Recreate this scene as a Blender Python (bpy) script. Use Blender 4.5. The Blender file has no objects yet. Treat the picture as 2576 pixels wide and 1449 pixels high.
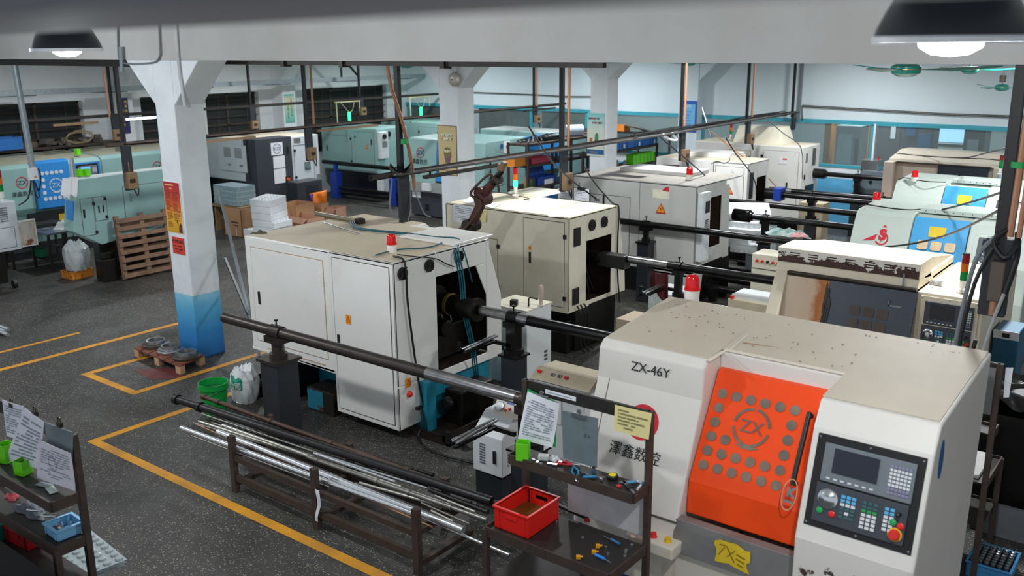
import bpy, bmesh, math, random
from mathutils import Vector, Matrix
random.seed(7)
SC = bpy.context.scene
COL = SC.collection
# ---------------------------------------------------------------- camera, world, lights, exposure
IW, IH, FPX, HC = 2576, 1449, 2350.0, 4.0
YAW, PITCH, ROLL = map(math.radians, (-37.9, 14.55, -0.45))
FWD = Vector((math.cos(PITCH)*math.sin(YAW), math.cos(PITCH)*math.cos(YAW), -math.sin(PITCH)))
_r = FWD.cross(Vector((0, 0, 1))).normalized(); _u = _r.cross(FWD)
RGT = math.cos(ROLL)*_r + math.sin(ROLL)*_u
UPV = -math.sin(ROLL)*_r + math.cos(ROLL)*_u
EYE = Vector((0, 0, HC))
cam = bpy.data.cameras.new('camera'); camo = bpy.data.objects.new('camera', cam); COL.objects.link(camo)
M = Matrix.Identity(4)
for i in range(3):
    M[i][0] = RGT[i]; M[i][1] = UPV[i]; M[i][2] = -FWD[i]; M[i][3] = EYE[i]
camo.matrix_world = M
cam.sensor_width = 36; cam.lens = FPX/IW*36; cam.clip_start = 0.05; cam.clip_end = 200
cam.dof.use_dof = True; cam.dof.focus_distance = 9.0; cam.dof.aperture_fstop = 1.9
SC.camera = camo
vs = SC.view_settings
SC.display_settings.display_device = 'sRGB'
vs.view_transform = 'Standard'; vs.look = 'None'; vs.gamma = 1.0; vs.exposure = 0.68; vs.use_curve_mapping = False
w = bpy.data.worlds.new('world'); SC.world = w; w.use_nodes = True
w.node_tree.nodes['Background'].inputs[0].default_value = (0.80, 0.88, 1.0, 1)
w.node_tree.nodes['Background'].inputs[1].default_value = 0.42
def lamp_light(name, loc, power, size=0.34, color=(0.93, 0.97, 1.0), spread=155):
    l = bpy.data.lights.new(name, 'AREA'); l.shape = 'DISK'; l.size = size; l.energy = power; l.color = color
    l.spread = math.radians(spread)
    o = bpy.data.objects.new(name, l); COL.objects.link(o); o.location = loc
    return o
# high bay lamps on a regular grid under the ceiling of each bay (the two that show get a shade and bulb further down)
def bulb_light(loc, power, r=0.08):
    l = bpy.data.lights.new('bulb_light', 'POINT'); l.energy = power; l.shadow_soft_size = r; l.color = (0.93, 0.97, 1.0)
    o = bpy.data.objects.new('bulb_light', l); COL.objects.link(o); o.location = loc
for (lx, ly, p) in ((-0.75, 3.16, 120), (-6.28, 3.26, 125), (-11.8, 3.3, 130)): bulb_light((lx, ly, 3.85), p)
for (lx, ly, p) in ((-17.3, 4.0, 50), (-2.2, 9.6, 90), (-7.3, 10.2, 54), (-12.6, 9.6, 60), (-17.4, 9.6, 38),
                    (-2.2, 14.4, 90), (-7.3, 14.6, 85), (-12.6, 14.4, 62), (-17.4, 14.4, 55),
                    (-1.2, 18.6, 58), (-6.4, 18.6, 68), (-12.6, 18.6, 85), (-17.4, 18.6, 62), (3.0, 10.0, 60)):
    lamp_light('high_bay_light', (lx, ly, 4.02), p, 0.34, (0.93, 0.97, 1.0), 172)

def at(px, py, X=None, Y=None, Z=None):
    """the point where the sight line through a place of the photograph meets a known upright or level plane"""
    d = RGT*((px-IW/2)/FPX) - UPV*((py-IH/2)/FPX) + FWD
    t = (X-EYE.x)/d.x if X is not None else (Y-EYE.y)/d.y if Y is not None else (Z-EYE.z)/d.z
    return EYE + d*t

# ---------------------------------------------------------------- materials
MATS = {}
def _mat(name):
    m = bpy.data.materials.new(name); m.use_nodes = True
    nt = m.node_tree; b = nt.nodes['Principled BSDF']
    return m, nt, b
def srgb(h):
    h = h.lstrip('#'); v = [int(h[i:i+2], 16)/255 for i in (0, 2, 4)]
    return tuple((c/12.92 if c <= 0.04045 else ((c+0.055)/1.055)**2.4) for c in v) + (1,)
def ramp(nt, fac, stops):
    r = nt.nodes.new('ShaderNodeValToRGB'); e = r.color_ramp.elements
    while len(e) < len(stops): e.new(0.5)
    for i, (p, c) in enumerate(stops): e[i].position = p; e[i].color = c
    nt.links.new(fac, r.inputs[0]); return r.outputs[0]
def noise(nt, scale, detail=4, rough=0.6, vec=None, dist=0.0):
    n = nt.nodes.new('ShaderNodeTexNoise'); n.inputs['Scale'].default_value = scale
    n.inputs['Detail'].default_value = detail; n.inputs['Roughness'].default_value = rough; n.inputs['Distortion'].default_value = dist
    if vec is None:
        g = nt.nodes.new('ShaderNodeNewGeometry'); vec = g.outputs['Position']
    nt.links.new(vec, n.inputs['Vector']); return n.outputs['Fac']
def mix(nt, fac, a, b):
    n = nt.nodes.new('ShaderNodeMix'); n.data_type = 'RGBA'
    if isinstance(fac, (int, float)): n.inputs[0].default_value = fac
    else: nt.links.new(fac, n.inputs[0])
    for s, v in ((6, a), (7, b)):
        if isinstance(v, tuple): n.inputs[s].default_value = v
        else: nt.links.new(v, n.inputs[s])
    return n.outputs[2]
def paint(name, hexc, rough=0.45, metal=0.0, var=0.12, scale=6.0, stain=None, stain_amt=0.45, stain_scale=2.2, bump=0.0, spec=0.5, coat=0):
    """an even coat of colour with a little mottling, optionally with soft stains"""
    if name in MATS: return MATS[name]
    m, nt, b = _mat(name); c = srgb(hexc)
    d = tuple(x*(1-var) for x in c[:3])+(1,); l = tuple(min(1, x*(1+var*0.6)) for x in c[:3])+(1,)
    col = ramp(nt, noise(nt, scale), [(0.3, d), (0.7, l)])
    if stain:
        f = ramp(nt, noise(nt, stain_scale, 6, 0.65), [(1-stain_amt-0.18, (0, 0, 0, 1)), (1-stain_amt+0.22, (0.8, 0.8, 0.8, 1))])
        col = mix(nt, f, col, srgb(stain))
    nt.links.new(col, b.inputs['Base Color'])
    b.inputs['Roughness'].default_value = rough; b.inputs['Metallic'].default_value = metal
    b.inputs['Specular IOR Level'].default_value = spec
    if bump:
        bp = nt.nodes.new('ShaderNodeBump'); bp.inputs['Strength'].default_value = bump; bp.inputs['Distance'].default_value = 0.01
        nt.links.new(noise(nt, scale*4), bp.inputs['Height']); nt.links.new(bp.outputs[0], b.inputs['Normal'])
    MATS[name] = m; return m
def glow(name, hexc, strength):
    m, nt, b = _mat(name); b.inputs['Base Color'].default_value = srgb(hexc)
    b.inputs['Emission Color'].default_value = srgb(hexc); b.inputs['Emission Strength'].default_value = strength
    MATS[name] = m; return m
def glassy(name, hexc, alpha_mix=0.8, rough=0.08):
    """clear sheet: mostly see-through with a glossy coat"""
    m, nt, b = _mat(name)
    t = nt.nodes.new('ShaderNodeBsdfTransparent'); t.inputs[0].default_value = srgb(hexc)
    g = nt.nodes.new('ShaderNodeBsdfPrincipled'); g.inputs['Base Color'].default_value = srgb('#c8d2d2'); g.inputs['Roughness'].default_value = rough
    s = nt.nodes.new('ShaderNodeMixShader'); s.inputs[0].default_value = 1-alpha_mix
    nt.links.new(t.outputs[0], s.inputs[1]); nt.links.new(g.outputs[0], s.inputs[2])
    nt.links.new(s.outputs[0], nt.nodes['Material Output'].inputs[0]); MATS[name] = m; return m

# ---------------------------------------------------------------- mesh building
class MB:
    def __init__(s): s.v = []; s.f = []
    def add(s, vs, fs):
        o = len(s.v); s.v += [tuple(v) for v in vs]; s.f += [tuple(i+o for i in f) for f in fs]; return s
    def box(s, x0, x1, y0, y1, z0, z1):
        if x0 > x1: x0, x1 = x1, x0
        if y0 > y1: y0, y1 = y1, y0
        if z0 > z1: z0, z1 = z1, z0
        return s.add([(x0,y0,z0),(x1,y0,z0),(x1,y1,z0),(x0,y1,z0),(x0,y0,z1),(x1,y0,z1),(x1,y1,z1),(x0,y1,z1)],
                     [(0,3,2,1),(4,5,6,7),(0,1,5,4),(1,2,6,5),(2,3,7,6),(3,0,4,7)])
    def obox(s, c, size, rz=0.0, rx=0.0, ry=0.0):
        R = Matrix.Rotation(rz, 3, 'Z') @ Matrix.Rotation(ry, 3, 'Y') @ Matrix.Rotation(rx, 3, 'X'); c = Vector(c)
        o = len(s.v); MB.box(s, -size[0]/2, size[0]/2, -size[1]/2, size[1]/2, -size[2]/2, size[2]/2)
        for i in range(o, len(s.v)): s.v[i] = tuple(R @ Vector(s.v[i]) + c)
        return s
    def prism(s, poly, ax, a, b):
        """poly is a closed outline in the two other axes (x: (y,z), y: (x,z), z: (x,y))"""
        n = len(poly); P = {'x': lambda p, t: (t, p[0], p[1]), 'y': lambda p, t: (p[0], t, p[1]), 'z': lambda p, t: (p[0], p[1], t)}[ax]
        vs = [P(p, a) for p in poly] + [P(p, b) for p in poly]
        fs = [tuple(range(n))[::-1], tuple(range(n, 2*n))] + [(i, (i+1) % n, n+(i+1) % n, n+i) for i in range(n)]
        return s.add(vs, fs)
    def slab(s, pts, thick, d):
        """a flat polygon given by its corner points, thickened by `thick` along d"""
        d = Vector(d).normalized()*thick; n = len(pts)
        vs = [Vector(p) for p in pts] + [Vector(p)+d for p in pts]
        return s.add(vs, [tuple(range(n)), tuple(range(n, 2*n))[::-1]] + [(i, n+i, n+(i+1) % n, (i+1) % n) for i in range(n)])
    def cyl(s, p0, p1, r0, r1=None, n=14, cap=True):
        p0 = Vector(p0); p1 = Vector(p1); r1 = r0 if r1 is None else r1
        d = (p1-p0).normalized(); a = d.orthogonal().normalized(); b = d.cross(a)
        vs = []
        for p, r in ((p0, r0), (p1, r1)):
            for i in range(n):
                t = 2*math.pi*i/n; vs.append(p + a*(r*math.cos(t)) + b*(r*math.sin(t)))
        fs = [(i, (i+1) % n, n+(i+1) % n, n+i) for i in range(n)]
        if cap: fs += [tuple(range(n))[::-1], tuple(range(n, 2*n))]
        return s.add(vs, fs)
    def ring(s, p0, p1, ro, ri, n=20):
        """a hollow tube between two points"""
        p0 = Vector(p0); p1 = Vector(p1); d = (p1-p0).normalized(); a = d.orthogonal().normalized(); b = d.cross(a); vs = []
        for p, r in ((p0, ro), (p1, ro), (p1, ri), (p0, ri)):
            for i in range(n):
                t = 2*math.pi*i/n; vs.append(p + a*(r*math.cos(t)) + b*(r*math.sin(t)))
        fs = []
        for k in range(4):
            for i in range(n):
                j = (i+1) % n; fs.append((k*n+i, k*n+j, ((k+1) % 4)*n+j, ((k+1) % 4)*n+i))
        return s.add(vs, fs)
    def tube(s, pts, r, n=7, smooth=4):
        P = [Vector(p) for p in pts]
        if smooth and len(P) > 2:
            Q = []
            for i in range(len(P)-1):
                p0 = P[max(i-1, 0)]; p1 = P[i]; p2 = P[i+1]; p3 = P[min(i+2, len(P)-1)]
                for k in range(smooth):
                    t = k/smooth
                    Q.append(0.5*((2*p1)+(p2-p0)*t+(2*p0-5*p1+4*p2-p3)*t*t+(3*p1-p0-3*p2+p3)*t**3))
            Q.append(P[-1]); P = Q
        vs = []; fs = []; a = None
        for i, p in enumerate(P):
            d = (P[min(i+1, len(P)-1)]-P[max(i-1, 0)])
            d = d.normalized() if d.length > 1e-9 else Vector((0, 0, 1))
            a = d.orthogonal().normalized() if a is None else (a-d*a.dot(d))
            a = a.normalized() if a.length > 1e-6 else d.orthogonal().normalized()
            b = d.cross(a); rr = r[i] if isinstance(r, list) else r
            for k in range(n):
                t = 2*math.pi*k/n; vs.append(p+a*(rr*math.cos(t))+b*(rr*math.sin(t)))
        for i in range(len(P)-1):
            for k in range(n):
                fs.append((i*n+k, i*n+(k+1) % n, (i+1)*n+(k+1) % n, (i+1)*n+k))
        fs += [tuple(range(n))[::-1], tuple((len(P)-1)*n+k for k in range(n))]
        return s.add(vs, fs)
    def lathe(s, prof, c=(0, 0, 0), n=20, axis=None):
        """prof: (radius, height) pairs turned about an upright (or given) axis through c"""
        c = Vector(c); d = Vector(axis).normalized() if axis is not None else Vector((0, 0, 1)); a = d.orthogonal().normalized(); b = d.cross(a)
        vs = []; m = len(prof)
        for r, h in prof:
            for i in range(n):
                t = 2*math.pi*i/n; vs.append(c + d*h + a*(r*math.cos(t)) + b*(r*math.sin(t)))
        fs = [(k*n+i, k*n+(i+1) % n, (k+1)*n+(i+1) % n, (k+1)*n+i) for k in range(m-1) for i in range(n)]
        fs += [tuple(range(n))[::-1], tuple((m-1)*n+i for i in range(n))]
        return s.add(vs, fs)
    def grid(s, fn, nu, nv):
        vs = [fn(i/nu, j/nv) for j in range(nv+1) for i in range(nu+1)]
        return s.add(vs, [(j*(nu+1)+i, j*(nu+1)+i+1, (j+1)*(nu+1)+i+1, (j+1)*(nu+1)+i) for j in range(nv) for i in range(nu)])
    def map(s, fn, start=0):
        s.v = s.v[:start] + [tuple(fn(Vector(v))) for v in s.v[start:]]; return s
ORG = {}
def build(name, mb, mat, parent=None, bevel=0.0, smooth=False, solid=0.0, sub=0, loc=None):
    """link mb as one mesh object; coordinates are in the place's own frame and are shifted to the parent's (or loc's) origin"""
    me = bpy.data.meshes.new(name); o = bpy.data.objects.new(name, me); COL.objects.link(o)
    org = ORG.get(parent.name, Vector((0, 0, 0))) if parent else Vector(loc) if loc is not None else Vector((0, 0, 0))
    me.from_pydata([tuple(Vector(v)-org) for v in mb.v], [], mb.f); me.validate()
    bm = bmesh.new(); bm.from_mesh(me); bmesh.ops.recalc_face_normals(bm, faces=bm.faces); bm.to_mesh(me); bm.free()
    me.materials.append(mat)
    if smooth:
        for p in me.polygons: p.use_smooth = True
        try: me.set_sharp_from_angle(angle=math.radians(40))
        except Exception: pass
    if solid:
        md = o.modifiers.new('solid', 'SOLIDIFY'); md.thickness = solid
    if bevel:
        md = o.modifiers.new('bevel', 'BEVEL'); md.width = bevel; md.segments = 2; md.limit_method = 'ANGLE'; md.angle_limit = math.radians(35)
    if sub:
        md = o.modifiers.new('sub', 'SUBSURF'); md.levels = sub; md.render_levels = sub
    ORG[o.name] = org
    if parent: o.parent = parent
    elif loc is not None: o.location = org
    return o
def tag(o, label, cat, group=None):
    o['label'] = label; o['category'] = cat
    if group: o['group'] = group
    return o
def struct(name, mb, mat, **k):
    o = build(name, mb, mat, **k); o['kind'] = 'structure'; return o
def thing(name, label, cat, loc=(0, 0, 0), rz=0.0, group=None):
    o = bpy.data.objects.new(name, None); COL.objects.link(o); o.location = loc; o.rotation_euler = (0, 0, rz); o.empty_display_size = 0.1
    ORG[o.name] = Vector(loc) if rz == 0 else Vector((0, 0, 0))
    return tag(o, label, cat, group)
def dup(src, loc, rz=None, label=None, name=None):
    """a copy of a thing with copies of its parts and sub-parts"""
    def cp(o, par):
        c = o.copy(); COL.objects.link(c); c.parent = par
        for ch in list(o.children): cp(ch, c)
        return c
    c = cp(src, None); c.location = loc
    if rz is not None: c.rotation_euler = (0, 0, rz)
    if label: c['label'] = label
    return c
def single(name, mb, mat, label, cat, group=None, loc=None, **k):
    if loc is None:
        xs = [v[0] for v in mb.v]; ys = [v[1] for v in mb.v]; zs = [v[2] for v in mb.v]
        loc = ((min(xs)+max(xs))/2, (min(ys)+max(ys))/2, min(zs))
    return tag(build(name, mb, mat, loc=loc, **k), label, cat, group)
def text(name, body, size, mat, parent, origin, right, up, off=0.002, align='CENTER', bold=0.0):
    """raised lettering: origin is the middle of the baseline, right and up are the directions of writing"""
    cu = bpy.data.curves.new('txt', 'FONT'); cu.body = body; cu.size = size; cu.align_x = align; cu.extrude = 0.0008; cu.offset = bold
    cu.resolution_u = 3
    t = bpy.data.objects.new('txt', cu); COL.objects.link(t)
    bpy.context.view_layer.update()
    dg = bpy.context.evaluated_depsgraph_get(); me = bpy.data.meshes.new_from_object(t.evaluated_get(dg))
    bpy.data.objects.remove(t); bpy.data.curves.remove(cu)
    r = Vector(right).normalized(); u = Vector(up); u = (u-r*u.dot(r)).normalized(); n = r.cross(u)
    org = ORG.get(parent.name, Vector((0, 0, 0))) if parent else Vector((0, 0, 0))
    R = Matrix((r, u, n)).transposed().to_4x4(); R.translation = Vector(origin)+n*off-org
    me.transform(R); me.materials.clear(); me.materials.append(mat); me.name = name
    o = bpy.data.objects.new(name, me); COL.objects.link(o); ORG[o.name] = org
    if parent: o.parent = parent
    return o
def disc_pts(c, r, right, up, n=20):
    c = Vector(c); a = Vector(right).normalized(); b = Vector(up); b = (b-a*b.dot(a)).normalized()
    return [c+a*(r*math.cos(2*math.pi*i/n))+b*(r*math.sin(2*math.pi*i/n)) for i in range(n)]
def arc_band(mb, c, ro, ri, a0, a1, right, up, t=0.002, n=14):
    c = Vector(c); a = Vector(right).normalized(); b = Vector(up); b = (b-a*b.dot(a)).normalized(); nn = a.cross(b)
    for i in range(n):
        p = []
        for (r, k) in ((ri, i), (ro, i), (ro, i+1), (ri, i+1)):
            th = math.radians(a0+(a1-a0)*k/n); p.append(c+a*(r*math.cos(th))+b*(r*math.sin(th)))
        mb.slab(p, t, nn)
    return mb
# ---------------------------------------------------------------- shell of the hall
def floor_mat():
    m, nt, b = _mat('terrazzo'); g = nt.nodes.new('ShaderNodeNewGeometry'); pos = g.outputs['Position']
    base = ramp(nt, noise(nt, 0.9, 5, 0.6, pos), [(0.3, srgb('#302e2b')), (0.75, srgb('#474540'))])
    v = nt.nodes.new('ShaderNodeTexVoronoi'); v.inputs['Scale'].default_value = 66; nt.links.new(pos, v.inputs['Vector'])
    sep = nt.nodes.new('ShaderNodeSeparateColor'); nt.links.new(v.outputs['Color'], sep.inputs[0])
    pick = ramp(nt, sep.outputs[0], [(0.56, (0, 0, 0, 1)), (0.60, (1, 1, 1, 1))])
    near = ramp(nt, v.outputs['Distance'], [(0.30, (1, 1, 1, 1)), (0.42, (0, 0, 0, 1))])
    mm = nt.nodes.new('ShaderNodeMath'); mm.operation = 'MULTIPLY'; nt.links.new(pick, mm.inputs[0]); nt.links.new(near, mm.inputs[1])
    chip = ramp(nt, sep.outputs[1], [(0.2, srgb('#5c5a55')), (0.75, srgb('#9b978e')), (1.0, srgb('#b8aa8f'))])
    col = mix(nt, mm.outputs[0], base, chip)
    st = ramp(nt, noise(nt, 0.55, 6, 0.7, pos), [(0.50, (0, 0, 0, 1)), (0.70, (0.75, 0.75, 0.75, 1))])
    col = mix(nt, st, col, srgb('#211f1d'))
    nt.links.new(col, b.inputs['Base Color'])
    rr = ramp(nt, noise(nt, 1.7, 4, 0.6, pos), [(0.3, (0.42, 0.42, 0.42, 1)), (0.7, (0.68, 0.68, 0.68, 1))])
    nt.links.new(rr, b.inputs['Roughness']); return m
FLOOR = floor_mat()
WALLW = paint('wall_white', '#dfe4e6', 0.7, var=0.05, scale=1.5, stain='#b9bab6', stain_amt=0.18, stain_scale=0.9)
WALLB = paint('wall_pale_blue', '#d4e1e6', 0.65, var=0.04, scale=0.8)
BEAMM = paint('beam_plaster', '#b7b6b2', 0.8, var=0.06, scale=1.2, stain='#a9a5a0', stain_amt=0.34, stain_scale=0.8)
CEIL = paint('ceiling_white', '#c9cccd', 0.85, var=0.05, scale=1.0)
TEAL = paint('teal_frame', '#3fa0b2', 0.4, var=0.08)
STEEL_DK = paint('dark_steel', '#35312e', 0.5, 0.4, var=0.2, scale=12)
IRON_BR = paint('brown_iron', '#4a3d35', 0.6, 0.3, var=0.25, scale=10)
GALV = paint('galvanised', '#9aa4a8', 0.45, 0.6, var=0.15, scale=14)
BLACK = paint('black_paint', '#181818', 0.45, 0.1, var=0.2, scale=8)
WHITE = paint('white_plain', '#e9eaea', 0.5, var=0.03)
YLINE = None
def line_mat():
    m, nt, b = _mat('floor_paint'); n = noise(nt, 22, 6, 0.75)
    c = ramp(nt, noise(nt, 2.5, 3), [(0.35, srgb('#b9822f')), (0.65, srgb('#e09a1c'))])
    nt.links.new(mix(nt, ramp(nt, n, [(0.30, (1, 1, 1, 1)), (0.40, (0, 0, 0, 1))]), c, srgb('#4b443a')), b.inputs['Base Color'])
    b.inputs['Roughness'].default_value = 0.6; return m
YLINE = line_mat()
struct('floor', MB().box(-25, 8, -2, 27, -0.2, 0), FLOOR)
def strip(n, x0, x1, y0, y1): struct(n, MB().box(x0, x1, y0, y1, 0.0, 0.003), YLINE)
strip('trim_1', -9.14, -3.2, 4.44, 4.54)
strip('trim_2', -9.14, -9.04, 4.54, 6.35)
strip('trim_3', -10.10, -10.00, 5.48, 8.7)
strip('trim_4', -11.22, -10.10, 5.48, 5.58)
strip('trim_5', -11.22, -11.12, 5.58, 6.75)
strip('trim_6', -12.27, -12.17, 3.2, 7.9)
strip('trim_7', -13.0, -12.93, 4.2, 6.4)
struct('ceiling', MB().box(-21, 8, -2, 27, 4.75, 4.95), CEIL)
# beams along X, with the columns that carry them
XC0, XC1 = -10.92, -10.50
for i, yb in enumerate((6.72, 12.05, 16.75)):
    struct('beam_plaster_%d' % (i+1) if 0 else 'trim_%d' % (10+i), MB().box(-20.4, 8, yb, yb+0.42, 3.86, 4.75), BEAMM)
def col_mat():
    m, nt, b = _mat('column_paint'); g = nt.nodes.new('ShaderNodeNewGeometry')
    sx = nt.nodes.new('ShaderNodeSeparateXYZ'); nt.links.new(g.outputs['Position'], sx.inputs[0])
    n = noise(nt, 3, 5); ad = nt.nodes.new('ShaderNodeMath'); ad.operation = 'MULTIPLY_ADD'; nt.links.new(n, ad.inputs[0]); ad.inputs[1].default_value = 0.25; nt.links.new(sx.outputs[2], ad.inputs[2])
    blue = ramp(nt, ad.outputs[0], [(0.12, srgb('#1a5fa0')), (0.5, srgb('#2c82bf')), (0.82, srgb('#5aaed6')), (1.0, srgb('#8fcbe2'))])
    wh = ramp(nt, noise(nt, 2.2, 6, 0.65), [(0.35, srgb('#e2e7e9')), (0.75, srgb('#d2d8db'))])
    lt = nt.nodes.new('ShaderNodeMath'); lt.operation = 'LESS_THAN'; nt.links.new(sx.outputs[2], lt.inputs[0]); lt.inputs[1].default_value = 0.87
    nt.links.new(mix(nt, lt.outputs[0], wh, blue), b.inputs['Base Color']); b.inputs['Roughness'].default_value = 0.55
    bp = nt.nodes.new('ShaderNodeBump'); bp.inputs['Strength'].default_value = 0.25; bp.inputs['Distance'].default_value = 0.02
    nt.links.new(noise(nt, 9, 5), bp.inputs['Height']); nt.links.new(bp.outputs[0], b.inputs['Normal']); return m
COLM = col_mat()
def column(i, y0, y1):
    mb = MB().box(XC0, XC1, y0, y1, 0, 3.86)
    for s in (-1, 1):
        xe = XC0 if s < 0 else XC1
        mb.prism([(xe, 3.31), (xe+s*0.58, 3.86), (xe, 3.86)], 'y', y0+0.001, y1-0.001)
    struct('column_%d' % i, mb, COLM, bevel=0.012)
for i, yc in enumerate((6.72, 12.05, 16.75)): column(i+1, yc, yc+0.42)
# pilaster in line with the columns on the far wall, pilasters on the window wall
XL, YB = -20.4, 21.0
mb = MB().box(-10.95, -10.45, 20.72, YB, 0, 4.75)
for s, xe in ((-1, -10.95), (1, -10.45)): mb.prism([(xe, 3.15), (xe+s*0.75, 3.86), (xe, 3.86)], 'y', 20.74, YB)
struct('wall_pilaster_1', mb, WALLB)
for i, yp in enumerate((6.45, 11.30, 15.95)):
    mb = MB().box(XL, XL+0.45, yp, yp+0.42, 0, 3.86).prism([(XL+0.45, 3.2), (XL+1.1, 3.86), (XL+0.45, 3.86)], 'y', yp, yp+0.42)
    struct('wall_pilaster_%d' % (i+2), mb, WALLW)
# window wall on the far side of the hall: openings found along it
def yl(px, py): return at(px, py, X=XL).y
zt, zb = at(100, 258, X=XL).z, 1.15
WIN = [(yl(0, 258)-2.2, yl(206, 256)), (yl(352, 250), yl(352, 250)+1.75), (yl(650, 238)-2.6, yl(650, 238)), (yl(768, 232), yl(972, 222))]
ys = -2.0; wl = MB()
for k, (a, b) in enumerate(WIN):
    wl.box(XL-0.28, XL, ys, a, 0, 4.75); wl.box(XL-0.28, XL, a, b, 0, zb); wl.box(XL-0.28, XL, a, b, zt, 4.75); ys = b
wl.box(XL-0.28, XL, ys, YB+0.2, 0, 4.75)
struct('wall_left', wl, WALLW)
FRAME = paint('window_iron', '#4b4038', 0.6, 0.2, var=0.3, scale=9)
NIGHT = paint('night_outside', '#0d0c0c', 0.9, var=0.4, scale=1.5)
PANE = glassy('window_pane', '#4a4744', 0.93, 0.1)
for k, (a, b) in enumerate(WIN):
    fr = MB(); x0, x1 = XL-0.22, XL-0.16; n = max(2, round((b-a)/1.0))
    fr.box(x0, x1, a, a+0.05, zb, zt).box(x0, x1, b-0.05, b, zb, zt).box(x0, x1, a, b, zb, zb+0.05).box(x0, x1, a, b, zt-0.05, zt)
    for i in range(1, n): fr.box(x0, x1, a+(b-a)*i/n-0.03, a+(b-a)*i/n+0.03, zb, zt)
    fr.box(x0, x1, a, b, zb+(zt-zb)*0.52, zb+(zt-zb)*0.52+0.06)
    wn = struct('window_%d' % (k+1), fr, FRAME)
    gr = MB()
    for i in range(1, 9): gr.cyl((XL-0.08, a, zb+(zt-zb)*i/9), (XL-0.08, b, zb+(zt-zb)*i/9), 0.009, n=6)
    for i in range(1, n+1): gr.cyl((XL-0.08, a+(b-a)*(i-0.45)/n, zb), (XL-0.08, a+(b-a)*(i-0.35)/n, zt), 0.008, n=6)
    build('grille', gr, FRAME, wn)
    build('pane', MB().box(x0+0.02, x0+0.03, a, b, zb, zt), PANE, wn)
struct('night_backdrop', MB().box(XL-3.2, XL-3.0, -2, 26, -0.5, 5.5), NIGHT)  # near-black sheet standing in for the night darkness behind the windows, no real wall
# far wall: solid below and above a long glazed partition in teal frames
gz0, gz1 = 1.36, 2.28
struct('wall_back', MB().box(XL-0.3, 8, YB, YB+0.2, gz1+0.06, 4.75), WALLB)
def low_mat():
    m, nt, b = _mat('dado_paint'); g = nt.nodes.new('ShaderNodeNewGeometry')
    sx = nt.nodes.new('ShaderNodeSeparateXYZ'); nt.links.new(g.outputs['Position'], sx.inputs[0])
    lt = nt.nodes.new('ShaderNodeMath'); lt.operation = 'LESS_THAN'; nt.links.new(sx.outputs[2], lt.inputs[0]); lt.inputs[1].default_value = 1.06
    nt.links.new(mix(nt, lt.outputs[0], srgb('#e3e9ec'), srgb('#62b4e0')), b.inputs['Base Color']); b.inputs['Roughness'].default_value = 0.6; return m
struct('wall_back_lower', MB().box(XL-0.3, 8, YB, YB+0.2, 0, gz0-0.05), low_mat())
xf = [at(px, 320, Y=YB).x for px in (1032, 1336, 1476, 1765, 2197)] + [0.0, 4.0, 7.9]
fr = MB().box(XL, 8, YB-0.02, YB+0.1, gz1-0.02, gz1+0.07).box(XL, 8, YB-0.02, YB+0.1, gz0-0.06, gz0)
for x in xf: fr.box(x-0.04, x+0.04, YB-0.02, YB+0.1, gz0, gz1)
wn = struct('window_5', fr, TEAL)
build('white_post', MB().box(xf[4]+0.03, xf[4]+0.07, YB-0.05, YB-0.01, gz0-0.02, gz1+0.02), WHITE, wn)
GLASS = glassy('partition_glass', '#d5dede', 0.86, 0.22)
build('pane', MB().box(XL, 8, YB+0.03, YB+0.045, gz0, gz1), GLASS, wn)
# room beyond the glass
BEYOND = paint('beyond_wall', '#aab4b6', 0.8, var=0.08, scale=0.7)
struct('wall_beyond', MB().box(XL-0.3, 8, 26.2, 26.4, 0, 4.75), BEYOND)
for (lx, p) in ((-14, 130), (-7.5, 150), (-2.5, 140)): lamp_light('high_bay_light', (lx, 23.6, 4.3), p)  # unseen lamps added to light the room behind the partition
struct('wall_right', MB().box(7.8, 8.0, 3, 27, 0, 4.75), WALLW)
# lintel of the gallery opening close to the camera
mb = MB(); LZ = 4.032
a0, a1 = at(-600, 115, Z=LZ), at(2100, -8, Z=LZ)
b0, b1 = at(-300, 68, Z=LZ), at(700, -48, Z=LZ)
d = (a1-a0); d.z = 0; d.normalize(); nrm = Vector((d.y, -d.x, 0))
wd = abs((b0-a0).dot(nrm)); s = 1 if (b0-a0).dot(nrm) > 0 else -1
p0 = a0-d*0.6; p1 = a1+d*1.2
q0 = p0+nrm*s*wd; q1 = p1+nrm*s*wd
mb.slab([p0, p1, q1, q0], 0.08, (0, 0, 1))
struct('trim_20', mb, paint('lintel', '#68686a', 0.85, var=0.05, scale=2))
# ---------------------------------------------------------------- shared fittings of the machines
CREAM = paint('cream_enamel', '#e6dfca', 0.4, var=0.05, scale=2.5, stain='#c2b28f', stain_amt=0.30, stain_scale=1.6)
WHITE_EN = paint('white_enamel', '#e9e7e1', 0.38, var=0.04, scale=2, stain='#cdc6b6', stain_amt=0.22, stain_scale=1.4)
GREY_EN = paint('grey_enamel', '#c3c3be', 0.42, var=0.05, scale=2, stain='#aaa79d', stain_amt=0.22, stain_scale=1.4)
TEAL_EN = paint('sage_enamel', '#8fb3b0', 0.42, var=0.06, scale=2, stain='#7c9c98', stain_amt=0.25, stain_scale=1.4)
SAGE_EN = paint('pale_sage_enamel', '#c0cbc2', 0.42, var=0.05, scale=2, stain='#a9b1a3', stain_amt=0.25, stain_scale=1.5)
DUST = paint('dusty_roof', '#b5a793', 0.7, var=0.10, scale=5, stain='#97886f', stain_amt=0.25, stain_scale=3)
DUST_LT = paint('dusty_cream_roof', '#ddd2bb', 0.6, var=0.07, scale=5, stain='#c9b492', stain_amt=0.3, stain_scale=2)
BLUE_EN = paint('blue_enamel', '#2f86cf', 0.35, var=0.06, scale=2)
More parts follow.
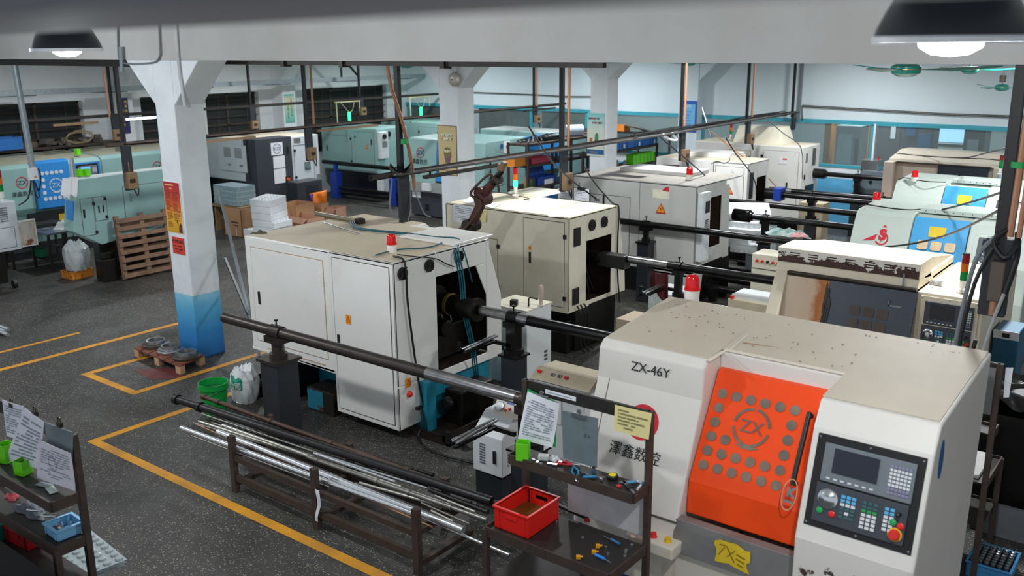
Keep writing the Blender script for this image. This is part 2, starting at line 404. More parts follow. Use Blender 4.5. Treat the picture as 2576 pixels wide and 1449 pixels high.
DKBLUE = paint('deep_blue', '#1d5f93', 0.45, var=0.12, scale=4)
TEALBLUE = paint('petrol_blue', '#1b7f95', 0.45, var=0.15, scale=5, stain='#10424e', stain_amt=0.3)
ORANGE_EN = paint('orange_enamel', '#ff4d0c', 0.35, var=0.05, scale=2)
SLATE = paint('slate_grey', '#3b3f46', 0.45, var=0.06)
NAVY = paint('navy_black', '#23272d', 0.45, var=0.1)
OIL = paint('oily_black', '#15120f', 0.35, 0.2, var=0.4, scale=10)
OILBR = paint('oily_brown', '#2c221a', 0.45, 0.2, var=0.4, scale=8)
SEAM = paint('seam_dark', '#5a554c', 0.7, var=0.1)
TUBE_BK = paint('black_tube', '#1b1a1a', 0.3, 0.5, var=0.25, scale=9)
TUBE_BR = paint('worn_tube', '#4a423d', 0.35, 0.7, var=0.3, scale=5, stain='#221d1a', stain_amt=0.4, stain_scale=3)
CHROME = paint('bright_steel', '#d6d9dc', 0.18, 0.95, var=0.08, scale=8)
STEEL = paint('plain_steel', '#9a9da0', 0.35, 0.85, var=0.15, scale=10)
GREYPL = paint('grey_plastic', '#6f767b', 0.5, var=0.06)
RED_PL = paint('red_plastic', '#d8231c', 0.4, var=0.06)
ORSTK = paint('orange_sticker', '#f29a1e', 0.5, var=0.03)
YESTK = paint('yellow_sticker', '#e8c52a', 0.5, var=0.05, scale=12, stain='#b7911a', stain_amt=0.3, stain_scale=20)
REDINK = paint('red_ink', '#c8202f', 0.5, var=0.03)
BLKINK = paint('black_ink', '#23242a', 0.5, var=0.03)
PAPER = paint('paper', '#eceef2', 0.7, var=0.03)
INK = paint('print_grey', '#9aa0ae', 0.7, var=0.2, scale=40)
KEY_W = paint('key_white', '#d9dcdd', 0.5, var=0.02); KEY_B = paint('key_blue', '#58b0de', 0.5, var=0.02)
KEY_G = paint('key_green', '#1f9a4d', 0.5, var=0.02); KEY_D = paint('key_dark', '#3a5f62', 0.5, var=0.02)
KEY_P = paint('key_lilac', '#8a86a3', 0.5, var=0.02)
LIME = paint('lime_plastic', '#6fdb1e', 0.35, var=0.05)
SCREEN = paint('dark_screen', '#1d2330', 0.12, var=0.1)
CARD = paint('cardboard', '#b98d66', 0.8, var=0.1, scale=3)
WOOD = paint('weathered_wood', '#8a6a55', 0.8, var=0.25, scale=7, stain='#4c3a30', stain_amt=0.35, stain_scale=4, bump=0.3)
YELLOWN = paint('yellow_note', '#ecdf9c', 0.7, var=0.03)
REDLENS = None
def lens(name, hexc, emit):
    m, nt, b = _mat(name); b.inputs['Base Color'].default_value = srgb(hexc); b.inputs['Roughness'].default_value = 0.12
    b.inputs['Emission Color'].default_value = srgb(hexc); b.inputs['Emission Strength'].default_value = emit; MATS[name] = m; return m
REDLENS = lens('red_lens', '#d01014', 0.06); AMBER = lens('amber_lens', '#e07414', 0.10); GREENL = lens('green_lens', '#16a04a', 0.10)
GREENON = lens('green_lens_lit', '#2bff7a', 3.0); REDDK = lens('red_lens_dull', '#8e1620', 0.05); GREENDK = lens('green_lens_dull', '#0d7a38', 0.04); AMBERDK = lens('amber_lens_dull', '#c86418', 0.05)

def fbox(mb, face, v, u0, u1, z0, z1, t, inset=0.0):
    """a plate standing t proud of an upright face: face 'y' looks towards -Y at Y=v, face 'x' looks towards +X at X=v"""
    if face == 'y': mb.box(u0, u1, v-t, v+inset, z0, z1)
    else: mb.box(v-inset, v+t, u0, u1, z0, z1)
    return mb
def fpt(face, v, u, z, off=0.0): return Vector((u, v-off, z)) if face == 'y' else Vector((v+off, u, z))
def fdir(face): return (Vector((1, 0, 0)), Vector((0, 0, 1))) if face == 'y' else (Vector((0, 1, 0)), Vector((0, 0, 1)))
def door(par, face, v, u0, u1, z0, z1, mat, handle=None, t=0.008, name='door', hinges=None, seam=SEAM, hmat=BLACK):
    """a sheet-metal door: dark gap all round, leaf, latch (u, z), hinge blocks [(u, z)]"""
    d = build(name, fbox(MB(), face, v, u0, u1, z0, z1, t), mat, par, bevel=0.004)
    g = MB(); e = 0.009
    for (a, b, c, dd) in ((u0-e, u1+e, z0-e, z0), (u0-e, u1+e, z1, z1+e), (u0-e, u0, z0, z1), (u1, u1+e, z0, z1)): fbox(g, face, v, a, b, c, dd, 0.002)
    build('door_gap', g, seam, d)
    if handle:
        hb = fbox(MB(), face, v, handle[0]-0.016, handle[0]+0.016, handle[1]-0.075, handle[1]+0.075, t+0.012); build('latch', hb, hmat, d, bevel=0.004)
    for (u, z) in (hinges or []): build('hinge', fbox(MB(), face, v, u-0.022, u+0.022, z-0.028, z+0.028, t+0.014), BLACK, d, bevel=0.004)
    return d
def vent(par, face, v, u0, u1, z0, z1, n, mat=SEAM, name='louvre', t=0.006):
    g = MB()
    for i in range(n):
        z = z0+(z1-z0)*(i+0.5)/n; fbox(g, face, v, u0, u1, z-(z1-z0)/n*0.28, z+(z1-z0)/n*0.28, t)
    return build(name, g, mat, par)
def fan_guard(par, face, v, u, z, r=0.055):
    c = fpt(face, v, u, z); n = fpt(face, v, u, z, 0.02)-c; a, b = fdir(face); m = MB()
    m.cyl(c, c+n, r, n=20)
    o = build('cooling_fan', m, BLACK, par)
    g = MB()
    for rr in (0.35, 0.65, 0.95): arc_band(g, c+n*1.1, r*rr, r*rr-0.005, 0, 360, a, b, 0.003, 20)
    for k in range(4):
        th = math.pi/4+k*math.pi/2; d = a*math.cos(th)+b*math.sin(th); g.cyl(c+n*1.2, c+n*1.1+d*r*1.25, 0.004, n=5)
    build('guard', g, STEEL_DK, o); return o
def warn(par, face, v, u, z, s=0.07, square=True, name='warning_sticker', off=0.011):
    a, b = fdir(face); c = fpt(face, v, u, z, off); nn = (fpt(face, v, u, z, 1)-fpt(face, v, u, z)).normalized()
    if square:
        o = build(name, MB().slab([c+a*x*s*0.62+b*y*s*0.8 for x, y in ((-1, -1), (1, -1), (1, 1), (-1, 1))], 0.0015, nn), ORSTK, par)
        tri = paint('sticker_rust', '#b8400f', 0.5); inner = ORSTK
    else:
        o = build(name, MB().slab([c+b*s*0.95, c-a*s*0.95-b*s*0.75, c+a*s*0.95-b*s*0.75], 0.0015, nn), REDINK, par)
        tri = None
    k = 0.5 if square else 0.74
    cc = c + nn*0.002 + (b*s*0.08 if square else b*s*-0.05)
    T = [cc+b*s*k, cc-a*s*k*0.95-b*s*k*0.72, cc+a*s*k*0.95-b*s*k*0.72]
    if square:
        m = MB()
        for i in range(3):
            p, q = T[i], T[(i+1) % 3]; m.cyl(p, q, s*0.045, n=4)
        m.slab([cc-b*s*0.62-a*s*0.4, cc-b*s*0.62+a*s*0.4, cc-b*s*0.55+a*s*0.4, cc-b*s*0.55-a*s*0.4], 0.001, nn)
        build('triangle', m, tri, o)
    else: build('triangle', MB().slab(T, 0.0015, nn), ORSTK, o)
    bolt = [cc+a*s*x*k+b*s*y*k for x, y in ((0.12, 0.55), (-0.22, -0.08), (0.02, -0.05), (-0.12, -0.5), (0.24, 0.06), (0.0, 0.06))]
    build('bolt', MB().slab(bolt, 0.0015, nn) if not square else MB().slab([p+nn*0.002 for p in bolt], 0.001, nn), tri or REDINK, o)
    return o
def beacon(par, p, h=0.20, r=0.05, tilt=None):
    p = Vector(p)
    o = build('beacon', MB().lathe([(r*1.02, 0), (r, h*0.08), (r, h*0.42), (r*0.95, h*0.45)], p, 20), paint('beacon_base', '#e7e2d8', 0.4), par, smooth=True)
    build('lens', MB().lathe([(r*1.06, h*0.45), (r*1.06, h*0.52), (r*0.95, h*0.54), (r*0.93, h*0.86), (r*0.8, h*0.95), (r*0.45, h), (0.002, h)], p, 20), REDLENS, o, smooth=True)
    build('rim', MB().lathe([(r*1.12, h*0.43), (r*1.12, h*0.47)], p, 20), RED_PL, o)
    return o
def stack_light(par, p, h=0.34, r=0.028, mats=None, foot=True):
    p = Vector(p); mats = mats or (GREENDK, AMBERDK, REDDK); z0 = h*0.32; dz = (h-z0)/3
    o = build('stack_light', MB().lathe([(r*0.35, 0), (r*0.35, z0*0.35), (r*0.9, z0*0.36), (r*0.9, z0)], p, 14), paint('beacon_base', '#e7e2d8'), par, smooth=True)
    if foot: build('foot', MB().lathe([(r*1.6, 0), (r*1.5, 0.012), (r*0.5, 0.02)], p, 14), paint('beacon_base', '#e7e2d8'), o)
    for i, m in enumerate(mats): build('light_segment', MB().lathe([(r, z0+dz*i), (r, z0+dz*(i+0.97))], p, 14), m, o, smooth=True)
    build('cap', MB().lathe([(r, h), (r*0.9, h+0.01), (0.002, h+0.012)], p, 14), BLACK, o)
    return o
def tube_obj(name, pts, r, mat, par, n=8, smooth=5): return build(name, MB().tube(pts, r, n, smooth), mat, par, smooth=True)
def console(par, c, right, up, w, h, mats=None, lit=False, detail=True, frame=BLACK):
    """a control panel on a plane: screen unit with keypad above, dials, keys and emergency stop below. c is its centre"""
    a = Vector(right).normalized(); b = Vector(up); b = (b-a*b.dot(a)).normalized(); n = a.cross(b); c = Vector(c)
    def rect(x0, x1, y0, y1, t, off, mb=None):
        mb = mb or MB(); return mb.slab([c+a*(x*w/2)+b*(y*h/2)+n*off for x, y in ((x0, y0), (x1, y0), (x1, y1), (x0, y1))], t, n)
    o = build('control_panel', rect(-1, 1, -1, 1, 0.006, 0), frame, par, bevel=0.003)
    build('screen_unit', rect(-0.82, 0.86, 0.02, 0.84, 0.018, 0.006), GREYPL if frame is BLACK else SLATE, o, bevel=0.004)
    build('screen', rect(-0.62, 0.22, 0.24, 0.76, 0.004, 0.025), glow('lit_screen', '#4a7fe0', 1.2) if lit and 'lit_screen' not in MATS else MATS['lit_screen'] if lit else SCREEN, o)
    keys = {'w': MB(), 'b': MB(), 'g': MB(), 'd': MB(), 'p': MB()}
    for i in range(6):
        for j in range(8):
            x = 0.42+i*0.066; y = 0.72-j*0.078; rect(x, x+0.05, y-0.05, y, 0.006, 0.025, keys['p' if j in (0, 6, 7) else 'w'])
    for i in range(7): rect(-0.7+i*0.135, -0.63+i*0.135, 0.09, 0.125, 0.004, 0.025, keys['w'])
    build('lower_unit', rect(-0.86, 0.84, -0.86, -0.02, 0.014, 0.006), SLATE, o, bevel=0.004)
    pat = {0: 'bbb_ddd_bb', 1: 'bbb_ddd_bb', 2: 'www_ggg_ww', 3: 'ddd_www_ww', 4: 'dwd_www_ww', 5: 'ddd_www_ww', 6: '____www___'}
    for j, s in pat.items():
        for i, ch in enumerate(s):
            if ch != '_': rect(-0.36+i*0.1, -0.285+i*0.1, -0.22-j*0.085, -0.16-j*0.085, 0.005, 0.021, keys[ch])
    for k, m in (('w', KEY_W), ('b', KEY_B), ('g', KEY_G), ('d', KEY_D), ('p', KEY_P)): build('keys', keys[k], m, o)
    q = c+a*(-0.6*w/2)+b*(-0.32*h/2)+n*0.02
    build('hand_wheel', MB().lathe([(0.043*w/0.45, 0), (0.043*w/0.45, 0.012), (0.031*w/0.45, 0.016), (0.018*w/0.45, 0.03), (0.002, 0.031)], q, 22, n), CHROME, o, smooth=True)
    for (x, y, r, m, nm) in ((-0.72, -0.6, 0.014, KEY_G, 'push_button'), (-0.48, -0.62, 0.014, RED_PL, 'push_button'), (0.62, -0.42, 0.014, KEY_G, 'push_button'), (0.76, -0.46, 0.014, RED_PL, 'push_button'),
                             (0.68, -0.66, 0.029, paint('yellow_ring', '#e7b416', 0.4), 'stop_ring'), (0.68, -0.66, 0.023, RED_PL, 'stop_button')):
        q = c+a*(x*w/2)+b*(y*h/2)+n*0.02; hh = 0.03 if nm == 'stop_button' else 0.006 if nm == 'stop_ring' else 0.014
        build(nm, MB().lathe([(r*w/0.45, 0), (r*w/0.45, hh*0.8), (r*w/0.45*0.8, hh), (0.002, hh)], q, 16, n), m, o, smooth=True)
    q = c+a*(0.7*w/2)+b*(-0.24*h/2)+n*0.02
    build('selector', MB().lathe([(0.012, 0), (0.008, 0.03), (0.012, 0.045), (0.002, 0.05)], q, 10, n), BLACK, o)
    scr = MB()
    for x, y in ((-0.95, 0.93), (0.95, 0.93), (-0.95, -0.93), (0.95, -0.93), (0, 0.93), (0, -0.93)):
        q = c+a*(x*w/2)+b*(y*h/2)+n*0.006; scr.lathe([(0.008, 0), (0.006, 0.004)], q, 8, n)
    build('screw', scr, STEEL, o)
    return o
def ring_logo(par, c, r, right, up, mat, gaps=True, letters='ZX', lmat=None):
    """round company mark: a ring standing on a small base, two letters inside"""
    a = Vector(right).normalized(); b = Vector(up); m = MB()
    if gaps:
        for (s, e) in ((10, 85), (95, 172), (188, 255), (285, 350)): arc_band(m, c, r, r*0.86, s, e, a, b)
    else: arc_band(m, c, r, r*0.86, 0, 360, a, b, n=28)
    bb = (b-a*b.dot(a)).normalized(); n = a.cross(bb); cc = Vector(c)
    m.slab([cc-bb*r*1.0+a*x*r+bb*y*r for x, y in ((-0.62, 0), (-0.2, 0.12), (0.2, 0.12), (0.62, 0), (0.2, -0.14), (-0.2, -0.14))], 0.002, n)
    o = build('emblem', m, mat, par)
    text('letters', letters, r*0.92, lmat or mat, o, cc-bb*r*0.30, a, bb, 0.003)
    return o
# ---------------------------------------------------------------- the nearest lathe, cream with an orange door
F1W = paint('worn_white_enamel', '#e4dfd6', 0.4, var=0.04, scale=2, stain='#c9c1b2', stain_amt=0.2, stain_scale=1.3)
def peel(name, base, under, thr=0.60, scale=5.0, zmax=None, streak=True):
    """enamel chipped away to rust in ragged patches, with brown run marks"""
    m, nt, b = _mat(name); n = noise(nt, scale, 6, 0.6)
    if zmax is not None:
        g = nt.nodes.new('ShaderNodeNewGeometry'); sx = nt.nodes.new('ShaderNodeSeparateXYZ'); nt.links.new(g.outputs['Position'], sx.inputs[0])
        mr = nt.nodes.new('ShaderNodeMapRange'); mr.inputs[1].default_value = zmax[0]; mr.inputs[2].default_value = zmax[1]; mr.inputs[3].default_value = 0.22; mr.inputs[4].default_value = -0.22
        nt.links.new(sx.outputs[2], mr.inputs[0]); ad = nt.nodes.new('ShaderNodeMath'); nt.links.new(n, ad.inputs[0]); nt.links.new(mr.outputs[0], ad.inputs[1]); n = ad.outputs[0]
    f = ramp(nt, n, [(thr-0.01, (0, 0, 0, 1)), (thr+0.01, (1, 1, 1, 1))])
    c = ramp(nt, noise(nt, 2.5, 4), [(0.3, tuple(x*0.94 for x in srgb(base)[:3])+(1,)), (0.7, srgb(base))])
    if streak:
        g2 = nt.nodes.new('ShaderNodeNewGeometry'); mp = nt.nodes.new('ShaderNodeMapping'); mp.inputs['Scale'].default_value = (7, 7, 0.7); nt.links.new(g2.outputs['Position'], mp.inputs['Vector'])
        sf = ramp(nt, noise(nt, 1.0, 5, 0.6, mp.outputs[0]), [(0.55, (0, 0, 0, 1)), (0.72, (0.7, 0.7, 0.7, 1))]); c = mix(nt, sf, c, srgb('#b3875a'))
    u = ramp(nt, noise(nt, 14, 4), [(0.3, tuple(x*0.6 for x in srgb(under)[:3])+(1,)), (0.7, srgb(under))])
    nt.links.new(mix(nt, f, c, u), b.inputs['Base Color']); b.inputs['Roughness'].default_value = 0.5; MATS[name] = m; return m
XA, XB, XC, XD = -3.44, -2.61, -1.76, -1.08
LF = [(5.49, 1.95), (5.435, 1.905), (5.42, 1.68), (5.14, 0.96), (5.12, 0.90), (5.12, 0.42)]      # front outline, left block
RF = [(5.25, 1.95), (5.16, 1.80), (4.98, 1.16), (4.98, 0.30)]                                    # front outline, right block
t = thing('cnc_lathe', 'white machine with a dotted orange sliding door and black control panel, nearest of all', 'machine', (-2.3, 5.9, 0))
L1 = t
roof_back = [(6.45, 2.05)]
mb = MB().prism(LF[:5]+[(5.12, 0.62), (6.4, 0.62)]+roof_back, 'x', XA, XB)
mb.prism([(5.67, 1.965), (5.67, 1.80), (5.75, 0.70), (6.4, 0.62)]+roof_back, 'x', XB, XC)
mb.prism(RF+[(6.3, 0.30)]+roof_back, 'x', XC, XD)
build('housing', mb, F1W, t, bevel=0.014)
rf = MB()
rf.slab([(XA+0.02, 5.51, 1.953), (XB, 5.51, 1.953), (XB, 6.44, 2.052), (XA+0.02, 6.44, 2.052)], 0.004, (0, 0, 1))
rf.slab([(XB, 5.69, 1.970), (XC, 5.69, 1.970), (XC, 6.44, 2.052), (XB, 6.44, 2.052)], 0.004, (0, 0, 1))
rf.slab([(XC, 5.28, 1.955), (XD-0.02, 5.28, 1.955), (XD-0.02, 6.44, 2.052), (XC, 6.44, 2.052)], 0.004, (0, 0, 1))
build('roof_panel', rf, paint('dusty_speckled_roof', '#c9bca8', 0.6, var=0.06, scale=3, stain='#b5a48c', stain_amt=0.2, stain_scale=2), t)
ch = MB(); random.seed(3)
for i in range(70):
    x = random.uniform(XA+0.1, XD-0.08); y = random.uniform(5.72, 6.4); z = 1.957+(y-5.5)*0.1065+0.002
    ch.obox((x, y, z), (random.uniform(0.005, 0.016), random.uniform(0.004, 0.009), 0.003), random.uniform(0, 3))
o = build('swarf', ch, GREYPL, t); o['kind'] = 'stuff'
# orange door with its holes
dm = MB().prism([(5.63, 1.85), (5.25, 1.17), (5.235, 0.94), (5.28, 0.94), (5.30, 1.17), (5.69, 1.86)], 'x', XB+0.012, XC-0.004)
dr = build('sliding_door', dm, ORANGE_EN, t, bevel=0.006)
def onslope(u, v, off=0.0):
    """u along the door 0..1, v up its sloping face 0..1"""
    p = Vector((XB+0.81*u, 5.25+(5.63-5.25)*v, 1.17+(1.85-1.17)*v)); n = Vector((0, -(1.85-1.17), 5.63-5.25)).normalized(); return p+n*off
RU, UU = Vector((1, 0, 0)), Vector((0, 0.38, 0.68)).normalized()
WINM = paint('door_window', '#9c8876', 0.2, var=0.3, scale=4, stain='#5f5a57', stain_amt=0.5, stain_scale=3)
spots = [(i, 0) for i in range(6)]+[(0, j) for j in range(1, 6)]+[(5, j) for j in range(1, 6)]+[(i, 5) for i in range(1, 5)]+[(i, 4) for i in range(1, 5)]+[(1, 3)]
for (i, j) in spots:
    c = onslope(0.107+i*0.125, 0.795-j*0.127, 0.003)
    build('peephole', MB().slab(disc_pts(c, 0.034, RU, UU, 20), 0.003, RU.cross(UU)), WINM, dr)
ring_logo(dr, onslope(0.42, 0.57, 0.003), 0.13, RU, UU, WINM)
hd = MB().tube([onslope(0.865, 0.78, 0.0), onslope(0.865, 0.78, 0.04), onslope(0.866, 0.75, 0.05), onslope(0.872, 0.25, 0.05), onslope(0.873, 0.22, 0.04), onslope(0.873, 0.22, 0.0)], 0.017, 10, 2)
build('handle', hd, BLACK, dr, smooth=True)
tag_ = thing('hanging_tag', 'wire loop with a metal letter charm hung from black handle of orange door', 'tag', onslope(0.875, 0.1, 0.09))
lp = [onslope(0.88+0.055*math.sin(s), 0.24-0.25*(1-math.cos(s))/2, 0.082) for s in [k*math.pi/8 for k in range(17)]]
build('loop', MB().tube(lp, 0.004, 6, 2), paint('twine', '#c79a7a', 0.7), tag_)
text('charm', 'K', 0.08, STEEL, tag_, onslope(0.885, 0.10, 0.075), RU, UU, 0.0, bold=0.004)
build('charm_bar', MB().slab([onslope(0.845, v, 0.075)+RU*x for v, x in ((0.05, 0), (0.05, 0.06), (0.07, 0.06), (0.07, 0))], 0.004, RU.cross(UU)), STEEL, tag_)
# lettering and emblem on the left block
text('lettering', 'ZX-46Y', 0.094, BLKINK, t, (-3.01, 5.4215, 1.785), (1, 0, 0), (0, 0.015, 0.225), 0.003)
sl = Vector((0, 5.42-5.14, 1.68-0.96)).normalized()
def lslope(x, z, off=0.0):
    k = (z-0.96)/(1.68-0.96); return Vector((x, 5.14+0.28*k, z))+Vector((0, -sl.z, sl.y))*off
build('emblem_disc', MB().slab(disc_pts(lslope(-3.01, 1.455), 0.125, RU, sl, 32), 0.003, RU.cross(sl)), REDINK, t)
text('lettering', '澤鑫数控', 0.102, BLKINK, t, lslope(-3.02, 1.215), RU, sl, 0.004)
build('panel_gap', MB().box(XA-0.002, XB, 5.112, 5.125, 0.90, 0.91).slab([lslope(XA+0.10, z, 0.001)+RU*x for z, x in ((0.97, 0), (0.97, 0.005), (1.68, 0.005), (1.68, 0))], 0.001, (0, -1, 0)), SEAM, t)
# steel sill, maker's plate, rusty apron, blue plinth
build('sill', MB().prism([(5.19, 0.94), (5.13, 0.93), (5.10, 0.70), (5.3, 0.70)], 'x', XB-0.02, XC-0.02), paint('dull_steel', '#8d8b88', 0.4, 0.4, var=0.12, scale=4), t, bevel=0.004)
pl = []
for k in range(26):
    th = 2*math.pi*k/26; rr = 1+0.10*math.sin(5*th)+0.06*math.cos(9*th); sx = (1.0+0.28*(math.cos(th) < 0)*0)
    x = 0.115*math.copysign(min(1, abs(math.cos(th))*1.5), math.cos(th))*rr; z = 0.075*math.copysign(min(1, abs(math.sin(th))*1.4), math.sin(th))*rr
    pl.append(Vector((-2.20+x, 5.113-0.004+(z)*0.1, 0.815+z-x*0.08)))
mp_ = build('plate_sticker', MB().slab(pl, 0.002, (0, -1, 0)), YESTK, t)
pm = MB()
for (x0, z0, x1, z1) in ((-0.09, 0.04, -0.05, 0.05), (-0.09, -0.03, -0.05, 0.04), (-0.04, 0.05, 0.02, -0.04), (-0.03, -0.02, 0.02, 0.04), (0.03, 0.02, 0.09, 0.01), (0.03, -0.01, 0.09, -0.02), (0.04, -0.04, 0.08, -0.05)):
    pm.cyl((-2.20+x0, 5.105+z0*0.1, 0.815+z0-x0*0.08), (-2.20+x1, 5.105+z1*0.1, 0.815+z1-x1*0.08), 0.004, n=4)
build('plate_print', pm, paint('plate_ink', '#8f7212', 0.6), mp_)
build('apron', MB().box(XA+0.02, XD-0.01, 5.14, 6.3, 0.36, 0.70).box(XC, XD, 4.965, 5.2, 0.36, 0.62), peel('rusty_apron', '#e0d8c8', '#5b4136', 0.66, 4.5), t, bevel=0.006)
build('plinth', MB().box(XA+0.05, XD-0.05, 5.22, 6.35, 0.0, 0.36), DKBLUE, t)
bb = build('button_box', MB().box(-2.92, -2.56, 4.98, 5.14, 0.70, 0.79), paint('ivory_box', '#e2dac8', 0.45, stain='#b88e63', stain_amt=0.3, stain_scale=6), t, bevel=0.012)
for x, m in ((-2.85, KEY_G), (-2.74, RED_PL), (-2.63, paint('yellow_ring', '#e7b416'))): build('push_button', MB().lathe([(0.026, 0), (0.022, 0.012), (0.02, 0.03), (0.002, 0.033)], (x, 5.05, 0.79), 14), m, bb, smooth=True)
# control panel on the leaning front of the right block
cu = Vector((0, 5.16-4.98, 1.80-1.16)).normalized(); cc = Vector((-1.455, (5.16+4.98)/2-0.003-0.012, 1.475)); 
console(t, Vector((-1.415, 5.078, 1.512)), (1, 0, 0), cu, 0.61, 0.55)
pr = MB()
build('chipped_strip', MB().slab([Vector((x, 4.979, z)) for x, z in ((XC+0.01, 1.16), (XD-0.03, 1.16), (XD-0.03, 0.64), (XC+0.01, 0.64))], 0.003, (0, -1, 0)), peel('chipped_enamel', '#e4dfd6', '#4a3b33', 0.56, 7, (0.72, 1.28), False), t)
build('trim_edge', MB().slab([(XB-0.0, 5.46, 1.953), (XB+0.03, 5.70, 1.975), (XC, 5.70, 1.975), (XC, 5.67, 1.972), (XB+0.045, 5.67, 1.972), (XB+0.03, 5.46, 1.953)], 0.006, (0, 0, 1)), peel('rusty_trim', '#e6dccb', '#8a5b3b', 0.63, 6, None, False), t)
build('roof_seam', MB().tube([at(1923, 806, Z=2.03), at(1838, 878, Z=1.985)], 0.003, 4, 0), WHITE, t)
build('rust_line', MB().tube([at(1870, 862, Z=1.995), at(1945, 873, Z=1.993), at(2040, 896, Z=1.988), at(2115, 912, Z=1.985), at(2118, 918, Z=1.98)], 0.004, 4, 0), paint('rust_trace', '#a9805f', 0.7), t)
beacon(t, at(1740, 756, Z=2.035), 0.21, 0.058)
build('blue_emblem', MB().slab([(XD+0.001, 5.32+0.05*math.cos(k*math.pi/10), 1.72+0.12*math.sin(k*math.pi/10)) for k in range(20)], 0.002, (1, 0, 0)), DKBLUE, t)
mk = thing('marker_pen', 'lime green marker pen hanging at lower right corner of orange door', 'pen', onslope(0.975, -0.32, 0.06))
p = at(2302, 1372, Y=5.06); 
build('barrel', MB().lathe([(0.006, -0.075), (0.014, -0.07), (0.015, 0.0), (0.012, 0.05), (0.006, 0.085)], p, 12, (0.05, 0.1, 1)), paint('lime_yellow', '#c3ea2b', 0.4), mk, smooth=True)
build('cap', MB().lathe([(0.006, -0.095), (0.009, -0.09), (0.010, -0.07), (0.004, -0.068)], p, 10, (0.05, 0.1, 1)), BLKINK, mk, smooth=True)
build('clip', MB().cyl(p+Vector((0.0, 0.0, 0.06)), p+Vector((0.012, 0.12, 0.09)), 0.003, n=5), STEEL, mk)
# ---------------------------------------------------------------- row of lathes seen from behind, bar tubes leaving their right ends
def wall_x(mb, X, outline_y0, outline_y1, z0, z1, hole, th=0.02):
    """an end wall looking towards +X with a rectangular opening hole=(ya, yb, za, zb)"""
    ya, yb, za, zb = hole
    mb.box(X-th, X, outline_y0, ya, z0, z1).box(X-th, X, yb, outline_y1, z0, z1).box(X-th, X, ya, yb, zb, z1)
    if za > z0: mb.box(X-th, X, ya, yb, z0, za)
    return mb
# --- first machine of the row
t = thing('cnc_lathe', 'white machine back with red beacon and teal hoses on its roof', 'machine', (-7.6, 7.2, 0))
X0, X1, Y0, Y1, ZT, XS = -8.87, -6.48, 6.40, 7.92, 1.92, -7.43
mb = MB().prism([(X0, 0.60), (XS, 0.55), (XS, ZT), (X0, ZT-0.02)], 'y', Y0, Y0+0.03)
mb.box(XS, X1, Y0, Y0+0.03, 0.12, ZT).box(X0, X1, Y0, Y1, ZT-0.03, ZT).box(X0, X0+0.03, Y0, Y1, 0.6, ZT)
wall_x(mb, X1, Y0, Y1, 0.60, ZT, (7.03, 7.86, 0.60, 1.65)); mb.box(X1-0.02, X1, Y0, 6.78, 0.12, 0.60)
mb.slab([(X1, 7.68, 1.65), (X1, 7.86, 1.65), (X1, 7.86, 1.28)], 0.02, (-1, 0, 0))
mb.slab([(X1+0.002, 7.86, 0.50), (X1+0.002, 8.12, 0.50), (X1+0.002, 8.12, 1.23), (X1+0.002, 7.92, 1.80), (X1+0.002, 7.86, 1.80)], 0.02, (-1, 0, 0)).box(X1-0.02, X1, 6.76, 8.10, 0.50, 0.60)
mb.box(XS, X1, 6.76, 6.78, 0.12, 0.6).box(XS, XS+0.02, Y0, 6.78, 0.12, 0.6).box(XS, X1, Y0, 6.78, 0.12, 0.14).box(X0, XS, Y0, 7.0, 0.56, 0.6)
mb.prism([(7.92, 0.6), (8.45, 0.6), (8.45, 1.75), (8.25, ZT-0.02), (7.92, ZT-0.02)], 'x', X0+0.0, -7.75)
mb.box(-7.75, -6.9, 7.92, 8.06, 0.6, ZT-0.005)
build('housing', mb, WHITE_EN, t, bevel=0.012)
build('roof_panel', MB().box(X0+0.03, X1-0.03, Y0+0.03, Y1, ZT, ZT+0.004).box(X0+0.03, -7.78, Y1, 8.24, ZT-0.02, ZT-0.012), paint('tan_dust_roof', '#cbbda4', 0.65, var=0.08, scale=4, stain='#b3a287', stain_amt=0.3, stain_scale=2), t)
build('raised_cover', MB().prism([(-7.35, ZT+0.004), (X1-0.02, ZT+0.004), (X1-0.02, ZT+0.03), (-7.3, ZT+0.03)], 'y', 7.35, 8.02), WHITE_EN, t, bevel=0.006)
door(t, 'y', Y0, X0+0.12, XS-0.10, 0.70, 1.80, WHITE_EN, (X0+0.22, 1.22), seam=paint('rust_seam', '#b79a7a', 0.7), name='rear_door')
door(t, 'y', Y0, XS+0.05, X1-0.06, 0.18, 1.86, WHITE_EN, (XS+0.10, 0.95), name='cabinet_door')
build('recessed_sill', MB().box(X0+0.3, XS-0.15, Y0-0.006, Y0, 0.62, 0.63), paint('rust_seam', '#b79a7a'), t)
warn(t, 'y', Y0, -7.16, 1.22, 0.062); warn(t, 'x', X1, 6.55, 0.62, 0.062)
for px, py in ((1011, 688), (1078, 668), (1153, 645)): p = at(px, py, X=X1); fan_guard(t, 'x', X1, p.y, p.z, 0.066)
build('chamber', MB().box(X1-1.0, X1-0.98, 6.9, 7.95, 0.55, 1.75).box(X1-1.0, X1-0.02, 6.98, 7.0, 0.55, 1.75).box(X1-1.0, X1-0.02, 7.9, 7.92, 0.6, 1.75).box(X1-1.0, X1-0.02, 6.98, 7.92, 0.55, 0.58), OILBR, t)
sp = build('spindle', MB().cyl((X1-0.95, 7.40, 1.25), (X1-0.35, 7.40, 1.25), 0.19, n=24).cyl((X1-0.35, 7.40, 1.25), (X1+0.22, 7.40, 1.25), 0.115, n=24).cyl((X1+0.22, 7.40, 1.25), (X1+0.26, 7.40, 1.25), 0.13, n=24), OIL, t, smooth=True)
build('collar', MB().ring((X1-0.16, 7.40, 1.25), (X1-0.12, 7.40, 1.25), 0.125, 0.114), paint('brass_band', '#8d7b3c', 0.4, 0.6), sp)
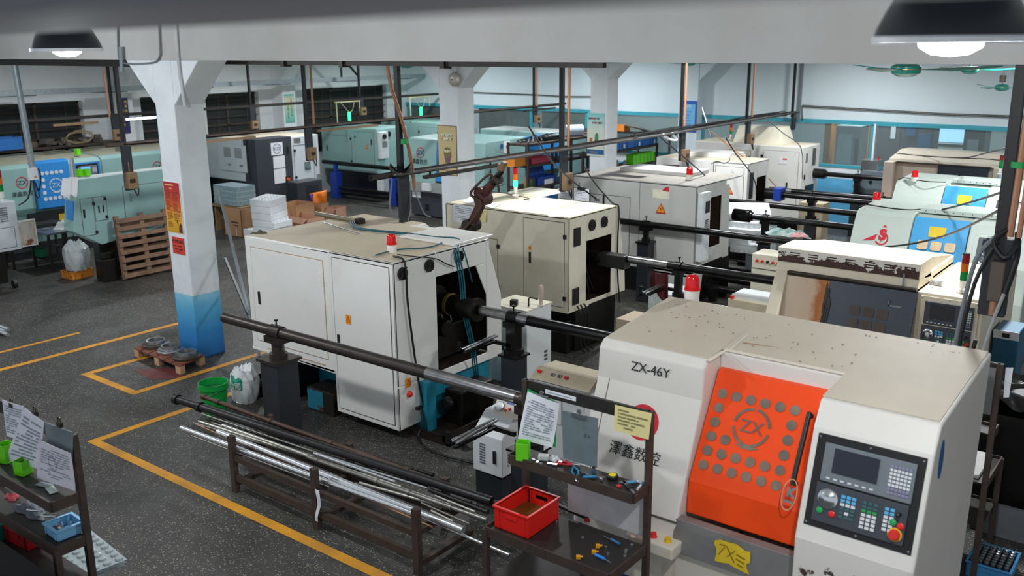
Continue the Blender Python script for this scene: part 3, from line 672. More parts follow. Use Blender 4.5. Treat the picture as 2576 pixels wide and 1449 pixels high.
build('motor', MB().box(X1-0.9, X1-0.25, 7.1, 7.75, 0.6, 0.98).cyl((X1-0.5, 7.3, 1.0), (X1-0.1, 7.3, 1.0), 0.10), OIL, t, bevel=0.02)
build('red_box', MB().box(X1-0.55, X1-0.3, 7.05, 7.35, 0.62, 0.85), paint('oily_red', '#5e1614', 0.4, var=0.3), t, bevel=0.01)
m = MB()
for k in range(5): m.tube([(X1-0.5+0.03*k, 7.15+0.12*k, 1.1), (X1-0.3, 7.2+0.1*k, 0.9), (X1-0.22-0.03*k, 7.12+0.15*k, 0.62)], 0.016, 7)
build('hydraulic_hoses', m, BLACK, t, smooth=True)
build('base', MB().box(X0+0.1, X1-0.08, 6.95, 8.0, 0.0, 0.52).box(XS-0.75, XS, 6.72, 6.97, 0.42, 0.6), TEALBLUE, t, bevel=0.01)
build('oil_tray', MB().box(X1-0.75, X1+0.42, 6.62, 7.75, 0.0, 0.03).box(X1-0.75, X1+0.42, 6.62, 6.64, 0.03, 0.10).box(X1+0.40, X1+0.42, 6.62, 7.75, 0.03, 0.10), OILBR, t)
build('leg_plate', MB().box(X1-0.12, X1+0.10, 6.72, 6.86, 0.03, 0.58), TEALBLUE, t)
build('pump_unit', MB().box(X1+0.05, X1+0.30, 7.05, 7.6, 0.03, 0.42).cyl((X1+0.18, 7.0, 0.30), (X1+0.18, 6.92, 0.30), 0.075), OIL, t, bevel=0.02)
build('isolator', MB().lathe([(0.035, 0), (0.032, 0.02), (0.02, 0.035), (0.002, 0.036)], (X1+0.004, 6.56, 0.49), 14, (1, 0, 0)), RED_PL, t)
build('cable_plug', MB().obox((X1+0.02, 6.69, 0.30), (0.04, 0.09, 0.03)), BLACK, t)
beacon(t, at(986, 634, Z=ZT+0.005), 0.19, 0.05)
TEALHOSE = paint('teal_hose', '#155866', 0.4)
zt = ZT+0.02
h1 = [at(px, py, Z=zt) for px, py in ((880, 553), (890, 572), (930, 580), (1010, 588), (1090, 598), (1143, 603))]+[Vector((X1+0.02, 7.30, 1.87)), Vector((X1+0.05, 7.34, 1.6)), Vector((X1+0.07, 7.36, 1.2)), Vector((X1+0.09, 7.45, 0.8)), Vector((X1+0.02, 7.6, 0.35))]
for k in range(3): tube_obj('air_hose', [p+Vector((0.02*k, 0.012*k, 0.004*k)) for p in h1], 0.009, TEALHOSE, t)
tube_obj('air_hose', [at(px, py, Z=zt) for px, py in ((945, 642), (1000, 628), (1080, 622), (1125, 605), (1150, 600))]+[Vector((X1+0.03, 7.45, 1.86)), Vector((X1+0.05, 7.55, 1.5))], 0.008, TEALHOSE, t)
tube_obj('power_cable', [at(990, 645, Z=zt), Vector((X1+0.02, 6.55, 1.90)), Vector((X1+0.03, 6.56, 1.5)), Vector((X1+0.03, 6.62, 1.0)), Vector((X1+0.03, 6.68, 0.6)), Vector((X1+0.05, 6.75, 0.2)), Vector((X1+0.05, 6.8, 0.05))], 0.011, BLACK, t)
tube_obj('power_cable', [at(1000, 640, Z=zt), at(1040, 645, Z=zt), Vector((X1+0.02, 7.0, 1.86)), Vector((X1+0.025, 7.15, 1.78)), Vector((X1+0.03, 7.28, 1.72))], 0.006, BLACK, t)
tube_obj('power_cable', [Vector((X1+0.04, 6.69, 0.30)), Vector((X1+0.10, 6.66, 0.15)), Vector((X1+0.12, 6.55, 0.03)), Vector((X1+0.5, 6.4, 0.02)), Vector((X1+1.2, 6.5, 0.02))], 0.012, BLACK, t)
# pneumatic cylinder and cloth lying on the roof
r = thing('pneumatic_cylinder', 'small steel air cylinder lying on back of white machine roof', 'cylinder', at(880, 550, Z=ZT))
pa, pb = at(795, 537, Z=ZT+0.03), at(900, 556, Z=ZT+0.03)
build('barrel', MB().cyl(pa, pb, 0.028), paint('dull_brass', '#8f8672', 0.4, 0.5), r, smooth=True)
build('end_block', MB().obox(pb+Vector((0.04, 0, 0)), (0.10, 0.09, 0.075), -0.2), OILBR, r, bevel=0.005)
build('rod', MB().cyl(at(815, 560, Z=ZT+0.02), at(905, 588, Z=ZT+0.02), 0.006), STEEL, r)
def crumple(cx, cy, cz, sx, sy, sz, seed, n=12):
    rnd = random.Random(seed); m = MB(); ph = [rnd.uniform(0, 6) for _ in range(6)]
    def f(u, v):
        th = u*2*math.pi; r = v
        k = 1+0.18*math.sin(3*th+ph[0])+0.12*math.sin(7*th+ph[1])
        h = (1-r**2.2)*(0.75+0.35*math.sin(5*th+ph[2])*r+0.25*math.sin(9*r+ph[3])+0.2*math.sin(2*th+6*r+ph[4]))
        return (cx+sx*r*k*math.cos(th), cy+sy*r*k*math.sin(th), cz+0.004+sz*max(0, h))
    return m.grid(f, 28, n)
p = at(655, 587, Z=ZT)
single('rag', crumple(p.x, p.y, ZT-0.02, 0.14, 0.08, 0.05, 4), paint('olive_cloth', '#5d5b48', 0.9, var=0.3, scale=20), 'crumpled olive rag on far corner of white machine roof', 'rag', smooth=True)
# --- second machine: cream, twin fans and dark opening
t = thing('cnc_lathe', 'cream machine back with dark opening and papers hung at its corner', 'machine', (-7.7, 10.4, 0))
X0, X1, Y0, Y1, ZT, XS = -8.72, -6.62, 9.69, 10.85, 1.87, -7.37
mb = MB().box(X0, X1, Y0, Y0+0.03, 0.62, ZT).box(X0, X1, Y0, Y1, ZT-0.03, ZT).box(X0, X0+0.03, Y0, Y1, 0.62, ZT)
wall_x(mb, X1, Y0, Y1, 0.62, ZT, (10.11, 10.74, 0.68, 1.50)); mb.slab([(X1, 10.84, 0.62), (X1, 11.12, 0.62), (X1, 11.10, 0.9), (X1, 10.90, ZT), (X1, 10.84, ZT)], 0.02, (-1, 0, 0)).box(XS, X1, Y0, Y0+0.5, 0.60, 0.63)
build('housing', mb, CREAM, t, bevel=0.012)
build('roof_panel', MB().box(X0+0.02, X1-0.02, Y0+0.02, Y1, ZT, ZT+0.004), DUST_LT, t)
build('raised_cover', MB().prism([(X0+0.25, ZT), (-7.9, ZT), (-7.95, ZT+0.05), (X0+0.3, ZT+0.05)], 'y', 10.75, 11.35), CREAM, t, bevel=0.006)
door(t, 'y', Y0, XS+0.03, X1-0.07, 0.68, 1.80, CREAM, (XS+0.14, 1.28), hinges=[(X1-0.055, 1.62), (X1-0.055, 0.80)], name='cabinet_door')
door(t, 'y', Y0, X0+0.55, XS-0.42, 0.72, 1.45, CREAM, None, hinges=[(XS-0.40, 1.36), (XS-0.40, 0.78)], name='rear_door', seam=paint('brown_seam', '#7b5f3f', 0.7))
warn(t, 'y', Y0, XS+0.14, 1.41, 0.035)
for u in (10.22, 10.52): fan_guard(t, 'x', X1, u, 1.70, 0.075)
build('filter_panel', MB().box(X1, X1+0.02, 9.80, 9.94, 1.48, 1.72), BLACK, t, bevel=0.004); build('filter_panel', MB().box(X1, X1+0.02, 9.78, 9.92, 0.70, 0.92), BLACK, t, bevel=0.004)
build('chamber', MB().box(X1-0.9, X1-0.88, 10.0, 10.84, 0.6, 1.6).box(X1-0.9, X1-0.02, 10.78, 10.8, 0.6, 1.6).box(X1-0.9, X1-0.02, 10.02, 10.04, 0.6, 1.6).box(X1-0.9, X1-0.02, 10.02, 10.8, 0.62, 0.66), OILBR, t)
build('spindle', MB().cyl((X1-0.85, 10.45, 1.21), (X1-0.3, 10.45, 1.21), 0.17, n=20).cyl((X1-0.3, 10.45, 1.21), (X1+0.05, 10.45, 1.21), 0.10, n=20), OIL, t, smooth=True)
build('spindle_box', MB().box(X1+0.0, X1+0.42, 10.36, 10.54, 1.12, 1.30), BLACK, t, bevel=0.012)
m = MB()
for k in range(4): m.tube([(X1-0.3, 10.2+0.1*k, 1.2), (X1-0.15-0.03*k, 10.2+0.1*k, 0.95), (X1-0.2, 10.25+0.12*k, 0.68)], 0.016, 7)
build('hydraulic_hoses', m, BLACK, t, smooth=True)
build('base', MB().box(X0+0.1, X1-0.06, 9.95, 10.95, 0.0, 0.62).box(XS-0.2, X1-0.1, 9.80, 9.97, 0.0, 0.45), OIL, t, bevel=0.01)
m = MB()
for k in range(3): m.tube([(X1+0.03, 9.85+0.08*k, 0.68), (X1+0.10, 9.86+0.08*k, 0.55), (X1+0.05, 9.9+0.08*k, 0.2), (X1+0.1, 9.95+0.1*k, 0.02)], 0.011, 6)
build('cables', m, BLACK, t, smooth=True)
stack_light(t, at(1297, 492, Z=ZT+0.05), 0.40, 0.032, (GREENON, AMBER, REDLENS))
tube_obj('curved_bar', [at(px, py, Z=ZT+0.03) for px, py in ((1235, 482), (1275, 487), (1318, 496), (1332, 500), (1318, 502))], 0.006, BLACK, t)
tube_obj('power_cable', [at(1470, 420, Y=10.9), at(1500, 465, Y=10.9), at(1540, 510, Y=10.88), Vector((X1+0.02, 10.87, 1.84)), Vector((X1+0.03, 10.84, 1.4)), Vector((X1+0.03, 10.86, 0.9)), Vector((X1+0.05, 10.9, 0.5))], 0.011, BLACK, t)
# --- third machine: grey, broad, red beacon
t = thing('cnc_lathe', 'light grey machine with slot in its dusty roof, triangle sticker and dented red lamp', 'machine', (-7.6, 13.5, 0))
X0, X1, Y0, Y1, ZT, XS = -8.74, -6.46, 12.90, 13.95, 1.90, -7.45
mb = MB().box(X0, X1, Y0, Y0+0.03, 0.5, ZT).box(X0, X1, Y0, Y1+0.6, ZT-0.03, ZT).box(X0, X0+0.03, Y0, Y1, 0.5, ZT).box(XS, X1, Y0, Y0+0.35, 0.45, 0.6)
mb.prism([(XS, 0.5), (X1, 0.5), (X1-0.04, 0.12), (XS, 0.12)], 'y', Y0, Y0+0.34)
wall_x(mb, X1, Y0, Y1, 0.62, ZT, (13.28, 13.80, 0.86, 1.66)); mb.slab([(X1, Y1-0.02, 0.6), (X1, Y1+0.2, 0.6), (X1, Y1+0.12, ZT-0.1), (X1, Y1-0.02, ZT-0.1)], 0.02, (-1, 0, 0))
build('housing', mb, GREY_EN, t, bevel=0.02)
build('roof_panel', MB().box(X0+0.03, X1-0.03, Y0+0.03, Y1+0.58, ZT, ZT+0.004), paint('sooty_roof', '#968f86', 0.6, var=0.15, scale=6, stain='#77716a', stain_amt=0.35, stain_scale=5), t)
build('roof_slot', MB().box(-8.35, -7.62, 13.15, 13.42, ZT, ZT+0.006), OILBR, t)
build('raised_cover', MB().box(-8.35, -7.0, 13.75, 14.4, ZT, ZT+0.07), GREY_EN, t, bevel=0.012)
build('panel_gap', MB().box(XS-0.003, XS+0.003, Y0-0.002, Y0, 0.5, ZT), SEAM, t)
door(t, 'y', Y0, X0+0.30, XS-0.18, 0.66, 1.62, GREY_EN, (X0+0.62, 1.55), name='rear_door'); 
build('nameplate', MB().box(X0+0.44, X0+0.54, Y0-0.012, Y0-0.008, 1.51, 1.55), STEEL, t)
build('vent_dots', [MB().cyl((X0+0.14+0.06*(k % 2), Y0+0.0, 1.77-0.05*(k//2)), (X0+0.14+0.06*(k % 2), Y0-0.004, 1.77-0.05*(k//2)), 0.012, n=8) for k in range(1)][0], BLACK, t)
warn(t, 'y', Y0, -7.06, 1.50, 0.095, False)
st = build('notice_sticker', MB().box(-7.22, -6.92, Y0-0.004, Y0, 1.66, 1.80), paint('cream_sticker', '#e6dfc8', 0.6), t); build('red_corner', MB().slab([(-7.05, Y0-0.005, 1.79), (-6.93, Y0-0.005, 1.78), (-6.94, Y0-0.005, 1.86), (-7.0, Y0-0.005, 1.84)], 0.002, (0, -1, 0)), REDINK, st)
ac = build('air_conditioner', MB().box(X1, X1+0.10, 12.94, 13.20, 0.72, 1.80), paint('pale_unit', '#dde1e2', 0.4), t, bevel=0.01)
build('dark_grille', MB().box(X1+0.10, X1+0.106, 13.02, 13.16, 1.48, 1.66), NAVY, ac); vent(ac, 'x', X1+0.10, 13.02, 13.15, 1.14, 1.38, 9)
build('chamber', MB().box(X1-0.8, X1-0.78, 13.2, 13.9, 0.8, 1.75).box(X1-0.8, X1-0.02, 13.86, 13.88, 0.8, 1.75).box(X1-0.8, X1-0.02, 13.24, 13.26, 0.8, 1.75), paint('dark_rust', '#3f2f22', 0.6, var=0.4), t)
m = MB()
for k in range(4): m.tube([(X1-0.4, 13.4+0.08*k, 1.5), (X1-0.2-0.03*k, 13.4+0.1*k, 1.3), (X1-0.12, 13.45+0.05*k, 1.0), (X1-0.25, 13.5+0.05*k, 0.82)], 0.016, 7)
build('hydraulic_hoses', m, BLACK, t, smooth=True)
build('base', MB().box(X0+0.1, X1-0.05, 13.26, 14.3, 0.0, 0.62), OIL, t)
bc = beacon(t, at(1734, 452, Z=ZT+0.005), 0.20, 0.055)
# --- fourth and fifth machines, farther along the row
t = thing('cnc_lathe', 'white machine between the grey one and tall hooded one, triangle sticker on its cabinet', 'machine', (-8.0, 16.6, 0))
X0, X1, Y0, Y1, ZT, XS = -8.98, -7.05, 16.10, 17.05, 1.88, -7.75
mb = MB().box(X0, XS, Y0+0.05, Y1+0.5, 1.35, ZT).box(XS, X1, Y0, Y0+0.03, 0.3, ZT).box(XS, X1, Y0, Y1, ZT-0.03, ZT).box(X0+0.1, XS, Y0+0.12, Y0+0.15, 0.4, 1.4).box(XS, XS+0.03, Y0, Y1, 0.3, ZT)
wall_x(mb, X1, Y0, Y1, 0.5, ZT, (16.52, 16.95, 0.75, 1.58))
build('housing', mb, WHITE_EN, t, bevel=0.012)
build('roof_panel', MB().box(X0+0.03, X1-0.03, Y0+0.08, Y1, ZT, ZT+0.004), DUST_LT, t)
build('raised_cover', MB().box(-8.6, -7.62, 16.6, 17.2, ZT, ZT+0.09), WHITE_EN, t, bevel=0.01)
door(t, 'y', Y0, XS+0.06, X1-0.08, 0.6, 1.80, WHITE_EN, name='cabinet_door'); warn(t, 'y', Y0, XS+0.36, 1.36, 0.085, False)
build('filter_panel', MB().box(X1, X1+0.012, 16.18, 16.34, 1.22, 1.70), NAVY, t, bevel=0.004)
build('chamber', MB().box(X1-0.6, X1-0.58, 16.4, 17.0, 0.7, 1.65).box(X1-0.6, X1-0.02, 16.98, 17.0, 0.7, 1.65), OILBR, t)
build('base', MB().box(X0+0.1, X1-0.08, 16.4, 17.4, 0.0, 0.5), OIL, t)
tube_obj('lead', [at(px, py, Z=ZT+0.1) for px, py in ((1790, 412), (1805, 406), (1822, 411), (1835, 404), (1835, 398))], 0.007, BLACK, t)
t = thing('cnc_lathe', 'tall white machine with a tapered hood on its roof by far wall', 'machine', (-8.5, 19.8, 0))
X0, X1, Y0, Y1, ZT, XS = -9.75, -7.24, 19.25, 20.25, 1.89, -8.22
mb = MB().box(X0, XS, Y0+0.04, Y1, 0.4, ZT).box(XS, X1, Y0, Y1, 0.3, ZT)
build('housing', mb, WHITE_EN, t, bevel=0.012)
build('roof_panel', MB().box(X0+0.03, X1-0.03, Y0+0.06, Y1-0.02, ZT, ZT+0.004), DUST_LT, t)
hx0, hx1 = at(1848, 350, Y=19.5).x, at(1962, 355, Y=19.5).x; hz = at(1905, 318, Y=19.6).z
hb = [(hx0-0.02, 19.45, ZT), (hx1+0.06, 19.45, ZT), (hx1+0.06, 20.2, ZT), (hx0-0.02, 20.2, ZT)]; ht = [(hx0+0.06, 19.55, hz), (hx1-0.04, 19.55, hz), (hx1-0.04, 20.1, hz), (hx0+0.06, 20.1, hz)]
build('roof_hood', MB().add(hb+ht, [(0, 1, 5, 4), (1, 2, 6, 5), (2, 3, 7, 6), (3, 0, 4, 7), (4, 5, 6, 7), (0, 3, 2, 1)]), CREAM, t, bevel=0.012)
door(t, 'y', Y0, XS+0.12, X1-0.08, 0.6, 1.78, WHITE_EN, (X1-0.30, 1.06), hinges=[(XS+0.09, 1.66)], name='cabinet_door')
door(t, 'y', Y0+0.04, X0+0.85, XS-0.2, 1.0, 1.74, CREAM, hinges=[(XS-0.22, 1.60)], name='rear_door')
build('danger_sticker', MB().box(XS+0.48, XS+0.66, Y0-0.012, Y0-0.008, 1.52, 1.64), PAPER, t)
build('danger_band', MB().box(XS+0.56, XS+0.66, Y0-0.015, Y0-0.012, 1.61, 1.64), REDINK, t)
vent(t, 'x', X1, 19.45, 19.55, 1.55, 1.75, 8); vent(t, 'x', X1, 19.82, 20.02, 1.45, 1.82, 14, BLACK)
build('opening', MB().box(X1, X1+0.01, 19.5, 20.0, 0.6, 1.05), OIL, t); build('hinge', MB().box(X1, X1+0.02, 19.4, 19.44, 1.2, 1.3), BLACK, t)
stack_light(t, at(1838, 350, Y=19.6), 0.34, 0.03)
build('base', MB().box(X0+0.1, X1-0.1, 19.5, 20.2, 0.0, 0.4), OIL, t)
# ---------------------------------------------------------------- lathes facing the camera along the right aisle
def rounded(c, w, h, right, up, r=0.2, n=5):
    c = Vector(c); a = Vector(right).normalized(); b = Vector(up); b = (b-a*b.dot(a)).normalized(); P = []
    rr = r*min(w, h)
    for (sx, sy, a0) in ((1, 1, 0), (-1, 1, 90), (-1, -1, 180), (1, -1, 270)):
        for k in range(n+1):
            th = math.radians(a0+90*k/n); P.append(c+a*(sx*(w/2-rr)+rr*math.cos(th))+b*(sy*(h/2-rr)+rr*math.sin(th)))
    return P
# cream machine with peeling hood and rust-stained door
t = thing('cnc_lathe', 'old cream machine with flaking slotted hood, rusty panel and charcoal door', 'machine', (-2.6, 9.6, 0))
OLDCREAM = paint('old_cream', '#e4d8c0', 0.45, var=0.06, scale=3, stain='#c9a880', stain_amt=0.28, stain_scale=1.5)
X0, X1, XR = -3.57, -2.19, -1.62
mb = MB().prism([(9.0, 1.855), (8.97, 1.76), (8.70, 1.25), (8.62, 0.5), (10.3, 0.5), (10.3, 1.855)], 'x', X0, X0+0.13)
mb.prism([(9.0, 1.855), (8.965, 1.76), (10.3, 1.76), (10.3, 1.855)], 'x', X0, X1).box(X0, X1, 9.5, 10.3, 0.5, 1.8)
mb.prism([(8.98, 1.75), (8.96, 1.2), (8.80, 0.9), (8.80, 0.5), (10.5, 0.5), (10.5, 1.75)], 'x', X1, XR)
build('housing', mb, OLDCREAM, t, bevel=0.01)
hood = build('hood', MB().prism([(9.0, 1.855), (9.0, 2.0), (9.02, 2.005), (9.42, 2.005), (9.42, 1.80)], 'x', X0, X1).prism([(9.42, 1.8), (9.42, 2.0), (10.3, 1.86), (10.3, 1.8)], 'x', X0+0.02, X1-0.02), OLDCREAM, t, bevel=0.006)
build('flaking_face', MB().slab([(X0+0.005, 8.999, 1.857), (X1-0.005, 8.999, 1.857), (X1-0.005, 8.999, 1.995), (X0+0.005, 8.999, 1.995)], 0.003, (0, -1, 0)), peel('flaking_paint', '#ebe5d8', '#4f3026', 0.505, 7, (1.84, 2.02), False), hood)
sl_ = MB()
for k in range(7):
    for j in range(3): sl_.box(X0+0.13+k*0.185, X0+0.23+k*0.185, 8.993, 8.997, 1.905+j*0.024, 1.915+j*0.024)
build('slots', sl_, paint('slot_brown', '#3c2419', 0.6), hood)
def dslope(x, z, off=0.0): return Vector((x, 8.80+(z-1.25)*0.28+0.03-off, z))
def rust_mat():
    m, nt, b = _mat('rust_stained_panel'); g = nt.nodes.new('ShaderNodeNewGeometry'); sx = nt.nodes.new('ShaderNodeSeparateXYZ'); nt.links.new(g.outputs['Position'], sx.inputs[0])
    mr = nt.nodes.new('ShaderNodeMapRange'); mr.inputs[1].default_value = -3.48; mr.inputs[2].default_value = -2.93; nt.links.new(sx.outputs[0], mr.inputs[0])
    ad = nt.nodes.new('ShaderNodeMath'); ad.operation = 'MULTIPLY_ADD'; nt.links.new(noise(nt, 7, 5, 0.65), ad.inputs[0]); ad.inputs[1].default_value = 0.35; nt.links.new(mr.outputs[0], ad.inputs[2])
    c = ramp(nt, ad.outputs[0], [(0.10, srgb('#b98358')), (0.26, srgb('#dcc8b2')), (0.75, srgb('#d9bb9b')), (0.88, srgb('#b86a2b')), (1.0, srgb('#c98344'))]); nt.links.new(c, b.inputs['Base Color']); b.inputs['Roughness'].default_value = 0.6; return m
build('fixed_panel', MB().slab([dslope(X0+0.13, 1.12), dslope(-2.95, 1.12), dslope(-2.95, 1.735), dslope(X0+0.13, 1.735)], 0.01, (0, 1, 0)), rust_mat(), t)
dk = build('sliding_door', MB().slab([dslope(-3.0, 1.0, 0.02), dslope(X1+0.01, 1.0, 0.02), dslope(X1+0.01, 1.755, 0.02), dslope(-3.0, 1.755, 0.02)], 0.02, (0, 1, 0)), paint('charcoal_blue', '#3a4450', 0.4, var=0.08), t, bevel=0.004)
for i in range(3):
    for j in range(3): build('peephole', MB().slab(rounded(dslope(-2.72+0.13*i, 1.50-0.125*j, 0.024), 0.105, 0.095, (1, 0, 0), (0, 0.28, 1)), 0.003, (0, -1, 0.28)), paint('brown_glass', '#54493f', 0.15, var=0.2), dk)
build('ragged_edge', crumple(0, 0, 0, 0.035, 0.05, 0.02, 8).map(lambda v: Vector((-3.0+v.x, 8.80+0.03-0.025-v.z+0.28*(v.y*5+0.2), 1.45+v.y*5))), paint('grease', '#4b4a45', 0.7, var=0.4, scale=30), dk)
build('guide_rail', MB().cyl((X0+0.15, 8.945, 1.765), (X1+0.0, 8.945, 1.765), 0.022).box(X0+0.13, X1, 8.95, 9.0, 1.735, 1.775), OILBR, t)
build('handle', MB().tube([(-2.32, 8.97, 1.90), (-2.32, 8.95, 1.62)], 0.009, 8, 0).box(-2.42, -2.30, 8.90, 8.92, 1.585, 1.60).box(-2.42, -2.41, 8.90, 8.92, 1.585, 1.64), STEEL, t)
build('rail_stop', MB().obox(at(1595+760, 560+152, Z=1.77), (0.11, 0.07, 0.035), 0.05).obox(at(1595+760, 560+152, Z=1.80)+Vector((-0.03, 0, 0)), (0.02, 0.02, 0.03)).obox(at(1595+760, 560+152, Z=1.80)+Vector((0.03, 0, 0)), (0.02, 0.02, 0.03)), STEEL, t, bevel=0.004)
console(t, (-1.90, 8.962, 1.455), (1, 0, 0), (0, 0.02, 0.55), 0.50, 0.53, frame=OLDCREAM)
stack_light(t, at(2420, 735, Z=1.755), 0.36, 0.033, (GREENDK, AMBERDK, REDDK))
build('base', MB().box(X0+0.05, XR-0.05, 8.9, 10.4, 0, 0.5), OIL, t)
# pale machines with blue doors
def aisle_lathe(label, X0, XD0, XD1, X1, P, yb, body, doorm, holes, logo, sticker, ledge):
    """P: front outline (y, z) from the roof edge downwards"""
    t = thing('cnc_lathe', label, 'machine', ((X0+X1)/2, P[0][0]+0.5, 0))
    full = P+[(P[-1][0], 0.4), (yb, 0.4), (yb, P[0][1]+0.03)]
    build('housing', MB().prism(full, 'x', X0, XD0).prism([(y+0.09, z-0.01) for y, z in P]+[(P[-1][0]+0.09, 0.4), (yb, 0.4), (yb, P[0][1]+0.03)], 'x', XD0, XD1).prism(full, 'x', XD1, X1), body, t, bevel=0.02)
    def fp(x, z, off=0.0):
        for (ya, za), (yc, zc) in zip(P, P[1:]):
            if zc <= z <= za: y = ya+(yc-ya)*(za-z)/(za-zc); break
        else: y = P[-1][0]
        return Vector((x, y-off, z))
    zt = P[0][1]-0.03; zs = [zt, P[1][1], P[2][1], 1.1]
    dm = MB()
    dm.add([fp(x, z, o) for x in (XD0+0.015, XD1-0.01) for o in (0.0, -0.03) for z in zs], [(i, i+1, 8+i+1, 8+i) for i in range(3)]+[(4+i, 12+i, 13+i, 5+i) for i in range(3)]+[(0, 8, 12, 4), (3, 7, 15, 11)]+[(i, 4+i, 5+i, i+1) for i in range(3)]+[(8+i, 9+i, 13+i, 12+i) for i in range(3)])
    d = build('sliding_door', dm, doorm, t, bevel=0.004)
    upv = fp(0, 1.6)-fp(0, 1.4)
    for (x, z) in holes: build('peephole', MB().slab(rounded(fp(x, z, 0.004), 0.125, 0.115, (1, 0, 0), upv), 0.003, (0, -1, 0.2)), paint('warm_window', '#e6c9a4', 0.15, var=0.25, scale=5), d)
    x, z = sticker; build('plate_sticker', MB().slab([fp(x+dx, z+dz, 0.004) for dx, dz in ((-0.10, 0.06), (0.10, 0.06), (0.09, -0.06), (-0.09, -0.06))], 0.002, (0, -1, 0.2)), YESTK, d)
    if ledge:
        (la, lb, ly, lz) = ledge; m = MB().box(la, lb, ly, ly+0.45, lz-0.06, lz)
        lg = build('rail_cover', m, body, t, bevel=0.008); s = MB()
        for k in range(8): s.cyl((la+0.07+k*(lb-la-0.14)/7, ly-0.002, lz-0.03), (la+0.07+k*(lb-la-0.14)/7, ly, lz-0.03), 0.008, n=8)
        build('bolts', s, SEAM, lg)
    build('base', MB().box(X0+0.05, X1-0.05, P[-1][0]+0.1, yb-0.1, 0, 0.4), SLATE, t)
    return t, fp, upv
SKY_EN = paint('sky_enamel', '#4ba6dd', 0.35, var=0.06, scale=2)
P3 = [(12.36, 1.90), (12.28, 1.85), (12.19, 1.69), (12.06, 1.40), (11.96, 1.0)]
t, fp, upv = aisle_lathe('pale sage machine with red emblem and blue door with square windows', -3.85, -3.13, -2.46, -1.75, P3, 13.2, SAGE_EN, SKY_EN,
    [(-2.96+0.16*i, 1.56-0.135*j) for i in range(3) for j in range(2)], 's', (-2.82, 1.72), (-3.10, -2.2, 12.42, 1.97))
EL = build('emblem', arc_band(MB(), fp(-3.46, 1.575, 0.004), 0.085, 0.066, -150, 110, (1, 0, 0), upv), REDINK, t)
text('letters', 'S', 0.19, REDINK, EL, fp(-3.455, 1.565, 0.0), (1, 0, 0), upv, 0.006, bold=0.010)
text('letters', 'Y', 0.09, REDINK, EL, fp(-3.46, 1.535, 0.0), (1, 0, 0), upv, 0.008)
build('arrow', MB().slab([fp(-3.70, 1.53, 0.004), fp(-3.52, 1.63, 0.004), fp(-3.54, 1.56, 0.004), fp(-3.57, 1.545, 0.004)], 0.002, (0, -1, 0)).slab([fp(-3.48, 1.715, 0.004), fp(-3.42, 1.715, 0.004), fp(-3.448, 1.745, 0.004)], 0.002, (0, -1, 0)), REDINK, EL)
console(t, fp(-2.13, 1.50, 0.012), (1, 0, 0), upv, 0.50, 0.56, frame=SAGE_EN)
beacon(t, at(2204, 515, Z=1.905)-Vector((0, 0, 0.0)), 0.17, 0.05)
tube_obj('power_cable', [at(px, py, Z=1.93) for px, py in ((2160, 520), (2180, 515), (2208, 519), (2250, 525), (2290, 528), (2318, 526))], 0.008, BLACK, t)
P4 = [(15.38, 1.90), (15.30, 1.86), (15.18, 1.68), (15.02, 1.40), (14.92, 1.0)]
t, fp, upv = aisle_lathe('pale grey-green machine with plain front and blue door before the beige one', -4.22, -3.50, -2.88, -2.25, P4, 16.2, SAGE_EN, SKY_EN,
    [(-3.33+0.16*i, 1.555) for i in range(3)], None, (-3.18, 1.70), (-3.42, -2.65, 15.42, 1.97))
build('switch_box', MB().box(-2.62, -2.48, 15.40, 15.52, 1.90, 1.99), SAGE_EN, t, bevel=0.006)
console(t, fp(-2.54, 1.55, 0.012), (1, 0, 0), upv, 0.46, 0.50, frame=GREY_EN)
beacon(t, at(2300, 456, Z=1.905), 0.17, 0.05)
text('lettering', '15', 0.07, DKBLUE, t, fp(-4.02, 1.575, 0.0), (1, 0, 0), upv, 0.004)
tube_obj('power_cable', [at(px, py, Z=1.93) for px, py in ((2260, 452), (2275, 447), (2300, 452), (2340, 457), (2380, 458))], 0.008, BLACK, t)
# beige machine with a wide dark window, at the far wall
t = thing('cnc_lathe', 'large beige machine with wide dark sliding window and lit screen by far glass wall', 'machine', (-4.2, 19.2, 0))
BEIGE = paint('beige_grey', '#c2b8a8', 0.5, var=0.06, scale=2, stain='#a0917c', stain_amt=0.25)
mb = MB().prism([(18.50, 1.80), (18.50, 0.4), (19.9, 0.4), (19.9, 1.80)], 'x', -5.36, -5.18).prism([(18.62, 1.86), (18.60, 1.79), (18.74, 1.79), (18.74, 0.5), (19.9, 0.5), (19.9, 1.95), (19.3, 1.97)], 'x', -5.30, -2.9).box(-3.46, -2.9, 18.56, 18.8, 0.5, 1.80)
build('housing', mb, BEIGE, t, bevel=0.012)
build('dark_window', MB().box(-4.42, -3.56, 18.64, 18.72, 1.2, 1.82), paint('smoked_window', '#333a44', 0.2, var=0.1), t, bevel=0.006)
build('guide_rail', MB().box(-5.16, -3.5, 18.6, 18.66, 1.785, 1.81), OILBR, t)
cs = build('control_box', MB().box(-3.34, -2.9, 18.40, 18.56, 1.38, 1.80), GREY_EN, t, bevel=0.01)
build('lit_display', MB().box(-3.29, -3.07, 18.388, 18.40, 1.52, 1.72), glow('display_glow', '#5aa6d8', 0.9), cs)
sc_ = MB().box(-3.28, -3.08, 18.384, 18.388, 1.545, 1.60); build('display_band', sc_, paint('display_dark', '#0c1616', 0.3), cs)
build('display_block', MB().box(-3.28, -3.20, 18.384, 18.388, 1.64, 1.70), glow('display_green', '#39d06a', 0.8), cs)
stack_light(t, at(2515, 438, Z=1.88), 0.30, 0.03, (GREENDK, GREENDK, REDDK))
build('fuse_box', MB().box(-3.1, -2.8, 19.4, 19.7, 1.95, 2.2), WHITE_EN, t, bevel=0.008)
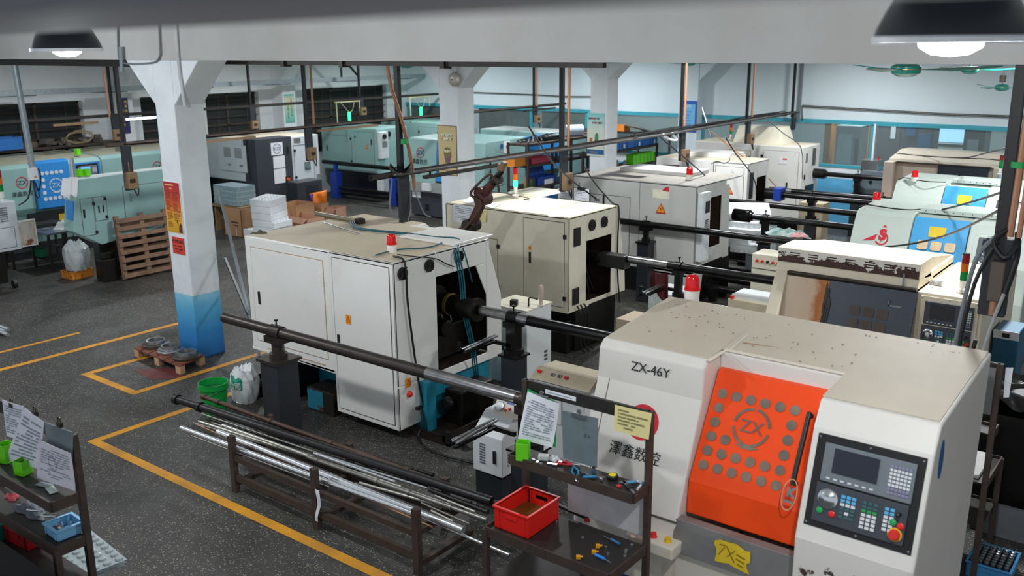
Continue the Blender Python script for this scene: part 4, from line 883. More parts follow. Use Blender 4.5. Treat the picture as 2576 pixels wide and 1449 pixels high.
tube_obj('power_cable', [at(px, py, Z=1.97) for px, py in ((2250, 385), (2320, 392), (2400, 397), (2480, 400), (2530, 405))], 0.009, BLACK, t)
build('base', MB().box(-5.3, -2.95, 18.8, 19.8, 0, 0.5), SLATE, t)
# small grey chip machine with a polished box on top, against the pale blue dado
t = thing('chip_conveyor', 'slate grey angular machine with a polished steel box on top, by blue wall', 'machine', (-6.6, 20.3, 0))
ZC = 20.2
pts = [at(px, py, Y=ZC) for px, py in ((2148, 460), (2170, 427), (2215, 432), (2240, 445), (2240, 480), (2225, 490), (2160, 488), (2143, 470))]
build('hopper', MB().prism([(p.x, p.z) for p in pts], 'y', ZC, ZC+0.5), paint('slate_blue', '#6b7780', 0.4, var=0.08), t, bevel=0.008)
p0, p1 = at(2163, 437, Y=ZC), at(2208, 405, Y=ZC)
sb = build('steel_box', MB().box(p0.x, p1.x, ZC+0.02, ZC+0.42, p0.z, p1.z), CHROME, t, bevel=0.006)
build('red_lamp', MB().lathe([(0.02, 0), (0.02, 0.05), (0.002, 0.07)], (p1.x-0.05, ZC+0.2, p1.z), 10), REDLENS, sb)
q0, q1 = at(2160, 489, Y=ZC), at(2225, 489, Y=ZC)
build('stand', MB().box(q0.x, q1.x, ZC+0.05, ZC+0.45, 0, q0.z+0.02), NAVY, t)
pp = at(2190, 458, Y=ZC); build('port', MB().cyl((pp.x, ZC, pp.z), (pp.x, ZC-0.02, pp.z), 0.035), BLACK, t)
# ---------------------------------------------------------------- sage green machines on the left side of the hall
# the one whose end stands behind the leaning pallet
t = thing('cnc_lathe', 'sage green machine end with hinged doors, behind the leaning pallet', 'machine', (-16.4, 8.8, 0))
XG = -15.6
mb = MB().prism([(7.97, 1.85), (7.82, 0.96), (8.30, 0.66), (10.0, 0.86), (10.0, 1.85)], 'x', XG-0.34, XG)
build('housing', mb, TEAL_EN, t, bevel=0.012)
build('roof_panel', MB().box(XG-0.32, XG-0.02, 8.0, 9.98, 1.85, 1.855), paint('pale_roof', '#c4cdca', 0.6, var=0.08, scale=4), t)
door(t, 'x', XG, 8.0, 8.215, 0.86, 1.50, TEAL_EN, (8.04, 1.25), hinges=[(8.225, 1.40), (8.225, 0.90)], name='cabinet_door')
door(t, 'x', XG, 8.24, 8.46, 1.09, 1.50, TEAL_EN, hinges=[(8.44, 1.46), (8.44, 1.14)], name='slotted_door'); vent(t, 'x', XG+0.008, 8.30, 8.325, 1.18, 1.40, 1, BLACK); vent(t, 'x', XG+0.008, 8.38, 8.405, 1.18, 1.40, 1, BLACK)
door(t, 'x', XG, 8.80, 9.7, 1.02, 1.62, TEAL_EN, (8.92, 1.42), name='rear_door', hmat=CHROME)
build('blue_front', MB().slab([(XG-0.02, 7.87, 1.15), (XG-0.26, 7.87, 1.15), (XG-0.26, 7.90, 1.48), (XG-0.02, 7.90, 1.48)], 0.02, (0, -1, 0)), BLUE_EN, t)
build('base', MB().box(XG-0.32, XG-0.12, 8.3, 9.9, 0, 0.75), OIL, t)
# aisle machine on the left with dotted blue door, seen full front
def wall_lathe(label, y0, XF, detail=True):
    ye = y0+(1.98 if detail else 1.36)
    t = thing('cnc_lathe', label, 'machine', (XF-0.8, y0+1.0, 0))
    out = lambda s=0.0: [(XF-0.12+s, 1.86), (XF-0.02+s, 1.80), (XF+s, 1.0), (XF-0.1+s, 0.85), (XF-0.1+s, 0.3), (-19.85, 0.3), (-19.85, 1.92)]
    m = MB().prism(out(), 'y', y0-0.9, y0+0.56).prism(out(-0.04), 'y', y0+0.56, y0+1.28).prism(out(), 'y', y0+1.28, ye)
    build('housing', m, TEAL_EN, t, bevel=0.015)
    build('roof_panel', MB().slab([(XF-0.14, y0-0.88, 1.862), (XF-0.14, ye-0.02, 1.862), (-19.83, ye-0.02, 1.922), (-19.83, y0-0.88, 1.922)], 0.004, (0, 0, 1)), paint('dusty_sage_roof', '#a8a690', 0.65, var=0.1, scale=4), t)
    d = build('sliding_door', MB().prism([(XF-0.10, 1.90), (XF+0.05, 1.86), (XF+0.075, 0.98), (XF+0.02, 0.96), (XF-0.1, 1.8)], 'y', y0+0.57, y0+1.27), BLUE_EN, t, bevel=0.008)
    R, U = Vector((0, 1, 0)), Vector((-0.025, 0, 0.88)).normalized()
    dp = lambda u, z: Vector((XF+0.075-(z-0.98)*0.0284+0.003, y0+u, z))
    LITW = paint('pale_window', '#cfd8e2', 0.15, var=0.1)
    for (i, j) in [(i, 0) for i in range(5)]+[(0, j) for j in range(1, 5)]+[(i, 4) for i in range(1, 5)]: build('peephole', MB().slab(disc_pts(dp(0.72+i*0.095, 1.66-j*0.125), 0.038, R, U, 18), 0.003, R.cross(U)), LITW, d)
    ring_logo(d, dp(0.965, 1.41), 0.135, R, U, LITW)
    build('orange_sticker', MB().slab([dp(u, z) for u, z in ((1.10, 1.0), (1.20, 1.0), (1.20, 1.16), (1.10, 1.16))], 0.002, R.cross(U)), ORSTK, d)
    fx = lambda u, z: Vector((XF-0.01, y0+u, z))
    m = arc_band(MB(), fx(0.35, 1.52), 0.115, 0.098, 0, 360, R, (0, 0, 1), n=24); e = build('emblem', m, REDINK, t); text('letters', 'ZX', 0.12, BLKINK, e, fx(0.35, 1.48), R, (0, 0, 1), 0.012)
    text('lettering', '澤鑫数控', 0.105, BLKINK, t, fx(0.33, 1.27), R, (0, 0, 1), 0.012)
    if detail: build('console_surround', MB().box(XF-0.01, XF+0.01, y0+1.36, y0+1.94, 1.25, 1.78), BLUE_EN, t, bevel=0.006)
    if detail: console(t, (XF+0.012, y0+1.66, 1.52), R, (0, 0, 1), 0.46, 0.46, lit=True)
    build('base', MB().box(-19.8, XF-0.15, y0-0.8, ye-0.05, 0, 0.3), NAVY, t); build('dark_sill', MB().box(XF-0.1, XF-0.02, y0+0.4, y0+1.3, 0.55, 0.9), NAVY, t)
    build('yellow_plate', MB().box(XF-0.02, XF-0.015, y0+0.98, y0+1.2, 0.64, 0.82), YESTK, t)
    return t
H1 = wall_lathe('sage machine with dotted blue door, facing aisle beneath window wall', 8.0, -18.4)
H2 = wall_lathe('sage machine with blue door mostly hidden by the nearest column', 10.95, -18.5, False)
# white control cabinet cut by the picture edge
t = thing('control_cabinet', 'white louvred cabinet on black stand with stack lamp, at the left picture edge', 'cabinet', (-16.9, 6.7, 0))
build('body', MB().box(-17.6, -16.4, 6.0, 7.28, 0.66, 1.50), paint('cool_white_enamel', '#d4dade', 0.4, var=0.04), t, bevel=0.012)
door(t, 'x', -16.4, 6.5, 7.2, 0.72, 1.06, paint('cool_white_enamel', '#d4dade'), name='lower_door'); vent(t, 'x', -16.4, 7.0, 7.13, 1.16, 1.42, 7, GREYPL)
build('stand', MB().box(-17.4, -16.5, 6.1, 7.0, 0.1, 0.66).cyl((-16.6, 7.0, 0.1), (-16.6, 7.0, 0.66), 0.07), OIL, t)
for y in (6.3, 7.1): build('castor', MB().cyl((-16.45, y-0.03, 0.07), (-16.45, y+0.03, 0.07), 0.07), BLACK, t)
stack_light(t, (-16.55, 7.14, 1.5), 0.52, 0.042, foot=False)
# white and charcoal machine numbered S-22
t = thing('cnc_lathe', 'white machine with charcoal end cabinet carrying papers, beyond the nearest column', 'machine', (-18.7, 14.2, 0))
XS_, YS_ = -17.9, 13.45
WH2 = paint('cool_white_machine', '#d3dade', 0.4, var=0.04, scale=2)
build('housing', MB().box(-20.1, XS_-0.05, YS_, YS_+1.9, 0.95, 1.93), WH2, t, bevel=0.012)
build('roof_panel', MB().box(-20.08, XS_-0.07, YS_+0.02, YS_+1.88, 1.93, 1.935), DUST_LT, t)
vp = build('vented_panel', MB().box(-19.3, -18.25, YS_-0.04, YS_, 1.16, 1.80), WH2, t, bevel=0.02)
for x0 in (-19.08, -18.66):
    m = MB()
    for j in range(9): m.box(x0, x0+0.26, YS_-0.044, YS_-0.04, 1.50+j*0.026, 1.512+j*0.026)
    build('louvre', m, SEAM, vp)
for x0 in (-18.95, -18.5): build('recessed_pull', MB().box(x0, x0+0.12, YS_-0.046, YS_-0.04, 1.30, 1.335), GREYPL, vp)
ec = build('end_cabinet', MB().box(XS_-0.45, XS_, YS_-0.02, YS_+1.03, 0.12, 1.95), SLATE, t, bevel=0.012)
for y, z0, z1, h in ((0.62, 1.55, 1.84, 0), (0.66, 1.24, 1.52, 0), (0.66, 0.88, 1.22, 0)):
    build('paper', MB().box(XS_+0.002, XS_+0.006, YS_+y-0.20, YS_+y+0.14, z0, z1), PAPER, ec)
build('number_ring', arc_band(MB(), (XS_+0.007, YS_+0.59, 1.70), 0.115, 0.105, 0, 360, (0, 1, 0), (0, 0, 1), n=24), paint('navy_ink', '#2c3f86', 0.5), ec)
text('lettering', 'S-22', 0.10, paint('navy_ink', '#2c3f86'), ec, (XS_+0.007, YS_+0.59, 1.665), (0, 1, 0), (0, 0, 1), 0.002)
build('latch', MB().box(XS_, XS_+0.02, YS_+0.88, YS_+0.92, 1.55, 1.72), BLACK, ec); build('isolator', MB().box(XS_, XS_+0.01, YS_+0.78, YS_+0.92, 0.88, 1.02), BLACK, ec)
build('isolator_knob', MB().cyl((XS_+0.01, YS_+0.85, 0.95), (XS_+0.05, YS_+0.85, 0.95), 0.04), paint('orange_knob', '#e0561c', 0.4), ec)
wc = build('white_cabinet', MB().box(XS_-0.5, XS_-0.02, YS_+1.03, YS_+1.76, 0.80, 1.93), WH2, t, bevel=0.012)
door(wc, 'x', XS_-0.02, YS_+1.10, YS_+1.72, 0.86, 1.70, WH2, (YS_+1.64, 1.42), hinges=[(YS_+1.13, 1.6), (YS_+1.13, 0.95)]) if 0 else None
build('door_gap', MB().box(XS_-0.02, XS_-0.016, YS_+1.09, YS_+1.10, 0.86, 1.72).box(XS_-0.02, XS_-0.016, YS_+1.09, YS_+1.7, 1.72, 1.73).box(XS_-0.02, XS_-0.016, YS_+1.70, YS_+1.71, 0.86, 1.73), SEAM, wc)
for z in (1.6, 0.96): build('hinge', MB().box(XS_-0.02, XS_, YS_+1.10, YS_+1.15, z-0.03, z+0.03), BLACK, wc)
build('latch', MB().box(XS_-0.02, XS_, YS_+1.62, YS_+1.66, 1.36, 1.52), BLACK, wc); build('round_port', MB().box(XS_-0.02, XS_-0.01, YS_+1.40, YS_+1.58, 1.10, 1.30), STEEL, wc)
build('port_ring', MB().cyl((XS_-0.01, YS_+1.49, 1.20), (XS_+0.0, YS_+1.49, 1.20), 0.07), CHROME, wc)
vent(wc, 'x', XS_-0.02, YS_+1.12, YS_+1.32, 1.78, 1.89, 6)
build('cooler', MB().box(-18.0, -17.5, YS_+0.80, YS_+1.56, 0.02, 0.90), SLATE, t, bevel=0.012)
m = MB()
for k in range(8): m.box(-17.5, -17.494, YS_+1.05, YS_+1.45, 0.45+0.045*k, 0.465+0.045*k)
build('cooler_grille', m, BLACK, t)
build('base', MB().box(-20.0, XS_-0.2, YS_+0.1, YS_+1.8, 0, 0.95), OIL, t)
tube_obj('cable', [(-18.2, YS_-0.03, 1.92), (-18.17, YS_-0.05, 1.5), (-18.12, YS_-0.05, 1.0)], 0.01, BLACK, t)
# green machine farther on with air conditioner on its end
t = thing('cnc_lathe', 'sage green machine with white air conditioner on its end, right of the charcoal cabinet', 'machine', (-19.1, 17.9, 0))
XM, YM = -18.03, 17.4
build('housing', MB().box(-20.2, XM, YM, YM+1.15, 0.72, 1.90), TEAL_EN, t, bevel=0.015)
door(t, 'y', YM, -18.86, -18.14, 0.78, 1.80, TEAL_EN, (-18.22, 1.55), hinges=[(-18.84, 1.66), (-18.84, 0.92)], name='cabinet_door'); warn(t, 'y', YM, -18.40, 1.42, 0.07, False)
door(t, 'y', YM, -20.05, -19.0, 0.9, 1.66, TEAL_EN, (-19.98, 1.30), hinges=[(-19.02, 1.6), (-19.02, 1.0)], name='rear_door')
ac = build('air_conditioner', MB().box(XM, XM+0.12, YM+0.03, YM+0.32, 1.12, 1.82), paint('pale_unit', '#dde1e2'), t, bevel=0.012)
fan_guard(ac, 'x', XM+0.12, YM+0.17, 1.70, 0.07); vent(ac, 'x', XM+0.12, YM+0.09, YM+0.27, 1.42, 1.58, 7)
fan_guard(t, 'x', XM, YM+0.45, 1.74, 0.075); fan_guard(t, 'x', XM, YM+0.80, 1.74, 0.075)
build('isolator_knob', MB().cyl((XM, YM+0.16, 0.88), (XM+0.04, YM+0.16, 0.88), 0.04), RED_PL, t)
build('base', MB().box(-20.1, XM-0.1, YM+0.25, YM+1.1, 0, 0.72), paint('deep_navy', '#16192b', 0.5), t)
lc = build('white_box', MB().box(XM-0.0, XM+0.25, YM-0.05, YM+0.45, 0.22, 0.70), paint('pale_unit', '#dde1e2'), t, bevel=0.01); vent(lc, 'x', XM+0.25, YM+0.15, YM+0.40, 0.32, 0.60, 8)
build('barrel_line', MB().cyl((-19.9, YM-0.25, 0.95), (-16.9, YM-0.25, 0.95), 0.055).cyl((-19.2, YM-0.3, 0.30), (-16.4, YM-0.3, 0.30), 0.045).cyl((-19.2, YM-0.3, 0.18), (-16.4, YM-0.3, 0.18), 0.045), TUBE_BK, t, smooth=True)
for x in (-19.4, -17.15): build('blue_stand', MB().box(x-0.12, x+0.12, YM-0.37, YM-0.13, 0.0, 0.70).box(x-0.05, x+0.05, YM-0.3, YM-0.2, 0.70, 0.92), paint('cobalt', '#1f3f9e', 0.4), t, bevel=0.01)
# sage machine with round red emblem, half hidden by the second column
t = thing('cnc_lathe', 'sage green machine with red ring emblem and charcoal plinth, behind the second column', 'machine', (-14.7, 16.8, 0))
YN = 16.3
P = [(YN+0.16, 1.88), (YN+0.10, 1.86), (YN, 0.86)]
build('housing', MB().prism(P+[(YN, 0.62), (17.9, 0.62), (17.9, 1.90)], 'x', -15.88, -14.98).prism([(YN+0.2, 1.88), (YN+0.2, 0.62), (17.9, 0.62), (17.9, 1.90)], 'x', -14.98, -14.3).prism(P+[(YN, 0.62), (17.9, 0.62), (17.9, 1.90)], 'x', -14.3, -13.5), TEAL_EN, t, bevel=0.015)
nf = lambda x, z: Vector((x, YN+0.10*(z-0.86), z))
e = build('emblem', arc_band(MB(), nf(-15.48, 1.54)+Vector((0, -0.004, 0)), 0.13, 0.112, 0, 360, (1, 0, 0), (0, 0.1, 1), n=24), REDINK, t); text('letters', 'ZX', 0.15, DKBLUE, e, nf(-15.48, 1.49), (1, 0, 0), (0, 0.1, 1), 0.008)
text('lettering', '澤鑫数控', 0.13, BLKINK, t, nf(-15.50, 1.28), (1, 0, 0), (0, 0.1, 1), 0.006)
build('sliding_door', MB().slab([nf(-14.97, 0.9), nf(-14.3, 0.9), nf(-14.3, 1.84), nf(-14.97, 1.84)], 0.05, (0, 1, 0)), BLUE_EN, t, bevel=0.006)
build('handle', MB().tube([nf(-14.86, 1.65)+Vector((0, -0.0, 0)), nf(-14.86, 1.65)+Vector((0, -0.05, 0)), nf(-14.86, 1.15)+Vector((0, -0.05, 0)), nf(-14.86, 1.15)], 0.016, 8, 1), BLACK, t)
build('grey_apron', MB().box(-15.86, -13.52, YN-0.02, YN+0.02, 0.62, 0.86), paint('silver_grey', '#a9b0ae', 0.4, 0.3), t); build('socket_box', MB().box(-15.33, -15.08, YN-0.10, YN-0.02, 0.66, 0.84), paint('pale_unit', '#dde1e2'), t, bevel=0.008)
warn(t, 'y', YN+0.02, -15.22, 0.98, 0.08); 
build('plinth', MB().box(-15.82, -13.55, YN+0.05, 17.8, 0.03, 0.62), SLATE, t, bevel=0.006); build('notch', MB().box(-15.36, -15.24, YN+0.045, YN+0.05, 0.16, 0.32), BLACK, t); build('white_notice', MB().box(-15.78, -15.5, YN+0.045, YN+0.05, 0.45, 0.6), paint('pale_unit', '#dde1e2'), t)
door(t, 'x', -13.5, 16.5, 17.05, 0.86, 1.60, TEAL_EN, (16.56, 1.20), name='end_door'); build('blue_badge', MB().slab(disc_pts((-13.498, 16.99, 1.75), 0.06, (0, 1, 0), (0, 0, 1)), 0.002, (1, 0, 0)), DKBLUE, t)
build('number_sheet', MB().box(-13.5, -13.495, 17.08, 17.3, 1.58, 1.86), PAPER, t); text('lettering', 'S-', 0.09, paint('navy_ink', '#2c3f86'), t, (-13.494, 17.18, 1.70), (0, 1, 0), (0, 0, 1), 0.002)
# long low sage machine behind the storage rack, and one deep in the corner
t = thing('cnc_lathe', 'long sage green machine with blue shoulder behind the storage rack', 'machine', (-14.8, 19.6, 0))
build('housing', MB().box(-16.1, -13.3, 19.35, 20.4, 0.5, 1.86), TEAL_EN, t, bevel=0.02)
build('roof_panel', MB().box(-16.08, -13.32, 19.4, 20.38, 1.86, 1.865), paint('pale_roof', '#c4cdca'), t)
build('blue_shoulder', MB().box(-14.2, -13.5, 18.5, 19.35, 1.0, 1.80), BLUE_EN, t, bevel=0.015); build('base', MB().box(-16.0, -13.4, 18.7, 20.3, 0, 0.5), SLATE, t)
t = thing('cnc_lathe', 'sage green machine in far corner beneath lit green lamps', 'machine', (-19.2, 20.2, 0))
build('housing', MB().box(-20.1, -17.6, 19.6, 20.8, 0.5, 1.92), TEAL_EN, t, bevel=0.02); door(t, 'y', 19.6, -18.6, -17.8, 0.9, 1.78, TEAL_EN, hinges=[(-18.56, 1.65), (-17.84, 1.65)], name='cabinet_door')
build('base', MB().box(-20.0, -17.7, 19.8, 20.7, 0, 0.5), SLATE, t)
# ---------------------------------------------------------------- lamps, fans, trays and drops overhead; notices on the columns
COPPER = paint('copper_pipe', '#a8795c', 0.45, 0.3, var=0.1)
FANT = paint('fan_teal', '#2f9a8a', 0.3, var=0.08); BROWNBOX = paint('brown_box', '#7b6248', 0.6, var=0.15, scale=12)
SHADE = paint('lamp_shade_outer', '#2b3036', 0.3, 0.3, var=0.08); SHADEIN = paint('lamp_shade_inner', '#f2f4f5', 0.5)
BULB = glow('bulb', '#f4fbff', 22.0)
def bay_lamp(p, R, label):
    t = thing('pendant_lamp', label, 'lamp', p); k = R/0.225
    sh = MB()
    prof = [(0.225, 0.0), (0.217, 0.03), (0.196, 0.075), (0.172, 0.12), (0.135, 0.165), (0.075, 0.195), (0.06, 0.20), (0.055, 0.27)]
    n = 40; c = Vector(p)
    sh.lathe([(r*k, h*k) for r, h in prof], c, n); sh.f = sh.f[:-2]
    build('shade', sh, SHADE, t, smooth=True)
    inn = MB().lathe([((r-0.004)*k, (h-0.002)*k) for r, h in prof[:6]], c, n); inn.f = inn.f[:-2]
    build('shade_lining', inn, SHADEIN, t, smooth=True)
    build('rim', MB().ring(c+Vector((0, 0, -0.016)), c+Vector((0, 0, 0.006)), 0.229*k, 0.215*k, 40), SHADEIN, t)
    build('bulb', MB().lathe([(0.03*k, 0.12*k), (0.085*k, 0.06*k), (0.098*k, 0.01*k), (0.088*k, -0.025*k), (0.055*k, -0.045*k), (0.002, -0.052*k)], c, 24), BULB, t, smooth=True)
    build('stem', MB().cyl(c+Vector((0, 0, 0.26*k)), (c.x, c.y, 4.75), 0.012), BLACK, t)
bay_lamp((-0.75, 3.16, 4.012), 0.225, 'large dark pendant lamp glowing white, upper right, nearest to viewer')
bay_lamp((-6.28, 3.26, 4.0), 0.222, 'dark pendant lamp glowing white in front of beam, upper left')
def fan(p, a0, label, canopy=False):
    t = thing('ceiling_fan', label, 'fan', p, group='ceiling fans'); c = Vector(p)
    build('hub', MB().lathe([(0.002, -0.05), (0.06, -0.045), (0.105, -0.02), (0.11, 0.0), (0.11, 0.03), (0.08, 0.05), (0.03, 0.06)], c, 22), FANT, t, smooth=True)
    build('hub_band', MB().ring(c+Vector((0, 0, 0.008)), c+Vector((0, 0, 0.014)), 0.112, 0.108, 22), paint('fan_gold', '#c9a35a', 0.3, 0.6), t)
    build('rod', MB().cyl(c+Vector((0, 0, 0.05)), (c.x, c.y, 4.75), 0.011), STEEL, t)
    if canopy: build('motor_cap', MB().cyl(c+Vector((0, 0, 0.09)), c+Vector((0, 0, 0.20)), 0.05), paint('fan_cap', '#6b5f57', 0.5), t)
    for k in range(3):
        a = a0+k*2.0944; d = Vector((math.cos(a), math.sin(a), 0)); s = Vector((-math.sin(a), math.cos(a), 0))
        build('blade', MB().slab([c+d*0.10+s*0.035, c+d*0.30+s*0.065+Vector((0, 0, 0.015)), c+d*0.60+s*0.055+Vector((0, 0, 0.03)), c+d*0.68+Vector((0, 0, 0.03)), c+d*0.62-s*0.04+Vector((0, 0, 0.02)), c+d*0.30-s*0.06-Vector((0, 0, 0.005)), c+d*0.10-s*0.035], 0.006, (0, 0, 1)), FANT, t)
fan((-2.13, 7.7, 3.79), 2.5, 'teal ceiling fan just below beam, beside the large right lamp')
fan((-3.02, 13.89, 3.63), 0.3, 'teal ceiling fan partly behind the large right lamp, second from viewer')
fan((-3.18, 16.93, 3.28), 2.35, 'teal ceiling fan hanging low on a rod before far wall', True)
fan((-8.27, 8.55, 3.79), 0.35, 'teal ceiling fan above white machine, left of the alarm bell')
fan((-8.92, 13.9, 3.70), 0.5, 'teal ceiling fan in front of third column top')
fan((-9.11, 17.65, 3.62), 0.2, 'teal ceiling fan near poster on far pilaster')
# bus trays with their hanging posts
def tray(label, X, z, y0, y1, n, mat=STEEL_DK):
    t = thing('cable_tray', label, 'tray', (X, y0, z)); 
    build('channel', MB().box(X-0.035, X+0.035, y0, y1, z-0.03, z-0.022).box(X-0.035, X-0.03, y0, y1, z-0.03, z+0.03).box(X+0.03, X+0.035, y0, y1, z-0.03, z+0.03), mat, t)
    for k in range(n):
        dx = 0.055+0.04*k; build('conduit', MB().tube([(X+dx, y0+0.3, z+0.01), (X+dx, (y0+y1)/2, z-0.01*k), (X+dx, y1-0.1, z+0.01)], 0.014, 6, 3), (IRON_BR, STEEL, STEEL_DK)[k % 3], t)
    return t
T1 = tray('long dark cable tray with pipes running over the white machines to far wall', -8.05, 2.50, 7.65, 20.75, 3)
T2 = tray('brown cable tray crossing behind the columns at mid hall', -14.35, 2.50, 7.9, 20.8, 1, IRON_BR)
T3 = tray('thin cable tray along the window wall carrying a lit tube', -18.9, 2.64, 6.0, 20.8, 0)
m = MB()
rnd = random.Random(5)
for k in range(6):
    yy = [13.5, 15.0, 16.5, 18.2, 20.0]; m.tube([(-8.05+rnd.uniform(-0.05, 0.12), y, 2.50+rnd.uniform(-0.02, 0.07)) for y in yy], 0.010, 6, 4)
build('cable_bundle', m, BLACK, T1, smooth=True)
build('coil', MB().tube([(-8.05+0.13*math.cos(a), 8.15+0.12*math.sin(a), 2.50+0.05*math.sin(2*a)+0.003*a) for a in [k*0.6 for k in range(40)]], 0.014, 6, 2), BLACK, T1, smooth=True)
build('lamp_batten', MB().box(-8.02, -7.96, 8.5, 10.0, 2.40, 2.44).box(-8.0, -7.98, 8.6, 8.62, 2.44, 2.5).box(-8.0, -7.98, 9.8, 9.82, 2.44, 2.5), STEEL_DK, T1)
build('lamp_batten', MB().box(-14.28, -14.22, 9.2, 10.7, 2.40, 2.44), BROWNBOX, T2); build('lamp_batten', MB().box(-14.28, -14.22, 12.2, 13.8, 2.40, 2.44), BROWNBOX, T2); build('lamp_batten', MB().box(-14.3, -14.24, 18.9, 20.2, 2.40, 2.44), OILBR, T2)
def tube_y(px): return at(px, 295, X=-18.9).y
LIT = glow('lit_tube', '#f6f4ff', 9.0)
a, b = tube_y(310), tube_y(385); lt = build('tube_fitting', MB().box(-18.86, -18.8, a-0.05, b+0.1, 2.52, 2.58), STEEL_DK, T3); build('lit_tube', MB().cyl((-18.80, a, 2.545), (-18.80, b, 2.545), 0.022, n=10), LIT, lt)
a, b = tube_y(126), tube_y(240); build('lamp_batten', MB().box(-18.86, -18.8, a, b, 2.50, 2.55), BROWNBOX, T3)
def drop(X, y, ztray, zbot, label, box=None, copper=None, w=0.045, chan=0.11):
    """a square post from the ceiling through a tray, ending in a wide dark channel with a switch box"""
    t = thing('hanging_post', label, 'post', (X, y, zbot), group='drop posts on the cable trays')
    build('post', MB().box(X-w/2, X+w/2, y-w/2, y+w/2, ztray-0.1, 4.75), BLACK, t)
    build('channel', MB().box(X-0.03+0.04, X+0.03+0.04, y-chan/2, y+chan/2, zbot, ztray-0.02), NAVY, t, bevel=0.004)
    if box:
        b = build('switch_box', MB().box(X+0.07, X+0.16, y-0.10, y+0.09, box[0], box[1]), BROWNBOX, t, bevel=0.01)
        build('switch', MB().box(X+0.16, X+0.166, y-0.05, y+0.04, (box[0]+box[1])/2-0.03, (box[0]+box[1])/2+0.03), OILBR, b)
        build('lead', MB().tube([(X+0.12, y+0.02, box[0]), (X+0.15, y+0.06, box[0]-0.12), (X+0.12, y+0.1, box[0]-0.02), (X+0.08, y+0.12, box[0]+0.2)], 0.012, 6), BLACK, b, smooth=True)
    if copper: build('copper_pipe', MB().tube([(X+c[0], y+c[1], c[2]) for c in copper], 0.022, 8), COPPER, t, smooth=True)
    return t
D = drop(-8.05, 8.15, 2.5, 1.86, 'black drop post with bent copper pipe, nearest on the tray above the first white machine', None, [(0.0, -0.22, 4.7), (0.02, -0.16, 3.7), (0.05, -0.02, 3.2), (0.06, 0.12, 2.7), (0.06, 0.17, 2.3)], 0.06, 0.15)
build('hanging_wires', MB().tube([(-7.98, 8.3, 2.3), (-7.9, 8.38, 2.0), (-7.85, 8.45, 1.94)], 0.008, 5).tube([(-8.0, 8.25, 2.4), (-7.95, 8.2, 2.1), (-7.9, 8.1, 1.94)], 0.008, 5).tube([(-8.05, 8.0, 2.45), (-8.05, 7.95, 2.1), (-8.0, 8.05, 1.95)], 0.012, 5), GREYPL, D, smooth=True)
build('green_tape', MB().cyl((-7.99, 8.17, 2.86), (-7.99, 8.17, 2.92), 0.045), KEY_G, D)
drop(-8.05, 11.58, 2.5, 1.86, 'black drop post with brown switch box between cream and grey machines', (1.88, 2.14), [(0.02, 0.18, 4.7), (0.02, 0.16, 3.6), (0.03, 0.13, 2.52)], 0.06, 0.15)
drop(-8.05, 15.34, 2.5, 1.95, 'black drop post with brown switch box above the fourth white machine', (1.95, 2.16), [(0.04, 0.06, 4.7), (0.04, 0.06, 2.55)], 0.05, 0.15)
drop(-8.05, 18.17, 2.5, 2.02, 'black drop post with brown switch box before tapered roof hood', (2.02, 2.22), [(0.02, 0.22, 4.7), (0.02, 0.2, 2.55)], 0.05, 0.15)
drop(-8.05, 20.6, 2.5, 2.12, 'black drop post closest to far wall at end of tray', None, None, 0.05, 0.15)
drop(-14.35, 12.0, 2.5, 1.86, 'black drop post with brown box in front of the charcoal cabinet', (1.88, 2.12), [(0.02, 0.17, 4.7), (0.02, 0.17, 2.55)], 0.06, 0.16)
drop(-14.35, 8.2, 2.5, 1.75, 'black drop post with brown box over the sage machine behind the pallet', (1.78, 2.05), [(0.03, -0.04, 2.4), (0.05, 0.0, 2.2), (0.05, 0.0, 2.0)], 0.06, 0.16)
drop(-14.35, 19.4, 2.5, 2.1, 'black drop post with brown box behind second column, over the storage rack', (2.1, 2.28), [(0.05, 0.08, 4.7), (0.05, 0.06, 2.5)], 0.05, 0.14)
drop(-18.9, at(284, 290, X=-18.9).y, 2.64, 2.05, 'black drop post with brown box beside dark banner', (2.12, 2.35), [(0.04, -0.12, 4.7), (0.04, -0.1, 2.6)], 0.05, 0.14)
drop(-18.9, at(630, 268, X=-18.9).y, 2.64, 2.1, 'black drop post with dark box in front of window beyond nearest column', (2.12, 2.3), None, 0.05, 0.14)
drop(-18.9, at(905, 253, X=-18.9).y, 2.64, 2.2, 'black drop post with small boxes by lit green lamp', (2.22, 2.42), None, 0.05, 0.14)
# galvanised pole with a grey switch box at the left
t = thing('hanging_post', 'galvanised pole with pale switch box above dotted blue door', 'post', (-15.9, 7.35, 2.0))
build('post', MB().cyl((-15.9, 7.32, 4.75), (-15.9, 7.42, 1.98), 0.05), GALV, t, smooth=True)
bx = build('switch_box', MB().box(-15.86, -15.74, 7.30, 7.42, 1.90, 2.10), paint('pale_unit', '#dde1e2'), t, bevel=0.008); warn(bx, 'x', -15.74, 7.37, 1.96, 0.025, False)
build('lead', MB().tube([(-15.8, 7.40, 2.08), (-15.78, 7.46, 2.06), (-15.78, 7.47, 1.9), (-15.8, 7.42, 1.7), (-15.8, 7.38, 1.85)], 0.012, 6).tube([(-15.8, 7.32, 1.9), (-15.9, 7.28, 1.6), (-16.2, 7.25, 1.45)], 0.012, 6).tube([(-15.8, 7.36, 1.9), (-15.8, 7.36, 1.65), (-15.8, 7.41, 1.6), (-15.8, 7.42, 1.75)], 0.010, 6), BLACK, bx, smooth=True)
